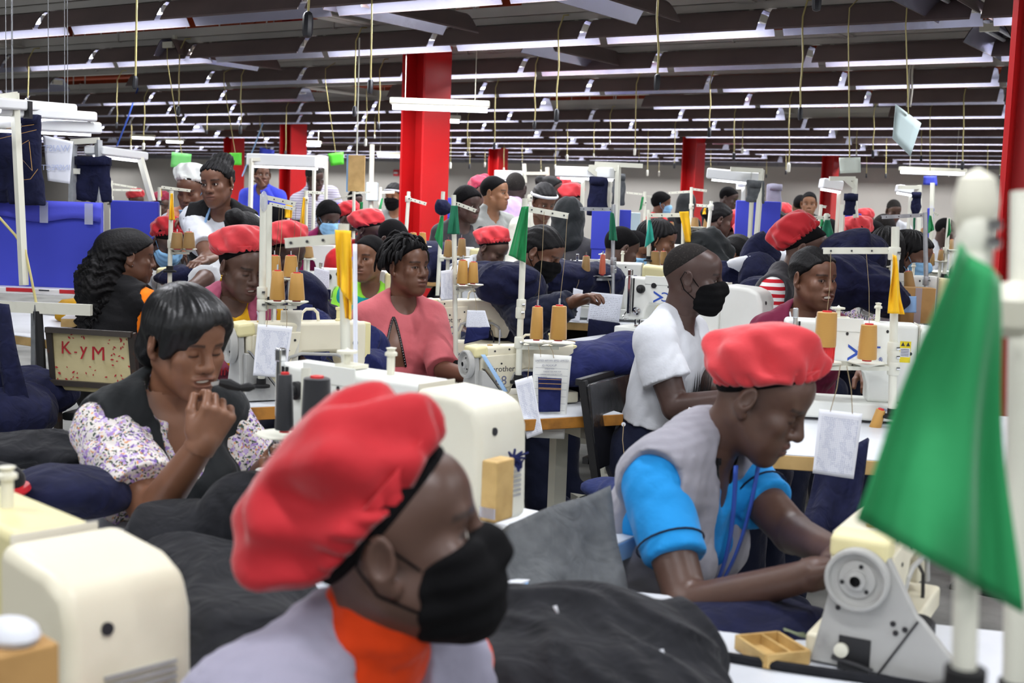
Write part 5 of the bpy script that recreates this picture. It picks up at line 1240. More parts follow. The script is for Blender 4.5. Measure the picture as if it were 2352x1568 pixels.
person('person in black mask and dark jacket bent over denim, hair pulled back', 1244, 580, 6.1, face=66, torso=60, pitch=27, lean=24, lod=1, sk='brown', hair='pulled', seed=118, mask=dict(m='mask_black'), earring='stud', head=dict(eyes=.3), clothes=[dict(name='jacket', m='navy', t=.018, sleeve=1.85, collar=.01, open=True, wr=.008, loose=.03)], arms={'R': (P(1215, 735, 5.85), P(1325, 690, 5.7))})
person('person with white headband and pale top behind the lavender shirt', 1249, 462, 9.2, face=24, torso=10, pitch=26, lean=16, lod=2, sk='brown', hair='headband', seed=119, clothes=[tee('cream', 1.5)])
person('person with hair in a bun, standing behind the headband wearer', 1266, 440, 10.6, face=72, torso=50, lod=2, sk='deep', hair='bun', seed=120, stand=True, clothes=[tee('cream', .8)])
person('person in red cap left of its twin under the hanging dark trousers', 1286, 446, 11.5, face=110, torso=60, pitch=20, lod=3, sk='deep', hair='short', seed=121, stand=True, cap=dict(m='cap_bright', tilt=34), clothes=[tee('navy', 1.5)])
person('person in red cap bending, right of its twin under the hanging dark trousers', 1308, 462, 10.6, face=74, torso=60, pitch=34, lean=30, lod=3, sk='dark', hair='short', seed=122, stand=True, cap=dict(m='cap_bright', tilt=20), clothes=[tee('green', .9)])
w = person('person seen from behind in dark hood and grey vest with a sun emblem, white sleeves', 1306, 508, 8.2, face=172, torso=178, pitch=14, lean=12, lod=1, sk='dark', hair='hood', seed=123, clothes=[tee('white', .95, loose=.03), vest('dark_grey', t=.022, armhole=.07, vneck=None, neck=(.07, .06))])
Bk = Matrix((w['tx'], w['tz'], -w['ty'])).transposed().to_4x4()
def onback(x, z): return Matrix.Translation(w['L'](w['TL'](x, -.132+.9*x*x+.25*(z+.22)**2, z))) @ Bk
b = MB(); b.lathe([(.034, 0), (.034, .003), (0, .003)], (0, 0, 0), 24); o = b.build('sun_emblem', M('orange_emblem'), w['root']); o.matrix_local = onback(.0, -.235)
for k in range(12):
    a = k*PI/6; b = MB(); b.prism([(-.012, .040), (.012, .040), (.006, .060), (.0, .082), (-.004, .060)], 0, .003, 'xy'); o = b.build('sun_ray', M('orange_emblem' if k % 2 else 'yellow_emblem'), w['root']); o.matrix_local = onback(0, -.235) @ Matrix.Rotation(a, 4, 'Z')
for k, ch in enumerate('UNITED ARYAN (EPZ) LTD'):
    a = R(158-k*245/21)
    if ch == ' ': continue
    x, z = .108*math.cos(a), -.235+.108*math.sin(a); o = text('back_letter', ch, .034, M('white_print'), w['root'], onback(x, z) @ Matrix.Rotation(a-PI/2, 4, 'Z'), ext=.001)
for lab, x, y, d, f, to, pi_, le, lo_, sk_, sx_, hr, cp, mk, cl, st, bt in [
 ('person with very short hair seen from behind over the 37 machine', 1426, 572, 7.2, 112, 90, 20, 18, 2, 'dark', 'm', 'short', None, None, 'charcoal', 0, 'navy'),
 ('person with brown face beside the cropped head over the 37 machine', 1456, 578, 7.7, 56, 40, 22, 18, 2, 'warm', 'm', 'short', None, 'mask_blue', 'light_grey', 0, 'navy'),
 ('person with straight shoulder length hair in profile by the teal flag', 1514, 552, 7.9, 74, 60, 18, 14, 1, 'warm', 'f', 'long_straight', None, None, 'light_grey', 0, 'navy'),
 ('person standing in navy and red shirt with a pale blue mask, far off', 1519, 468, 14.0, 96, 60, 6, 4, 2, 'brown', 'm', 'short_thick', None, 'mask_blue', 'red', 1, 'navy'),
 ('person in grey hood in front of the orange red column', 1578, 470, 14.5, 150, 130, 10, 6, 3, 'dark', 'm', 'hood', None, None, 'charcoal', 1, 'navy'),
 ('person in charcoal jacket standing right of the orange red column', 1673, 456, 13.6, 62, 30, 16, 6, 2, 'deep', 'm', 'short', None, None, 'charcoal', 1, 'navy'),
 ('person with hair pulled back in dark grey top left of the round red cap', 1650, 505, 9.4, 100, 80, 12, 10, 2, 'dark', 'f', 'pulled', None, None, 'dark_grey', 0, 'navy'),
 ('person in round pinkish red cap seen from behind below the blue board', 1684, 532, 9.5, 130, 110, 18, 16, 2, 'dark', 'f', 'short', dict(m='cap_bright', tilt=34, puff=1.3, hgt=.12, rip=.05), None, 'charcoal', 0, 'navy'),
 ('person in flattened red cap right of the round red cap', 1722, 552, 8.8, 62, 50, 36, 26, 2, 'warm', 'f', 'short', dict(m='cap_bright', tilt=8, puff=1.35, hgt=.09), None, 'maroon', 0, 'navy'),
 ('person with cornrowed hair bent low over denim by the shaved man', 1690, 590, 7.4, 70, 60, 40, 26, 1, 'warm', 'f', 'cornrows', None, None, 'charcoal', 0, 'navy'),
 ('person with low bun and patterned pale top beside the blue board', 1780, 526, 8.6, 84, 60, 10, 12, 2, 'brown', 'f', 'pulled', None, None, 'floral', 0, 'navy'),
 ('person standing far off by the wall in charcoal top facing the camera', 1858, 468, 13.2, -12, 0, 4, 3, 2, 'tan', 'm', 'short', None, None, 'charcoal', 1, 'navy'),
 ('person in lime hi-vis vest standing by the wall, half hidden', 1838, 474, 13.8, 170, 160, 4, 3, 3, 'brown', 'm', 'short', None, None, 'lime', 1, 'navy'),
 ('person in round red cap facing the camera, face lowered, right background', 1968, 548, 8.4, 2, 0, 14, 12, 1, 'warm', 'f', 'short', dict(m='cap_bright', tilt=16, puff=1.32, hgt=.10, rip=.12), None, 'navy', 0, 'navy'),
 ('person in blue mask and pale top right of the round red cap', 2002, 548, 8.8, 58, 40, 22, 14, 2, 'dark', 'm', 'short', None, 'mask_blue', 'light_grey', 0, 'navy'),
 ('person with shaved brown head behind the long black hair', 2030, 532, 8.9, 140, 120, 16, 12, 2, 'brown', 'm', 'buzz', None, None, 'light_grey', 0, 'navy'),
 ('person with long black hair seen from behind above the red lettered machine', 2036, 580, 6.5, 160, 150, 14, 14, 1, 'dark', 'f', 'long_straight', None, None, 'floral', 0, 'navy'),
 ('person in pale blue mask and glasses with black shoulder length hair', 2092, 588, 6.6, 58, 40, 18, 12, 1, 'brown', 'f', 'long_straight', None, 'mask_blue', 'black', 0, 'navy'),
 ('person in white shirt standing by the back wall, head bowed', 2052, 484, 14.0, 6, 0, 22, 8, 2, 'dark', 'm', 'buzz', None, None, 'white', 1, 'navy'),
 ('person with dark hair far off left of the blurred post', 2172, 530, 12.5, 60, 40, 10, 10, 3, 'deep', 'm', 'short', None, None, 'light_grey', 0, 'navy'),
 ('person with dark plaited hair beside the red column edge', 2286, 560, 8.0, 20, 10, 24, 14, 2, 'dark', 'f', 'cornrows', None, None, 'black', 0, 'navy'),
 ('person in red cap half hidden behind the right red column', 2290, 640, 6.4, 60, 40, 26, 18, 2, 'dark', 'f', 'short', dict(m='cap_bright', tilt=16, puff=1.35), None, 'navy', 0, 'navy'),
 ('person in small red cap far off left of the white shirt by the wall', 1985, 512, 13.5, 40, 30, 16, 10, 3, 'dark', 'f', 'short', dict(m='cap_bright', tilt=20), None, 'navy', 0, 'navy'),
 ('person in small red cap far off right edge of the blue board', 1795, 502, 12.5, 40, 30, 16, 10, 3, 'dark', 'f', 'short', dict(m='cap_bright', tilt=20), None, 'white', 0, 'navy'),
 ('person in wine red cap far left behind the blue board', 372, 470, 14.5, 60, 40, 20, 10, 3, 'dark', 'f', 'short', dict(m='cap_wine', tilt=20), None, 'navy', 0, 'navy'),
 ('person in red cap at far left above the blue board edge', 312, 462, 15.5, 60, 40, 20, 10, 3, 'dark', 'f', 'short', dict(m='cap_bright', tilt=20), None, 'navy', 0, 'navy'),
 ('person with white hair band and black mask left of the big red column', 905, 452, 12.0, -20, -10, 6, 6, 2, 'tan', 'f', 'headband', None, 'mask_black', 'stone', 1, 'navy'),
 ('person in dark clothes far off behind the tan board', 815, 462, 14.5, 40, 30, 14, 10, 3, 'deep', 'f', 'short', None, None, 'red', 0, 'navy'),
 ('person in dark jacket far off, far right background', 1905, 540, 10.0, 120, 100, 20, 14, 3, 'deep', 'm', 'short', None, None, 'navy', 0, 'navy'),
 ('person with dark head under the left far red column', 632, 512, 8.2, 150, 130, 12, 12, 2, 'deep', 'm', 'short', None, None, 'violet', 0, 'navy'),
]:
    person(lab, x, y, d, face=f, torso=to, pitch=pi_, lean=le, lod=lo_, sk=sk_, sex=sx_, hair=hr, cap=cp, mask=None if mk is None else dict(m=mk), clothes=[tee(cl, .9, wr=.005)], stand=bool(st), bottom=bt, seed=int(x+y), head=dict(eyes=.5 if pi_ < 12 else .1), arms={'R': ((.30, .0, -.14), (.52, .04, -.22)), 'L': ((-.22, .05, -.31), (-.16, .26, -.36))} if x == 2052 else None)
# ---------------------------------------------------------------- machines, stands, tables and cloth around the front people
def PXZ(px, d, z):
    xc = (px-1176)/FPX*d; yc = (z-CAM.z-CF.z*d-CR.z*xc)/CU.z
    return CAM + CF*d + CR*xc + CU*yc
def snap(px, d, z, q, rz, sc=1.0):
    """origin of a thing turned by rz so that its local point q lies at pixel column px, depth d, height z"""
    s = Vector(sc) if isinstance(sc, tuple) else Vector((sc,)*3)
    return PXZ(px, d, z) - Matrix.Rotation(rz, 3, 'Z') @ Vector((q[0]*s.x, q[1]*s.y, q[2]*s.z))
def th(theta): return yawrot(180-theta)

# white machine with the big motor cover behind the front woman
machine('white sewing machine with blue lettering and beige motor cover, behind the front red cap', PXZ(664, 2.92, .785), th(36), logo=[('IT', .205, .205, .062, 'ink_blue', False), ('C', .166, .205, .062, 'ink_blue', True), ('>', .137, .205, .045, 'ink_blue', False)], sc=(.92, 1.0, 1.03))
table('white topped table under the white machine with beige motor cover', snap(960, 2.66, .78, (0, 0, 0), th(33.6)), (.82, .50, 1), th(33.6), edge='sticker_blue')
# beige machine at the lower left corner
r9 = th(44)
machine('beige sewing machine with vented motor cover in the lower left corner', snap(160, 1.44, .745, (.664, -.078, 0), r9, .98), r9, paint='yellow_cream', cover='cream_paint', sc=.98)
# right white machine
machine('white sewing machine with warning label in front of the smiling woman', PXZ(1790, 4.12, .81), th(9), logo=[('IT', .315, .195, .058, 'ink_blue', False), ('C', .278, .195, .058, 'ink_blue', True), ('>', .246, .195, .045, 'ink_blue', False), ('®', .342, .178, .018, 'ink_blue', False)], cover='white_paint', sc=(.88, 1, 1.08), sticker=True)
table('tan edged white table under the machine with the warning label', snap(2050, 3.85, .80, (0, 0, 0), th(9)), (1.25, .95, 1), th(9), edge='tan_edge')
machine('white sewing machine with blue triangle logo behind the man in white', PXZ(1440, 6.15, .835), th(33), logo=[('IT', .247, .20, .062, 'ink_blue', False), ('C', .208, .20, .062, 'ink_blue', True), ('>', .172, .20, .050, 'ink_blue', False)], cover='white_paint', sc=(1.08, 1, 1.02))
machine('white sewing machine numbered 37 with pale yellow motor cover', PXZ(1313, 6.9, .86), th(10), logo=[('HOSEKI', .17, .19, .034, 'ink_red', False)], cover='yellow_cream', num='37', sc=(.80, 1, 1.06))
machine('white sewing machine with red lettering and pale yellow motor cover at right', PXZ(1963, 6.0, .90), th(6), logo=[('HOSEKI', .165, .20, .040, 'ink_red', False)], cover='yellow_cream', sc=(.76, .9, 1.0))
table('white topped tan table under the machine numbered 37', PXZ(1465, 6.9, .845), (1.7, .62, 1), th(12), edge='tan_edge')
table('pale table under the machine with red lettering at right', PXZ(2060, 6.0, .885), (1.2, .60, 1), th(6), edge='tan_edge')
table('table under the machine with the blue triangle logo', PXZ(1600, 5.95, .82), (1.1, .56, 1), th(33), edge='tan_edge')
# brother machines
belt_machine('cream sewing machine with brother lettering and number 39 by the mustard t-shirt', PXZ(520, 4.42, .745), th(-28), num='39', sc=(.95, 1, 1))
table('orange edged table carrying the cream machine numbered 39', snap(600, 4.55, .74, (0, 0, 0), th(-28)), (.9, .52, 1), th(-28), edge='wood_edge', th=.045)
belt_machine('cream sewing machine with brother lettering and number 68, blue strip on its guard', PXZ(1062, 4.5, .735), th(-28), num='68', sc=(.82, .8, .80), strip=1)
table('white table with wooden edge under the cream machine numbered 68', snap(1160, 4.55, .73, (0, 0, 0), th(-28)), (.66, .55, 1), th(-28), edge='wood_edge')
belt_machine('cream sewing machine with brother lettering and number 20 behind the woman in pink', PXZ(962, 5.95, .745), th(-22), num='20', sc=(.85, .9, .95))
table('white table under the cream machine numbered 20', snap(1080, 6.0, .735, (0, 0, 0), th(-22)), (1.3, .6, 1), th(-22), edge='wood_edge')
belt_machine('off white sewing machine with small handwheel in front of the blue masked red cap, left', PXZ(352, 6.35, .85), th(-12), logo=None, paint='white_paint', sc=.85)
table('white table under the off white machine at left', PXZ(420, 6.35, .84), (1.1, .5, 1), th(-12))
# lower right machine seen on its handwheel
r8 = th(-62)
m8 = belt_machine('grey cream sewing machine with big handwheel and belt guard, lower right', snap(1953, 2.02, .725, (.0, -.012, 0), r8, .82), r8, logo=None, sc=.82,
    guard=[(.095, 0.0), (.062, .16), (.03, .235), (-.04, .240), (-.105, .125), (-.115, .118), (-.225, 0.0)])
for (y, z, q) in ((-.062, .105, .0055), (-.085, .098, .0055), (-.068, .088, .0055), (.045, .118, .005)):
    b = MB(); b.lathe([(q, 0), (q, .002), (0, .002)], (.0235, y-.02, z), 12, (-1, 0, 0)); b.build('guard_hole', M('black_plastic'), m8)
b = MB(); b.box((.0225, -.012, .030), (.003, .062, .068)); b.build('guard_opening', M('black_plastic'), m8, bevel=.001)
b = MB(); b.lathe([(.014, 0), (.014, .01), (.006, .012), (0, .012)], (.021, .012, .036), 18, (-1, 0, 0)); b.build('white_knob', M('offwhite_plastic'), m8)
b = MB(); b.tube([(.02, .03, .018), (.018, -.02, .012), (.02, -.05, .004)], .005, 8); b.build('lever', M('dark_metal'), m8)
b = MB(); b.bar((.023, -.128, .118), (.023, -.06, .0), .004, .004, (1, 0, 0)); b.build('guard_seam', M('dark_metal'), m8)
b = MB(); b.lathe([(.033, 0), (.033, .05), (.028, .055), (0, .055)], (.22, -.10, .01), 20, (-.3, 0, 1)); b.build('motor', M('black_plastic'), m8)
c8 = snap(2080, 2.02, .72, (0, 0, 0), th(20))
table('white table with dark edge strip under the lower right machine', c8, (1.0, .60, 1), th(14), edge='table_white')
t = thing('edge_strip', 'dark grey rubber strip along the front edge of the lower right table', 'strip', PXZ(1860, 1.80, .723))
b = MB(); b.tube([PXZ(x, d_, .727)-t.location for x, d_ in ((1655, 2.07), (1800, 2.03), (1950, 2.0), (2160, 1.955), (2350, 1.92))], .009, 8); b.build('rubber', M('black_denim'), t)
t = thing('wooden_tray', 'small wooden tray with two compartments on the lower right table', 'tray', PXZ(1772, 2.09, .722), th(-20)); t.scale = (.95, .95, .95)
for n_, c_, s_ in (('bottom', (0, 0, .004), (.085, .10, .006)), ('side', (-.042, 0, .013), (.006, .10, .024)), ('side', (.042, 0, .013), (.006, .10, .024)), ('side', (0, -.05, .013), (.085, .006, .024)), ('side', (0, .05, .013), (.085, .006, .024)), ('divider', (.008, 0, .013), (.005, .10, .022))):
    b = MB(); b.box(c_, s_); b.build(n_, M('wood_box'), t)
sheet_thing('cloth_tape', 'olive cloth tape curling on the lower right table', 'tape', [PXZ(1795, 2.20, .735), PXZ(1802, 2.18, .735), PXZ(1858, 2.1, .75), PXZ(1850, 2.12, .75)], mat('olive_tape', '7c8468', .8), 4, 12, .004)

# ---- thread stands, cones and flags (front and middle)
stand('cream thread stand with clear tape on its top, beside the mustard t-shirt', (600, 889), (605, 446), 4.35, arms=[((604, 452), (674, 466), 10)], trays=[(637, 694, 56), (681, 694, 56)], clamps=[(602, 700), (602, 672)], r=.012)
stand('thin cream pole just right of the taped thread stand', (616, 700), (619, 470), 4.55, arms=[((619, 468), (672, 478), 7)], r=.010)
b = MB(); q = P(606, 462, 4.33); b.ell((0, 0, 0), (.014, .014, .036), 9, 7); o = b.build('tape_wrap', M('tape_clear')); o.location = q; tag(o, 'ball of clear tape around the top of the cream thread stand', 'tape')
for x, y0, y1, d_, w_, l in ((637, 622, 689, 4.33, 36, 'front left'), (681, 627, 690, 4.33, 38, 'front right'), (630, 587, 640, 4.9, 36, 'back left'), (668, 587, 636, 4.9, 36, 'back right')):
    cone(x, y0, y1, d_, w_, 'thread_gold', 'golden thread cone, %s of the four beside the taped stand' % l, 'golden cones by the taped stand', thread=(x+12, 476, 4.4))
stand('cream thread stand with green flag, before the black masked woman', (1190, 880), (1206, 456), 4.5, arms=[((1210, 480), (1306, 494), 13)], trays=[(1232, 786, 74), (1284, 788, 76)], clamps=[(1197, 700), (1195, 718), (1192, 786)], r=.0115)
cone(1232, 704, 779, 4.45, 31, 'thread_gold', 'slim golden thread cone left on the stand with green flag', 'golden cones on the green flag stand', thread=(1250, 486, 4.5), top=.78)
cone(1282, 702, 780, 4.45, 39, 'thread_gold', 'wide golden thread cone right on the stand with green flag', 'golden cones on the green flag stand', thread=(1303, 494, 4.5), top=.86)
flag('mid green flag hanging on the stand before the black masked woman', [(1198, 475), (1214, 474), (1207, 604), (1168, 586)], 4.47, 'flag_green', 3)
stand('cream thread stand with long arm over the right white machine', (2049, 960), (2057, 521), 3.92, arms=[((2062, 576), (1898, 574), 14), ((2054, 845), (1905, 835), 14)], trays=[(1896, 833, 74), (1990, 834, 84)], clamps=[(2054, 582), (2052, 800), (2052, 820), (2052, 846)], r=.0125)
cone(1895, 716, 797, 3.86, 49, 'thread_gold', 'big golden thread cone on a tall red core, right machine', 'golden cones of the right machine', thread=(1908, 580, 3.9), pin=False, top=.93)
t = thing('cone_core', 'red ribbed plastic core holding up the big golden cone', 'cone core', P(1898, 832, 3.86)); b = MB(); b.lathe([(.020, 0), (.022, S(36, 3.86))], n=24); b.build('core', M('red_plastic'), t)
for k in range(14):
    b = MB(); a = k*2*PI/14; b.bar((.0205*math.cos(a), .0205*math.sin(a), 0), (.0222*math.cos(a), .0222*math.sin(a), S(36, 3.86)), .003); b.build('rib', M('red_plastic'), t)
cone(1991, 745, 826, 3.86, 44, 'thread_gold', 'golden thread cone with red top left of the right machine pole', 'golden cones of the right machine', thread=(1990, 584, 3.9), pin=False, top=.82)
flag('bright yellow spotted flag on the right machine stand', [(2050, 584), (2060, 588), (2077, 722), (2041, 719)], 3.88, 'flag_yellow', 5)
stand('cream thread stand with long arm and yellow flag over the near white machine', (797, 1010), (789, 540), 2.98, arms=[((790, 548), (648, 556), 22)], r=.0115, clamps=[(790, 566)], cap=26)
flag('long yellow flag draped over the near cream stand', [(770, 528), (806, 530), (810, 700), (775, 655)], 2.93, 'flag_yellow', 9, ripple=.010)
flag('narrow yellow flag tail hanging behind the near cream stand', [(783, 640), (809, 640), (806, 735), (794, 730)], 2.95, 'flag_yellow', 8, ripple=.008)
paper('narrow white paper strip hanging by the near yellow flag', [(810, 560), (820, 560), (822, 880), (812, 880)], 2.92, 'paper')
stand('short thread stand with black cones left of the front red cap', (700, 1120), (703, 845), 2.62, trays=[(652, 1000, 130), (725, 1003, 120)], clamps=[(700, 1006)], r=.010)
cone(653, 858, 988, 2.55, 44, 'thread_black', 'slim black thread cone left on the near stand', 'black cones by the front red cap', top=.72, pin=False)
cone(726, 866, 996, 2.55, 70, 'thread_black', 'wide black thread cone right on the near stand', 'black cones by the front red cap', top=.88, pin=False)
# blurred stand in the right foreground
stand('blurred thread stand close to the camera at the right', (2212, 1620), (2242, 470), .98, clamps=[(2238, 560), (2240, 520), (2225, 640)], r=.0095)
b = MB(); b.lathe([(.012, -.03), (.016, -.02), (.017, .0), (.014, .018), (0, .026)], n=18); o = b.build('stand_knob', M('offwhite_plastic')); o.location = P(2242, 462, .98); tag(o, 'white plastic knob on top of the blurred near stand', 'knob')
flag('big dark green flag blurred close to the camera', [(2196, 560), (2296, 640), (2335, 1400), (1968, 1195)], .95, 'flag_green', 14, ripple=.014)
stand('cream pole blurred at the right picture edge', (2330, 1640), (2349, 440), 1.12, clamps=[(2346, 700)], r=.0105)
b = MB(); b.lathe([(.010, -.022), (.019, -.012), (.021, .01), (.012, .024), (0, .026)], n=18); o = b.build('pole_joint', M('offwhite_plastic')); o.location = P(2325, 715, 1.08); tag(o, 'white blurred plastic joint at the right edge pole', 'joint')

# ---- papers
o_ = paper('big printed sheet with dark denim sample hanging below the golden cones', [(1226, 812), (1313, 817), (1296, 1008), (1217, 1004)], 4.40, 'paper_ruled', string=[((1242, 820), (1236, 790)), ((1272, 822), (1262, 792))])
def on_paper(px, py, d): return face(P(px, py, d)-o_.location, -CF, CU)
for s_, x, y, sz in (('UNITED ARYAN (EPZ) LIMITED', 1268, 828, .0086), ('ID MOCKUP', 1262, 839, .0092), ('OPERATION', 1262, 847, .006), ('THREAD SIZE FOR TOP', 1268, 853.5, .006), ('THREAD SIZE FOR BOTTOM', 1266, 860, .006), ('EXTENSION', 1246, 866, .006)):
    text('print', s_, sz, M('ink'), o_, on_paper(x, y, 4.393), ext=.0002)
sheet_thing('denim_sample', 'dark denim sample with gold stitching on the big printed sheet', 'sample', [P(1236, 866, 4.385), P(1290, 869, 4.385), P(1286, 945, 4.385), P(1237, 946, 4.385)], M('denim'), 8, 8, .002, 4, .003)
for y in (871, 881, 891, 893.5):
    o = bpy.context.scene.objects['denim_sample']; b = MB(); b.tube([P(1237, y-1, 4.376)-o.location, P(1289, y+1, 4.376)-o.location], .0012, 4); b.build('stitching', M('thread_gold'), o)
paper('gridded sheet hanging left of the big printed sheet', [(1182, 874), (1222, 862), (1247, 994), (1210, 1008)], 4.30, 'paper_grid', string=[((1212, 868), (1214, 795))])
paper('gridded sheet hanging on strings by the right machine', [(1882, 939), (1981, 950), (1961, 1100), (1866, 1086)], 3.12, 'paper_grid', string=[((1907, 945), (1930, 838)), ((1958, 950), (1945, 840))])
paper('gridded record sheet on the taped thread stand', [(592, 744), (672, 750), (655, 868), (581, 862)], 4.28, 'paper_grid', string=[((612, 750), (615, 700)), ((658, 752), (655, 700))])
paper('old beige card behind the gridded record sheet', [(645, 712), (694, 712), (684, 830), (640, 830)], 4.45, 'paper_old')
paper('typed sheet with denim sample by the 37 machine', [(1358, 670), (1431, 677), (1421, 742), (1348, 738)], 6.35, 'paper_type', string=[((1402, 675), (1396, 640))])
sheet_thing('denim_sample', 'denim sample hanging under the typed sheet by the 37 machine', 'sample', [P(1352, 732, 6.33), P(1424, 742, 6.33), P(1424, 800, 6.33), P(1347, 795, 6.33)], M('denim_dark'), 8, 8, .004, 5, .004)
paper('narrow white slip left of the typed sheet', [(1317, 661), (1339, 666), (1331, 740), (1309, 737)], 6.35, 'paper', string=[((1324, 662), (1330, 636))])
paper('printed sheet with denim sample on the stand behind the woman in pink', [(1073, 712), (1114, 713), (1126, 752), (1070, 752)], 5.25, 'paper_type', string=[((1094, 713), (1086, 660))])
sheet_thing('denim_sample', 'denim sample under the sheet behind the woman in pink', 'sample', [P(1072, 752, 5.25), P(1125, 751, 5.25), P(1122, 776, 5.25), P(1066, 790, 5.25)], M('denim'), 8, 8, .003, 6, .004)
paper('white sheet on the left of the stand behind the woman in pink', [(1012, 622), (1040, 618), (1040, 688), (1012, 690)], 5.33, 'paper_grid', string=[((1036, 621), (1043, 600))])
paper('small sheet hanging at left of the lime t-shirt', [(722, 613), (757, 622), (756, 662), (720, 662)], 5.9, 'paper_type')
sheet_thing('denim_sample', 'denim sample under the small sheet left of the lime t-shirt', 'sample', [P(735, 662, 5.9), P(760, 665, 5.9), P(758, 688, 5.9), P(733, 686, 5.9)], M('denim_dark'), 6, 6, .003, 7, .004)
paper('typed sheet hanging under the red lettered machine', [(2017, 720), (2100, 724), (2100, 748), (2017, 746)], 5.82, 'paper_type', string=[((2050, 723), (2046, 672))])
paper('blue note taped on a carton by the red lettered machine', [(2072, 680), (2105, 680), (2105, 718), (2074, 718)], 5.55, 'sticker_blue')
t = thing('carton', 'brown carton under the arm of the red lettered machine', 'box', P(2100, 740, 5.75), th(6)); b = MB(); b.box((0, 0, .08), (.15, .10, .16)); b.build('box', M('carton'), t, bevel=.003); b = MB(); b.box((0, -.051, .08), (.03, .002, .16)); b.build('tape', M('tape_clear'), t)
t = thing('carton', 'tan carton tied to the motor cover of the near white machine', 'box', P(1140, 1195, 2.36), th(33.6)); b = MB(); b.box((0, 0, .06), (.035, .06, .115)); b.build('box', M('wood_box'), t, bevel=.004); b = MB(); b.box((0, -.031, .02), (.035, .002, .02)); b.build('tape', M('tape_clear'), t)
b = MB(); q0 = P(1180, 1050, 2.52)
for k in range(9): a = k*.9; b.tube([(0, 0, 0), (.02*math.cos(a), .01, .014*math.sin(a)), (.012*math.cos(a+.6), .012, -.012+.012*math.sin(a)), (.004*math.cos(a), .012, -.030+.004*k)], .0028, 5)
b.tube([CR*-.09, CR*-.03-CU*.004, (0, 0, 0), CR*.03+CU*.01], .0025, 5); o = b.build('ribbon_knot', M('denim')); o.location = q0; tag(o, 'knotted dark blue ribbon around the beige motor cover', 'ribbon')
t = thing('carton', 'brown carton with white lint at the lower left corner', 'box', P(28, 1600, 1.18), th(44)); b = MB(); b.box((0, 0, .02), (.07, .06, .07)); b.build('box', M('carton'), t, bevel=.003)
b = MB(); b.ell((0, 0, .062), (.034, .024, .014), 14, 8); b.build('lint', M('cloth_white'), t)
# ---------------------------------------------------------------- cloth, chairs, left workstation
def pt(px, py, d): return P(px, py, d)
pile('big dark denim heap in front of the black masked woman', [(pt(1170, 650, 5.9), (.16, .12, .10)), (pt(1280, 640, 6.5), (.22, .16, .10)), (pt(1360, 650, 6.6), (.16, .12, .11)), (pt(1120, 640, 6.6), (.12, .12, .08))], 'denim_dark', 3, .022, .17)
pile('smooth blue denim trousers lying left of the man in white', [(pt(1290, 850, 4.7), (.16, .14, .06)), (pt(1370, 830, 4.75), (.17, .15, .075)), (pt(1440, 800, 4.85), (.12, .14, .07))], 'denim', 7, .007, .3)
pile('dark denim heap behind the smooth blue trousers', [(pt(1330, 885, 4.9), (.2, .12, .04)), (pt(1420, 870, 4.9), (.1, .1, .04))], 'denim_dark', 8, .014, .15)
pile('rumpled denim heap between the mustard and pink tops', [(pt(770, 800, 4.9), (.14, .12, .075)), (pt(835, 785, 5.0), (.10, .10, .075)), (pt(715, 760, 5.1), (.09, .10, .09)), (pt(820, 830, 4.7), (.12, .10, .05))], 'denim', 9, .018, .14)
pile('dark denim heap behind the rumpled one, under the paper', [(pt(700, 705, 5.5), (.10, .10, .15)), (pt(745, 745, 5.6), (.12, .1, .10))], 'denim_dark', 10, .018, .14)
sheet_thing('trouser_piece', 'denim trouser leg hanging behind the old beige card', 'trousers', [pt(690, 695, 4.6), pt(717, 700, 4.6), pt(720, 815, 4.6), pt(698, 815, 4.6)], M('denim'), 6, 12, .006, 2, .008)
pile('black denim heap in the lower middle foreground', [(pt(1225, 1475, 1.95), (.13, .12, .075)), (pt(1360, 1495, 1.95), (.14, .13, .09)), (pt(1480, 1535, 1.95), (.12, .12, .10)), (pt(1290, 1585, 1.8), (.16, .12, .08)), (pt(1470, 1635, 1.8), (.14, .12, .08)), (pt(1180, 1425, 2.1), (.09, .1, .05)), (pt(1360, 1695, 1.75), (.22, .14, .08))], 'black_denim', 12, .016, .16, h=.0085)
for x, y in ((1275, 1400), (1520, 1500)):
    o = sheet_thing('white_thread_end', 'white thread end %s on the black denim heap' % ('upper left' if x < 1400 else 'lower right'), 'thread', [pt(x-5, y-8, 1.80), pt(x+4, y-10, 1.80), pt(x+9, y+8, 1.80), pt(x+3, y+9, 1.80)], M('cloth_white'), 2, 2, 0, 0, .002)
pile('black denim heap below the short haired woman', [(pt(470, 1350, 2.15), (.10, .12, .06)), (pt(560, 1400, 2.1), (.12, .13, .07)), (pt(520, 1480, 1.95), (.14, .13, .08)), (pt(440, 1290, 2.35), (.10, .12, .04)), (pt(600, 1330, 2.3), (.10, .1, .04)), (pt(470, 1580, 1.85), (.14, .12, .06))], 'black_denim', 13, .012, .16, h=.0085)
pile('black denim across the lap of the short haired woman', [(pt(470, 1215, 2.65), (.15, .12, .06)), (pt(570, 1170, 2.6), (.10, .10, .08)), (pt(380, 1225, 2.6), (.08, .10, .04))], 'black_denim', 14, .012, .14, h=.009)
pile('black cloth heap at the left edge behind the beige machine', [(pt(20, 1035, 3.1), (.10, .1, .035)), (pt(100, 1030, 3.2), (.10, .1, .035)), (pt(160, 1050, 3.1), (.06, .08, .03))], 'black_denim', 15, .012, .12, h=.009)
pile('folded dark blue jeans on the table left of the floral sleeve', [(pt(150, 1120, 2.75), (.11, .12, .045)), (pt(230, 1140, 2.8), (.08, .1, .04)), (pt(80, 1120, 2.8), (.05, .08, .035))], 'denim_dark', 16, .006, .25, h=.009)
table('white table behind the lower left machine, heaped with cloth', PXZ(250, 2.75, .70), (1.25, .8, 1), th(33.6))
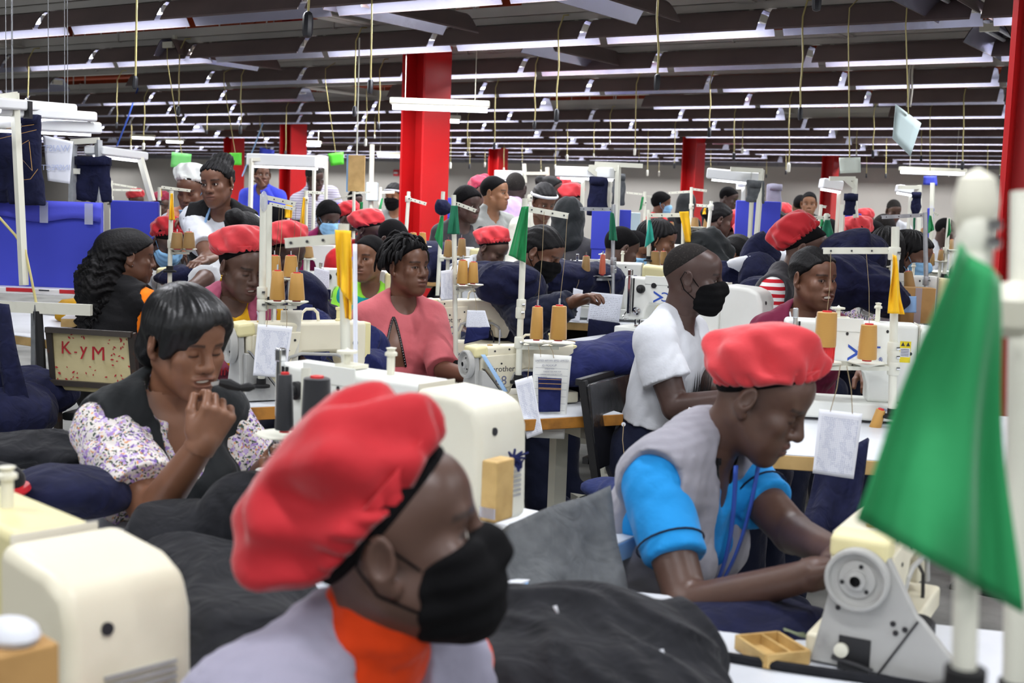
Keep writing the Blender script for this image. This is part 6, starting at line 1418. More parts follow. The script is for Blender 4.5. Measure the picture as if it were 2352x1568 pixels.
table('white table in front of the short haired woman', PXZ(560, 2.2, .735), (1.1, .62, 1), th(33.6))
table('white table under the black denim heap in the lower middle', PXZ(1330, 1.80, .66), (.55, .45, 1), th(33.6))
sheet_thing('paper_sheet', 'plain white paper on the table between the short haired woman and the front red cap', 'paper', [PXZ(470, 2.52, .745), PXZ(575, 2.42, .745), PXZ(610, 2.22, .745), PXZ(545, 2.28, .745)], M('paper'), 4, 4)
t = thing('cap', 'black cap with red band lying at the left edge', 'cap', pt(-10, 1105, 2.6)); b = MB(); b.ell((0, 0, 0), (.055, .06, .04), 18, 10); b.build('crown', M('cloth_black'), t)
b = MB(); b.tube([(.050*math.cos(a), .062*math.sin(a), -.018) for a in np.linspace(0, 2*PI, 24)], .011, 6); b.build('band', M('tape_red'), t)
text('lettering', 'Levi', .035, M('ink_dark'), t, face((.036, -.055, -.012), (.5, -1, 0), flip=True), ext=.001)
sheet_thing('trouser_piece', 'dark denim hanging from the right table below the gridded sheet', 'trousers', [pt(1880, 1050, 3.32), pt(1995, 1010, 3.32), pt(1960, 1240, 3.2), pt(1835, 1230, 3.2)], M('denim_dark'), 10, 12, .018, 3, .012)
pile('dark denim in the lap of the blue polo shirt', [(pt(1640, 1500, 2.35), (.2, .16, .09)), (pt(1760, 1480, 2.3), (.14, .14, .08)), (pt(1560, 1520, 2.3), (.14, .14, .08))], 'denim_dark', 18, .012, .2, h=.010)
pile('dark blue denim behind the long arm of the right thread stand', [(pt(1920, 640, 5.6), (.14, .12, .13)), (pt(2000, 660, 5.6), (.12, .12, .10)), (pt(1960, 590, 5.8), (.16, .12, .12)), (pt(2040, 690, 5.6), (.10, .1, .06))], 'denim_dark', 19, .02, .16)
pile('denim with white pocket lining held up by the cornrowed woman', [(pt(1745, 590, 6.7), (.10, .08, .13)), (pt(1700, 625, 6.8), (.16, .10, .06)), (pt(1655, 630, 6.8), (.10, .1, .07))], 'denim_dark', 20, .018, .14)
pile('white pocket lining on the held up denim', [(pt(1700, 606, 6.6), (.07, .03, .035)), (pt(1730, 600, 6.6), (.05, .03, .03))], 'cloth_white', 21, .012, .08, name='pocket_lining')
pile('grey green jacket heap right of the shaved man', [(pt(1625, 575, 7.2), (.14, .10, .13)), (pt(1640, 640, 7.1), (.13, .1, .12))], 'cloth_charcoal', 22, .02, .14, name='jacket_heap')
pile('denim in the hands of the standing woman', [(pt(440, 625, 6.1), (.12, .06, .03)), (pt(400, 640, 6.1), (.10, .07, .035))], 'denim_dark', 23, .010, .1)
pile('dark denim behind the smiling woman', [(pt(1770, 680, 6.2), (.16, .12, .10)), (pt(1740, 630, 6.6), (.1, .1, .1))], 'denim_dark', 24, .018, .15)
pile('denim heap left of the big red column foot', [(pt(985, 600, 8.4), (.26, .2, .14)), (pt(940, 620, 8.2), (.14, .14, .10))], 'denim_dark', 25, .02, .2)
# chairs
def chair(label, px, py, d, yaw, m, wd=.42, hb=.30, seat=.48, top=.95, frame='rust_steel', tilt=6, back_th=.02, pad=False):
    t = thing('work_chair', label, 'chair', (0, 0, 0), yawrot(yaw)); p = PXZ(px, d, 0); t.location = (p.x, p.y, 0)
    b = MB(); b.box((0, .02, seat), (wd, .40, .035)); b.build('seat', M(m if not pad else 'cloth_charcoal'), t, bevel=.012)
    lean = math.tan(R(tilt))
    b = MB(); b.box((0, -.21-(top-hb/2-seat)*lean, top-hb/2), (wd*1.04, back_th, hb), rx=R(tilt)); b.build('backrest', M(m), t, bevel=.008)
    for s in (-1, 1):
        b = MB(); b.bar((s*wd*.5, -.20, 0), (s*wd*.5, -.20, seat), .026); b.bar((s*wd*.5, -.20, seat), (s*wd*.5, -.222-(top-seat)*lean, top+.01), .026); b.build('leg', M(frame), t)
        b = MB(); b.bar((s*wd*.5, .20, 0), (s*wd*.5, .20, seat), .026); b.build('leg', M(frame), t)
        b = MB(); b.bar((s*wd*.5, -.20, .2), (s*wd*.5, .20, .2), .018); b.build('stretcher', M(frame), t)
    for z in (top+.005, top-hb+.035):
        b = MB(); b.bar((-wd*.52, -.235-(z-seat)*lean, z), (wd*.52, -.235-(z-seat)*lean, z), .022); b.build('rail', M(frame), t)
    return t
ch = chair('steel chair with cream back marked KYM in red', 282, 760, 5.5, 168, 'chair_cream', .37, .25, .50, .87, pad=True)
lean = math.tan(R(6)); zc = .87-.125; bk = -.21-(zc-.50)*lean-.0125
def onback2(x, z): return face((x, bk-(z-zc)*lean, z), (0, -1, 0), (0, 0, 1))
for s_, x, z, sz in (('K', -.115, .80, .075), ('-', -.072, .79, .05), ('y', -.035, .80, .075), ('M', .03, .785, .085)): text('marking', s_, sz, M('red_ink'), ch, onback2(x, z), ext=.0006)
b = MB(); r = random.Random(4)
for k in range(60):
    x, z = r.uniform(-.17, .17), r.uniform(.66, .86)
    if x < .07 and .74 < z < .84: continue
    v = onback2(x, z) @ Vector((0, 0, .0006)); a = r.uniform(0, 3); q = r.uniform(.005, .010); b.add([v+Vector((math.cos(a)*q, 0, math.sin(a)*q)), v+Vector((-math.sin(a)*q*.45, 0, math.cos(a)*q*.45)), v-Vector((math.cos(a)*q, 0, math.sin(a)*q)), v-Vector((-math.sin(a)*q*.45, 0, math.cos(a)*q*.45))], [(0, 1, 2, 3)])
b.build('paint_fleck', M('red_ink'), ch, kind='stuff')
ch = chair('black chair with worn shiny back behind the man in white', 1530, 1000, 4.5, 64, 'glossy_black', .40, .30, .47, .845, frame='chair_black', tilt=8, back_th=.03)
b = MB(); b.sheet(lambda u, v: ((u-.5)*.42, -.268-.014*math.cos((v-.5)*5), .875-.06*abs(v-.5)*2-.02), 14, 6); b.build('clear_wrap', M('tape_clear'), ch)
for k in range(3):
    b = MB(); b.ell((-.17+.03*k, -.277, .81-.09*k), (.012, .002, .02), 10, 6); b.build('paint_patch', M('yellow_emblem' if k != 1 else 'cloth_green'), ch)
sheet_thing('seat_cover', 'grey cloth draped over the chair back right of the front red cap', 'seat cover', [pt(1160, 1212, 2.35), pt(1392, 1122, 2.55), pt(1425, 1390, 2.45), pt(1150, 1470, 2.15)], M('grey_denim'), 16, 14, .012, 3, .025)
pile('grey blue cloth bundle tied on the black chair', [(pt(1400, 1120, 4.1), (.10, .08, .035)), (pt(1440, 1140, 4.0), (.08, .08, .05))], 'denim_mid', 31, .008, .1, name='cloth_bundle')
t = thing('string_pin', 'loose gold thread with a white dot on the man\'s blue trousers', 'thread', pt(1432, 974, 4.05)); b = MB(); b.lathe([(.007, 0), (.007, .003), (0, .003)], (0, 0, 0), 12, tuple(-CF)); b.build('dot', M('cloth_white'), t)
b = MB(); b.tube([-CF*.003, pt(1430, 1010, 4.03)-t.location, pt(1434, 1050, 4.03)-t.location, pt(1433, 1090, 4.05)-t.location], .0013, 5); b.build('thread', M('thread_line'), t)
# left workstation: blue partition, white frame, hanging jeans, sheets and lamps
t = at('cloth_screen', 'blue cloth partition with white taped shelf at the left edge', 'partition', 110, 660, 6.1, 176); W_ = S(370, 6.1); Hh = S(198, 6.1)
b = MB(); b.box((-.12, 0, Hh/2), (W_, .04, Hh)); b.build('panel', M('blue_board'), t, bevel=.006)
b = MB(); b.sheet(lambda u, v: (-.12-W_/2+u*W_*1.01, -.024-.012*v, Hh-.09*v-.012*math.sin(u*13)*v), 24, 3); b.build('folded_hem', M('blue_cloth'), t, solid=.004)
b = MB(); b.box((-.12, -.05, -.012), (W_+.06, .16, .03)); sh_ = b.build('shelf', M('tape_white'), t, bevel=.004)
for k, x in enumerate((-.40, -.06, .20)):
    b = MB(); b.box((x-.02, -.131, -.006), (.13, .002, .018)); b.build('red_tape', M('tape_red'), sh_)
    b = MB(); b.box((x+.10, -.131, -.004), (.05, .002, .006)); b.build('tape_print', M('ink_dark'), sh_)
for x in (.02, .24):
    b = MB(); b.box((x-.02, -.04, Hh-.055), (.04, .004, .10)); b.build('clear_tape', M('tape_clear'), t)
t = at('cloth_screen', 'second blue partition set back behind the first', 'partition', 318, 600, 7.3, 180); b = MB(); b.box((-.02, 0, .0), (S(110, 7.3), .04, S(275, 7.3))); b.build('panel', M('blue_board'), t, bevel=.008)
t = thing('frame', 'white square tube frame standing at the left edge', 'frame', pt(48, 980, 5.75)); L = lambda x, y, d=5.75: pt(x, y, d)-t.location
b = MB(); b.bar(L(55, 655), L(33, 214), .030); b.build('post', M('pole_paint'), t)
b = MB(); b.bar(L(38, 218), L(-60, 232, 5.6), .030); b.build('top_bar', M('pole_paint'), t)
b = MB(); b.bar(L(82, 1000), L(82, 700), .030); b.bar(L(82, 990), L(82, 700), .03); b.build('leg', M('galvanised'), t)
b = MB(); b.bar(L(-60, 700), L(210, 712), .035, .05); b.build('rail', M('pole_paint'), t)
b = MB(); b.bar(L(-40, 925), L(240, 890, 6.2), .02); b.build('low_rail', M('rust_steel'), t)
b = MB(); b.tube([L(-10, 490), L(35, 540), L(58, 575), L(72, 640), L(85, 705)], .006, 6); b.build('cable', M('cable_cream'), t)
b = MB(); b.tube([L(86, 715), L(92, 800), L(98, 910)], .022, 8); b.build('black_sleeve', M('black_rubber'), t)
jeans('dark indigo jeans with stitched pocket hung at the left edge', 14, 264, 5.95, 178, 200, 'denim_dark', 172, seed=1, flare=1.25)
o = bpy.context.scene.objects['hanging_trousers']
for pts in ([(47, 333), (66, 322)], [(67, 325), (74, 392), (52, 367), (52, 403)], [(52, 413), (70, 411), (87, 388)], [(0, 297), (78, 286)], [(0, 318), (84, 298)]):
    b = MB(); b.tube([pt(x, y, 5.78)-o.location for x, y in pts], .0013, 4); q = b.build('stitching', M('thread_gold'), None); q.parent = o; q.matrix_local = Matrix.Rotation(-o.rotation_euler.z, 4, 'Z')
b = MB(); b.box((.16, -.09, .02), (.03, .03, .08)); b.build('clip', M('black_plastic'), o)
jeans('dark jeans hanging on the second frame behind the white sheet', 214, 362, 6.9, 92, 98, 'denim_dark', 175, seed=2)
paper('white sheet showing WAIST in reverse, hung beside the jeans', [(98, 310), (168, 325), (160, 422), (110, 415)], 6.0, 'paper', name='notice_sheet', cat='sheet')
o = bpy.context.scene.objects['notice_sheet']; text('lettering', 'WAIST', .042, M('faint_blue'), o, face(pt(130, 341, 5.985)-o.location, -CF, CU, flip=True), ext=.0003); text('lettering', 'INSPECT', .036, M('faint_blue'), o, face(pt(128, 385, 5.985)-o.location, -CF, CU, flip=True), ext=.0003)
def worklamp(label, x0, y0, x1, y1, d0, d1, w=.11, h=.05, post=None):
    """white work lamp over a station: a slim trough between two pixels"""
    a, c = pt(x0, y0, d0), pt(x1, y1, d1); t = thing('work_lamp', label, 'lamp', a); q = c-a
    b = MB(); b.bar((0, 0, 0), q, w, h); b.build('housing', M('lamp_cover'), t, bevel=.012)
    b = MB(); b.bar(-_Z*h*.55+q*.04, q*.96-_Z*h*.55, .03, .02); b.build('tube', M('tube_glow'), t)
    if post:
        px0, py0, px1, py1, dd = post; b = MB(); b.bar(pt(px0, py0, dd)-a, pt(px1, py1, dd)-a, .03); b.build('post', M('pole_paint'), t)
    elif d0 > 7.6:
        b = MB(); c_ = q*.92; b.bar(c_, Vector((c_.x, c_.y, -a.z)), .022); b.build('post', M('pole_paint'), t)
    else:
        for f in (.25, .75): b = MB(); z_ = a.z+q.z*f; b.cyl(q*f+_Z*h*.4, Vector((q.x*f, q.y*f, 5.42-a.z)), .0018, n=5); b.build('hanger', M('galvanised'), t)
    return t
worklamp('white work lamp at the left edge, upper of three', -40, 235, 155, 250, 5.5, 6.4)
worklamp('white work lamp at the left edge, middle of three', -40, 252, 203, 268, 5.6, 6.5)
worklamp('white work lamp at the left edge, lowest of three', -40, 280, 212, 294, 5.7, 6.6, .12, .06)
worklamp('white work lamp over the second blue partition', 215, 345, 320, 358, 6.9, 7.5, .12, post=(322, 362, 350, 462, 7.4))
t = thing('frame', 'white frame with cross bar behind the hanging jeans, left', 'frame', pt(230, 600, 6.9)); L = lambda x, y, d=6.9: pt(x, y, d)-t.location
for a, c in (((232, 600), (226, 322)), ((164, 600), (168, 325))): b = MB(); b.bar(L(*a), L(*c), .03); b.build('post', M('galvanised'), t)
for a, c in (((164, 326), (228, 322)), ((164, 393), (228, 394))): b = MB(); b.bar(L(*a), L(*c), .03); b.build('cross_bar', M('pole_paint'), t)
table('long table under the curly haired woman at left', PXZ(60, 6.4, .765), (1.6, .7, 1), th(33.6))
sheet_thing('trouser_piece', 'dark denim hanging down at the left edge by the steel leg', 'trousers', [pt(-40, 690, 4.9), pt(18, 700, 4.9), pt(75, 990, 4.9), pt(-40, 1000, 4.9)], M('denim_dark'), 10, 14, .03, 6, .02)
pile('dark denim heap on the floor shelf at left', [(pt(60, 900, 5.3), (.2, .2, .10)), (pt(10, 950, 5.0), (.2, .2, .12))], 'denim_dark', 41, .02, .2)
pile('yellow cloth heap on the left table', [(pt(165, 715, 6.6), (.09, .08, .07))], 'cloth_mustard', 42, .012, .1, name='cloth_heap')
# ---------------------------------------------------------------- the background stations
ST = [ # label, base, top, d, arms, trays, clamps
 ('cream stand left of the white covered head, yellow flag', (390, 625), (394, 438), 5.9, [((370, 430), (432, 436), 6)], [(407, 573, 34), (434, 573, 36)], [(392, 560)]),
 ('cream stand behind the woman in pink, dark green flag', (1047, 842), (1042, 448), 5.35, [((1050, 468), (1092, 482), 8)], [(1066, 658, 44), (1090, 655, 42)], [(1046, 640), (1046, 665)]),
 ('cream stand wrapped with dark cloth by the big red column', (1004, 690), (1018, 440), 7.4, [((1006, 590), (1040, 590), 7)], [], [(1013, 592)]),
 ('cream stand against the big red column with short arm', (931, 560), (939, 440), 8.1, [((940, 457), (978, 467), 7)], [(948, 567, 34), (975, 567, 34)], [(937, 457)]),
 ('grey stand over the 37 machine with dark green flag', (1407, 690), (1409, 470), 6.45, [((1411, 481), (1334, 478), 8)], [(1347, 634, 50), (1384, 634, 46)], [(1409, 600), (1409, 618)]),
 ('cream stand above the shaved man with yellow flag', (1568, 640), (1570, 486), 7.2, [((1572, 494), (1490, 493), 9)], [], [(1570, 494)]),
 ('white pole carrying a teal flag', (1490, 600), (1490, 482), 7.3, [], [(1510, 612, 44)], []),
 ('grey stand over the red lettered machine', (2128, 720), (2125, 488), 5.85, [((2127, 494), (2031, 497), 8), ((2124, 667), (2020, 668), 10)], [(2038, 670, 50), (2086, 664, 56)], [(2127, 645), (2126, 668)]),
 ('cream stand with arm and green flags right of the striped sleeve', (1893, 585), (1899, 490), 7.0, [((1899, 500), (1832, 498), 7)], [], [(1899, 500)]),
 ('cream stand with T arms in front of the orange red column', (1587, 540), (1588, 430), 9.6, [((1588, 440), (1537, 442), 5), ((1588, 434), (1625, 437), 5)], [(1602, 522, 60)], [(1588, 474)]),
 ('cream stand with T arms left of the orange red column', (1480, 530), (1481, 440), 10.2, [((1481, 447), (1440, 441), 4), ((1481, 451), (1498, 451), 4)], [], [(1480, 466)]),
 ('cream stand right of the orange red column', (1623, 560), (1634, 462), 8.6, [((1634, 474), (1602, 470), 6)], [(1620, 560, 40)], [(1633, 476)]),
 ('cream stand left of the lime t-shirt with yellow flag', (702, 590), (703, 438), 7.6, [((704, 441), (742, 442), 6)], [(690, 570, 40)], [(702, 460)]),
 ('cream stand left of the plum shirt, short white pole', (660, 560), (662, 470), 8.2, [], [], []),
 ('cream stand below the tan board', (812, 530), (813, 440), 9.4, [((813, 448), (765, 457), 4), ((813, 444), (850, 440), 4)], [(815, 494, 20)], [(812, 494)]),
 ('pale stand left of the big red column', (872, 520), (874, 430), 10.5, [((874, 442), (905, 440), 5)], [], [(873, 470)]),
 ('cream stand with pale green flag at far right', (2136, 600), (2140, 478), 8.0, [((2140, 486), (2160, 493), 4)], [(2150, 625, 44)], [(2137, 580)]),
 ('cream stand with green flag right of the far man in grey', (2168, 640), (2180, 500), 7.7, [], [(2190, 575, 34)], [(2172, 575)]),
 ('cream stand near the right red column with yellow flag', (2282, 610), (2284, 500), 7.2, [((2284, 506), (2260, 505), 5), ((2284, 528), (2318, 530), 6)], [], [(2283, 550)]),
 ('cream stand by the sitting girl near the teal flag', (1352, 650), (1350, 640), 7.5, [], [], []),
 ('cream stand left of the hooded back', (1225, 560), (1216, 446), 8.4, [], [], [(1217, 455)]),
 ('pale stand at far left over the blue board', (255, 470), (256, 415), 10.5, [((256, 422), (310, 430), 4), ((256, 436), (322, 436), 4)], [], [(256, 456)]),
 ('thin pole of the small yellow flag at far left', (366, 470), (366, 430), 9.0, [], [], []),
 ('thin pole of the yellow flag next to the right red column', (2310, 600), (2311, 495), 7.2, [], [], []),
 ('thin pole of the dark green flag near the right red column', (2299, 600), (2299, 500), 7.4, [], [], []),
 ('cream stand right of the hi-vis vest', (1876, 580), (1886, 470), 9.2, [((1886, 474), (1900, 474), 5)], [], []),
]
for l, b_, t_, d_, ar, tr_, cl_ in ST:
    if l.startswith('cream stand by the sitting'): continue
    stand(l, b_, t_, d_, ar, tr_, cl_, r=.0105 if d_ < 7 else .012, group='thread stands further back', m='galvanised' if l.startswith('grey') else 'pole_paint')
CN = [(407, 534, 571, 5.85, 31, 'thread_brown', 'left of two before the white machine at left'), (434, 533, 571, 5.85, 30, 'thread_brown', 'right of two before the white machine at left'),
 (1062, 598, 652, 5.3, 28, 'thread_gold', 'left of two right of the woman in pink'), (1086, 602, 650, 5.3, 26, 'thread_gold', 'right of two right of the woman in pink'),
 (1029, 552, 590, 6.6, 22, 'thread_brown', 'left of two under the dark green flag'), (1060, 548, 588, 6.6, 22, 'thread_brown', 'right of two under the dark green flag'),
 (949, 534, 564, 8.0, 19, 'thread_gold', 'left of two at the foot of the big red column'), (970, 534, 565, 8.0, 20, 'thread_gold', 'right of two at the foot of the big red column'),
 (1345, 588, 629, 6.4, 22, 'thread_brown', 'left before the 37 machine'), (1383, 586, 630, 6.4, 16, 'thread_red', 'slim half empty one before the 37 machine'),
 (1504, 577, 610, 7.3, 26, 'thread_brown', 'left of two left of the shaved head'), (1523, 577, 607, 7.5, 20, 'thread_brown', 'right of two left of the shaved head'),
 (2038, 629, 667, 5.8, 24, 'thread_brown', 'left of two before the red lettered machine'),
 (1595, 500, 522, 9.6, 20, 'thread_brown', 'left of two in front of the orange red column'), (1622, 503, 524, 9.6, 16, 'thread_brown', 'right of two in front of the orange red column'),
 (1540, 510, 531, 9.2, 18, 'thread_brown', 'above the shaved head, small'), (2140, 582, 610, 7.7, 13, 'thread_brown', 'left of two at the far right'), (2160, 574, 598, 7.7, 14, 'thread_brown', 'right of two at the far right'),
 (892, 505, 522, 9.6, 16, 'thread_brown', 'left of two left of the big red column'), (910, 508, 522, 9.6, 12, 'thread_brown', 'right of two left of the big red column'),
 (708, 566, 592, 7.2, 26, 'thread_brown', 'behind the arm of the near cream stand'), (1960, 555, 580, 8.0, 16, 'thread_brown', 'under the round red cap facing the camera'), (2118, 525, 555, 9.0, 14, 'thread_brown', 'beside the far blue board at right'), (2185, 550, 574, 9.4, 12, 'thread_brown', 'by the green flag at far right')]
for x, y0, y1, d_, w_, m_, l in CN: cone(x, y0, y1, d_, w_, m_, ('red' if m_ == 'thread_red' else 'golden' if m_ == 'thread_gold' else 'brown') + ' thread cone, ' + l, 'small thread cones further back', pin=d_ < 8)
cone(2090, 623, 664, 5.8, 26, 'thread_brown', 'brown thread cone leaning on a tilted tray before the red lettered machine', 'small thread cones further back', tilt=-10)
cone(2000, 935, 1012, 3.95, 30, 'thread_gold', 'golden thread cone lying behind the gridded sheet at right', 'golden cones of the right machine', tilt=14, pin=False)
FL = [([(391, 444), (397, 444), (402, 505), (388, 505)], 5.88, 'flag_yellow', 'yellow flag over the red cap at left'), ([(363, 432), (370, 432), (372, 452), (362, 452)], 9, 'flag_yellow', 'small yellow flag at far left'),
 ([(1036, 472), (1051, 472), (1056, 538), (1027, 537)], 5.3, 'flag_dark', 'dark green flag right of the dark cloth knot'), ([(1012, 497), (1019, 495), (1016, 576), (998, 545)], 7.35, 'flag_green', 'bright green flag by the big red column edge'),
 ([(1402, 486), (1410, 490), (1418, 553), (1398, 551)], 6.42, 'flag_dark', 'dark green flag below the hanging dark trousers'), ([(1489, 505), (1495, 505), (1503, 552), (1481, 569)], 7.25, 'flag_teal', 'teal flag beside the straight haired profile'),
 ([(1560, 486), (1582, 485), (1590, 556), (1574, 556)], 7.15, 'flag_yellow', 'yellow flag above the shaved head'), ([(1474, 452), (1479, 452), (1474, 480), (1468, 484)], 10.18, 'flag_green', 'small green flag left of the orange red column'),
 ([(1617, 478), (1622, 478), (1621, 492), (1613, 492)], 8.9, 'flag_yellow', 'tiny yellow flag right of the orange red column'), ([(655, 470), (672, 470), (671, 501), (652, 500)], 8.15, 'flag_yellow', 'yellow flag on the short white pole'),
 ([(696, 452), (701, 455), (699, 527), (688, 515)], 7.55, 'flag_yellow', 'yellow flag left of the striped polo'), ([(827, 464), (834, 464), (832, 490), (825, 494)], 9.3, 'flag_green', 'small green flag under the tan board'),
 ([(1853, 505), (1866, 507), (1866, 528), (1856, 527)], 7.0, 'flag_green', 'green flag left of two by the striped sleeve stand'), ([(1895, 505), (1906, 505), (1917, 545), (1882, 543)], 6.98, 'flag_dark', 'broad dark green flag by the striped sleeve stand'),
 ([(1886, 500), (1891, 500), (1890, 520), (1884, 520)], 9.18, 'flag_green', 'light green flag right of the hi-vis vest'), ([(2098, 500), (2103, 500), (2101, 530), (2097, 530)], 8.6, 'flag_dark', 'thin dark green flag left of the far blue board'),
 ([(2134, 494), (2139, 496), (2145, 528), (2131, 536)], 7.95, 'flag_green', 'pale green flag right of the far blue board'), ([(2179, 502), (2182, 502), (2186, 532), (2175, 548)], 7.65, 'flag_green', 'green flag left of the blurred near knob'),
 ([(2308, 498), (2312, 498), (2314, 526), (2302, 526)], 7.18, 'flag_yellow', 'yellow flag next to the right red column'), ([(1928, 490), (1938, 478), (1938, 506), (1924, 506)], 9.2, 'flag_teal', 'teal flag right of the far red column'),
 ([(2297, 503), (2301, 503), (2301, 526), (2297, 526)], 7.38, 'flag_dark', 'thin dark green flag near the right red column'), ([(876, 455), (880, 455), (876, 480), (869, 480)], 10.4, 'flag_green', 'thin green flag left of the big red column')]
for i, (pts, d_, m_, l) in enumerate(FL): flag(l, pts, d_, m_, 20+i, 'flags further back', ripple=.006)
o = pile('dark blue cloth knot on the wrapped stand', [(pt(1014, 474, 7.35), (.03, .03, .045)), (pt(1022, 480, 7.35), (.04, .025, .02))], 'denim_dark', 51, .008, .06, h=.008, name='cloth_knot')
# racks with lamps, hung garments and blue boards
def rack(label, bars, d, w=.028, group='lamp racks of the work stations'):
    t = thing('rack', label, 'rack', pt(*bars[0][0], d), 0, group); o = t.location
    for k, (a, c) in enumerate(bars): b = MB(); b.bar(pt(*a, d)-o, pt(*c, d)-o, w); b.build('post' if abs(a[1]-c[1]) > abs(a[0]-c[0]) else 'cross_bar', M('pole_paint'), t)
    return t
rack('white rack over the hooded back with dark trousers', [((1413, 600), (1420, 380)), ((1420, 388), (1352, 383)), ((1476, 381), (1366, 376)), ((1352, 386), (1375, 404))], 8.0)
worklamp('white lamp of the rack over the hooded back', 1285, 394, 1412, 398, 8.2, 8.0, .14, .07); worklamp('small glowing lamp left of the hanging dark trousers', 1312, 404, 1342, 406, 9.2, 9.2)
jeans('dark trousers hung on the rack over the hooded back', 1375, 410, 7.95, 40, 82, 'denim_dark', seed=4, flare=1.5)
jeans('grey trousers hung right of the dark pair', 1422, 400, 8.3, 30, 68, 'grey_denim', seed=5, flare=1.4)
rack('white rack with bent arm over the big blue board', [((1738, 540), (1750, 390)), ((1752, 392), (1678, 388))], 8.1)
worklamp('pale lamp cover over the big blue board', 1634, 398, 1738, 408, 8.4, 8.2, .15, .07); worklamp('glowing round lamp below the pale lamp cover', 1692, 423, 1710, 423, 8.6, 8.6, .08, .04)
jeans('grey trousers hung over the big blue board', 1735, 416, 8.1, 40, 48, 'grey_denim', seed=6, flare=1.3)
jeans('lilac grey trousers hung right of the grey pair', 1780, 424, 8.9, 36, 60, 'cloth_lilac_grey', seed=7)
rack('white rack with diagonal brace, right background', [((1930, 570), (1936, 470)), ((1962, 450), (1964, 410)), ((1964, 410), (1905, 410)), ((1940, 410), (1962, 430)), ((1962, 450), (1966, 500))], 8.3)
worklamp('white lamp of the braced rack', 1885, 420, 1932, 428, 8.5, 8.5, .14, .07)
jeans('dark trousers with white tags on the braced rack', 1955, 446, 8.2, 34, 46, 'denim_dark', seed=8)
rack('white rack by the far man in white', [((2112, 560), (2112, 425)), ((2112, 430), (2064, 430)), ((2140, 500), (2142, 420))], 9.6)
worklamp('glowing lamp of the rack by the far man in white', 2060, 432, 2095, 438, 9.8, 9.8, .12, .06)
jeans('dark trousers on the rack by the far man in white', 2106, 442, 9.5, 22, 52, 'denim_dark', seed=9)
rack('white rack behind the man in blue', [((575, 480), (578, 364)), ((578, 366), (750, 366))], 10.5)
worklamp('long white lamp in front of the man in blue', 575, 366, 735, 372, 10.6, 10.4, .15, .10); worklamp('short white lamp right of the long one', 728, 368, 752, 370, 10.8, 10.8, .12, .09)
rack('white rack right of the lavender shirt', [((1206, 420), (1204, 376)), ((1258, 430), (1257, 384)), ((1180, 398), (1258, 398))], 11.5)
worklamp('pale lamp behind the lavender shirt', 1135, 402, 1200, 404, 11.5, 11.5, .14, .09)
def board(label, x0, y0, x1, y1, d, m='blue_board', name='cloth_screen', cat='screen', th_=.03, rz=0):
    t = at(name, label, cat, (x0+x1)/2, (y0+y1)/2, d, 180+rz); b = MB(); b.box((0, 0, 0), (S(x1-x0, d), th_, S(y1-y0, d))); b.build('panel', M(m), t, bevel=.005)
    b = MB(); hz_ = t.location.z-S(y1-y0, d)/2; b.box((0, 0, -S(y1-y0, d)/2-hz_/2+.01), (S(x1-x0, d)*.9, .02, max(hz_, .05))); b.build('lower_panel', M(m), t)
    return t
board('big blue board right of the orange red column', 1688, 462, 1790, 575, 8.5); board('blue board below the hanging dark trousers, left', 1358, 484, 1408, 572, 7.9); board('blue board below the hanging dark trousers, right', 1418, 482, 1448, 560, 8.1)
board('blue board under the braced rack', 1940, 490, 1976, 546, 9.2); board('blue board by the far man in white', 2128, 478, 2142, 560, 9.6); board('blue board behind the plum shirt', 738, 466, 784, 512, 10.6); board('blue board behind the mustached man', 1000, 455, 1106, 500, 12.5)
board('white board right of the blue ones under the trousers', 1446, 488, 1470, 536, 8.4, 'card_sky', 'white_board', 'board')
def card(label, pts, d, m, top, name='hanging_card'):
    mx, my = sum(p[0] for p in pts)/4, (pts[0][1]+pts[1][1])/2
    row = min((y for y in ROWS if y > 4), key=lambda y: abs(P(mx, my, d).y-y)); d = (PY(mx, my, row)-CAM).dot(CF)
    o = sheet_thing(name, label, 'card', [P(x, y, d) for x, y in pts], M(m), 4, 4, 0, 1, .006)
    q = PY((pts[0][0]+pts[1][0])/2, my+1, row); e = Vector((q.x, row-.03, ZL+.17))
    b = MB(); b.tube([q-o.location, Vector((q.x, q.y-.17, ZL-.02))-o.location, Vector((q.x, q.y-.17, ZL+.1))-o.location, e-o.location], .004, 5); b.build('cord', M('cable_cream'), o); return o
card('bright green card hanging above the white head cover', [(395, 349), (440, 354), (437, 388), (392, 383)], 11, 'card_green', (420, 315)); card('green card hanging behind the standing woman', [(526, 351), (555, 351), (555, 379), (527, 379)], 13, 'card_lime', (552, 320))
card('green card hanging right of the long white lamp', [(753, 353), (789, 349), (790, 377), (760, 381)], 12, 'card_lime', (770, 330)); card('white card standing on the braced rack', [(1927, 362), (1976, 361), (1977, 396), (1930, 398)], 8.4, 'card_white', (1964, 300))
card('large white sheet hanging askew from the ceiling at right', [(2057, 239), (2116, 283), (2091, 359), (2050, 318)], 6.9, 'card_sky', (2081, 165)); card('navy and white banner at the far wall, left', [(597, 338), (630, 345), (630, 365), (596, 358)], 20, 'banner_blue', (610, 325)); card('blue sign by the glowing tube at far right', [(2122, 404), (2151, 404), (2153, 426), (2120, 424)], 15, 'banner_blue', (2136, 380))
o = bpy.context.scene.objects['hanging_card.006'] if 'hanging_card.006' in bpy.context.scene.objects else None
if o: text('lettering', 'GARMENT', .03, M('white_print'), o, face(P(2136, 411, 14.98)-o.location, -CF, CU), ext=.001); text('lettering', 'LINE', .03, M('white_print'), o, face(P(2136, 419, 14.98)-o.location, -CF, CU), ext=.001)
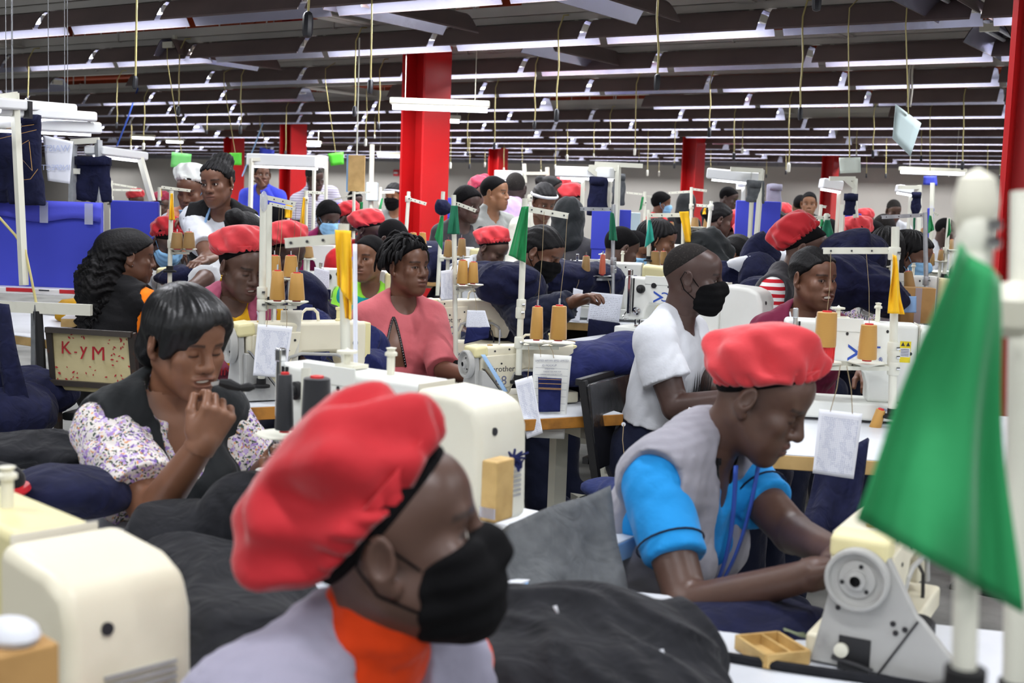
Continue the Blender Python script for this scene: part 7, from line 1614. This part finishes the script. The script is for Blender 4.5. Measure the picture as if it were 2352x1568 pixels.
for k, x in enumerate((2081, 2086)):
    b = MB(); b.tube([(0, .06, .17), (0, -.004, .06), (0, -.004, 0), CR*.01-_Z*.12, -_Z*.26], .010, 6); o = b.build('cloth_strip', M('paper_old')); o.location = PY(2088+k*7, 175, min((y for y in ROWS if y > 4), key=lambda y: abs(PY(2088, 175, y-.16).z-ZL))-.16); tag(o, 'pale cloth strip tied above the askew white sheet, %s' % ('left' if k == 0 else 'right'), 'strip')
t = at('notice_board', 'tan hanging board left of the big red column', 'board', 819, 398, 9.5); b = MB(); b.box((0, 0, 0), (S(38, 9.5), .02, S(82, 9.5))); b.build('panel', M('tan_edge'), t); b = MB(); b.box((-S(21, 9.5), .01, 0), (S(5, 9.5), .02, S(86, 9.5))); b.build('blue_edge', M('sticker_blue'), t)
b = MB(); b.cyl((0, 0, S(41, 9.5)), (0, 0, 1.0), .006, n=5); b.build('hanger', M('pole_paint'), t)
t = at('control_box', 'pale control box on a post left of the big red column', 'box', 855, 440, 10.8); b = MB(); b.box((0, 0, 0), (S(26, 10.8), .12, S(42, 10.8))); b.build('box', M('card_sky'), t, bevel=.01); b = MB(); b.cyl((-.01, 0, -1.56), (-.01, 0, .40), .022, n=12); b.build('post', M('pole_paint'), t)
for l, a, c, d_ in (('blue air hose slanting at far left', (316, 205), (268, 336), 8.0), ('blue air hose slanting behind the standing woman', (611, 263), (556, 405), 9.0)):
    row = min((y for y in ROWS if y > 4), key=lambda y: abs(PY(*a, y).z-(ZL+.16))); p_ = PY(*a, row-.055); d_ = (p_-CAM).dot(CF)
    t = thing('air_hose', l, 'hose', p_); q = pt(*c, d_)-p_; b = MB(); b.tube([Vector((0, 0, ZL+.2-p_.z)), (0, 0, 0), q*.5+CR*.01, q], .010, 6); b.build('hose', M('sticker_blue' if c[0] > 400 else 'ink_blue'), t)
for l, x, y, w_, h_ in (('red notice on the back wall left of the big red column', 910, 397, 14, 14), ('red sign on the back wall above the red caps', 1287, 419, 20, 15)):
    p_ = PY(x, y, YW-.12 if False else YW-.02); d_ = (p_-CAM).dot(CF); t = thing('wall_sign', l, 'sign', p_); b = MB(); b.box((0, 0, 0), (S(w_, d_)*1.1, .03, S(h_, d_))); b.build('panel', M('tape_red'), t)
    b = MB(); b.box((0, -.017, 0), (S(w_, d_)*.8, .006, S(h_, d_)*.3)); b.build('print', M('white_print'), t)
# sewing machines further back
BM = [(735, 590, 6.9, 15), (968, 520, 9.0, 20), (655, 540, 9.4, 10), (1480, 560, 8.6, 15), (1790, 605, 7.4, 12), (1600, 545, 10.0, 10), (1045, 545, 9.6, 15), (2145, 600, 8.4, 10), (870, 500, 11.5, 10), (1500, 512, 11.5, 10)]
PLACE = ['left of the lime t-shirt', 'by the big red column foot', 'behind the plum shirt', 'behind the teal flag', 'before the striped sleeve', 'before the orange red column', 'by the dark green flag', 'at far right behind the blue mask', 'left of the big red column', 'left of the orange red column']
for k, (x, y, d_, a) in enumerate(BM):
    p_ = P(x, y, d_); p_.z = min(max(p_.z, 1.10), 1.2)-.30; machine('small white sewing machine in the background, %s' % PLACE[k], p_, th(a), cover='yellow_cream', detail=1, sc=.85, group='background sewing machines'); table('plain table under the background machine %s' % PLACE[k], (p_+CR*.25+Vector((0, 0, -.003))), (1.0, .5, 1), th(a), group='background tables')

for o in [o for o in bpy.context.scene.objects if o.name.startswith('thread_cone') and o.parent is None]:
    v = o.location-CAM; dd = v.dot(CF); x, y = 1176+v.dot(CR)/dd*FPX, 784-v.dot(CU)/dd*FPX
    if any(abs(x-a) < 18 and -6 < b-y < 16 and abs(dd-e) < .8 for a, b, e in TRAYS): continue
    if dd < 4.6: continue
    t = thing('cone_stand', 'slim stand under the small cone ' + o['label'].split(', ')[-1], 'cone stand', o.location-Vector((0, 0, .006)), 0, 'slim cone stands further back')
    b = MB(); b.lathe([(.01, -.008), (.045, -.001), (.045, .004), (0, .004)], n=18); b.build('cone_tray', M('pole_paint'), t); b = MB(); b.cyl((0, 0, -o.location.z+.006), (0, 0, -.004), .010, n=8); b.build('pole', M('pole_paint'), t)
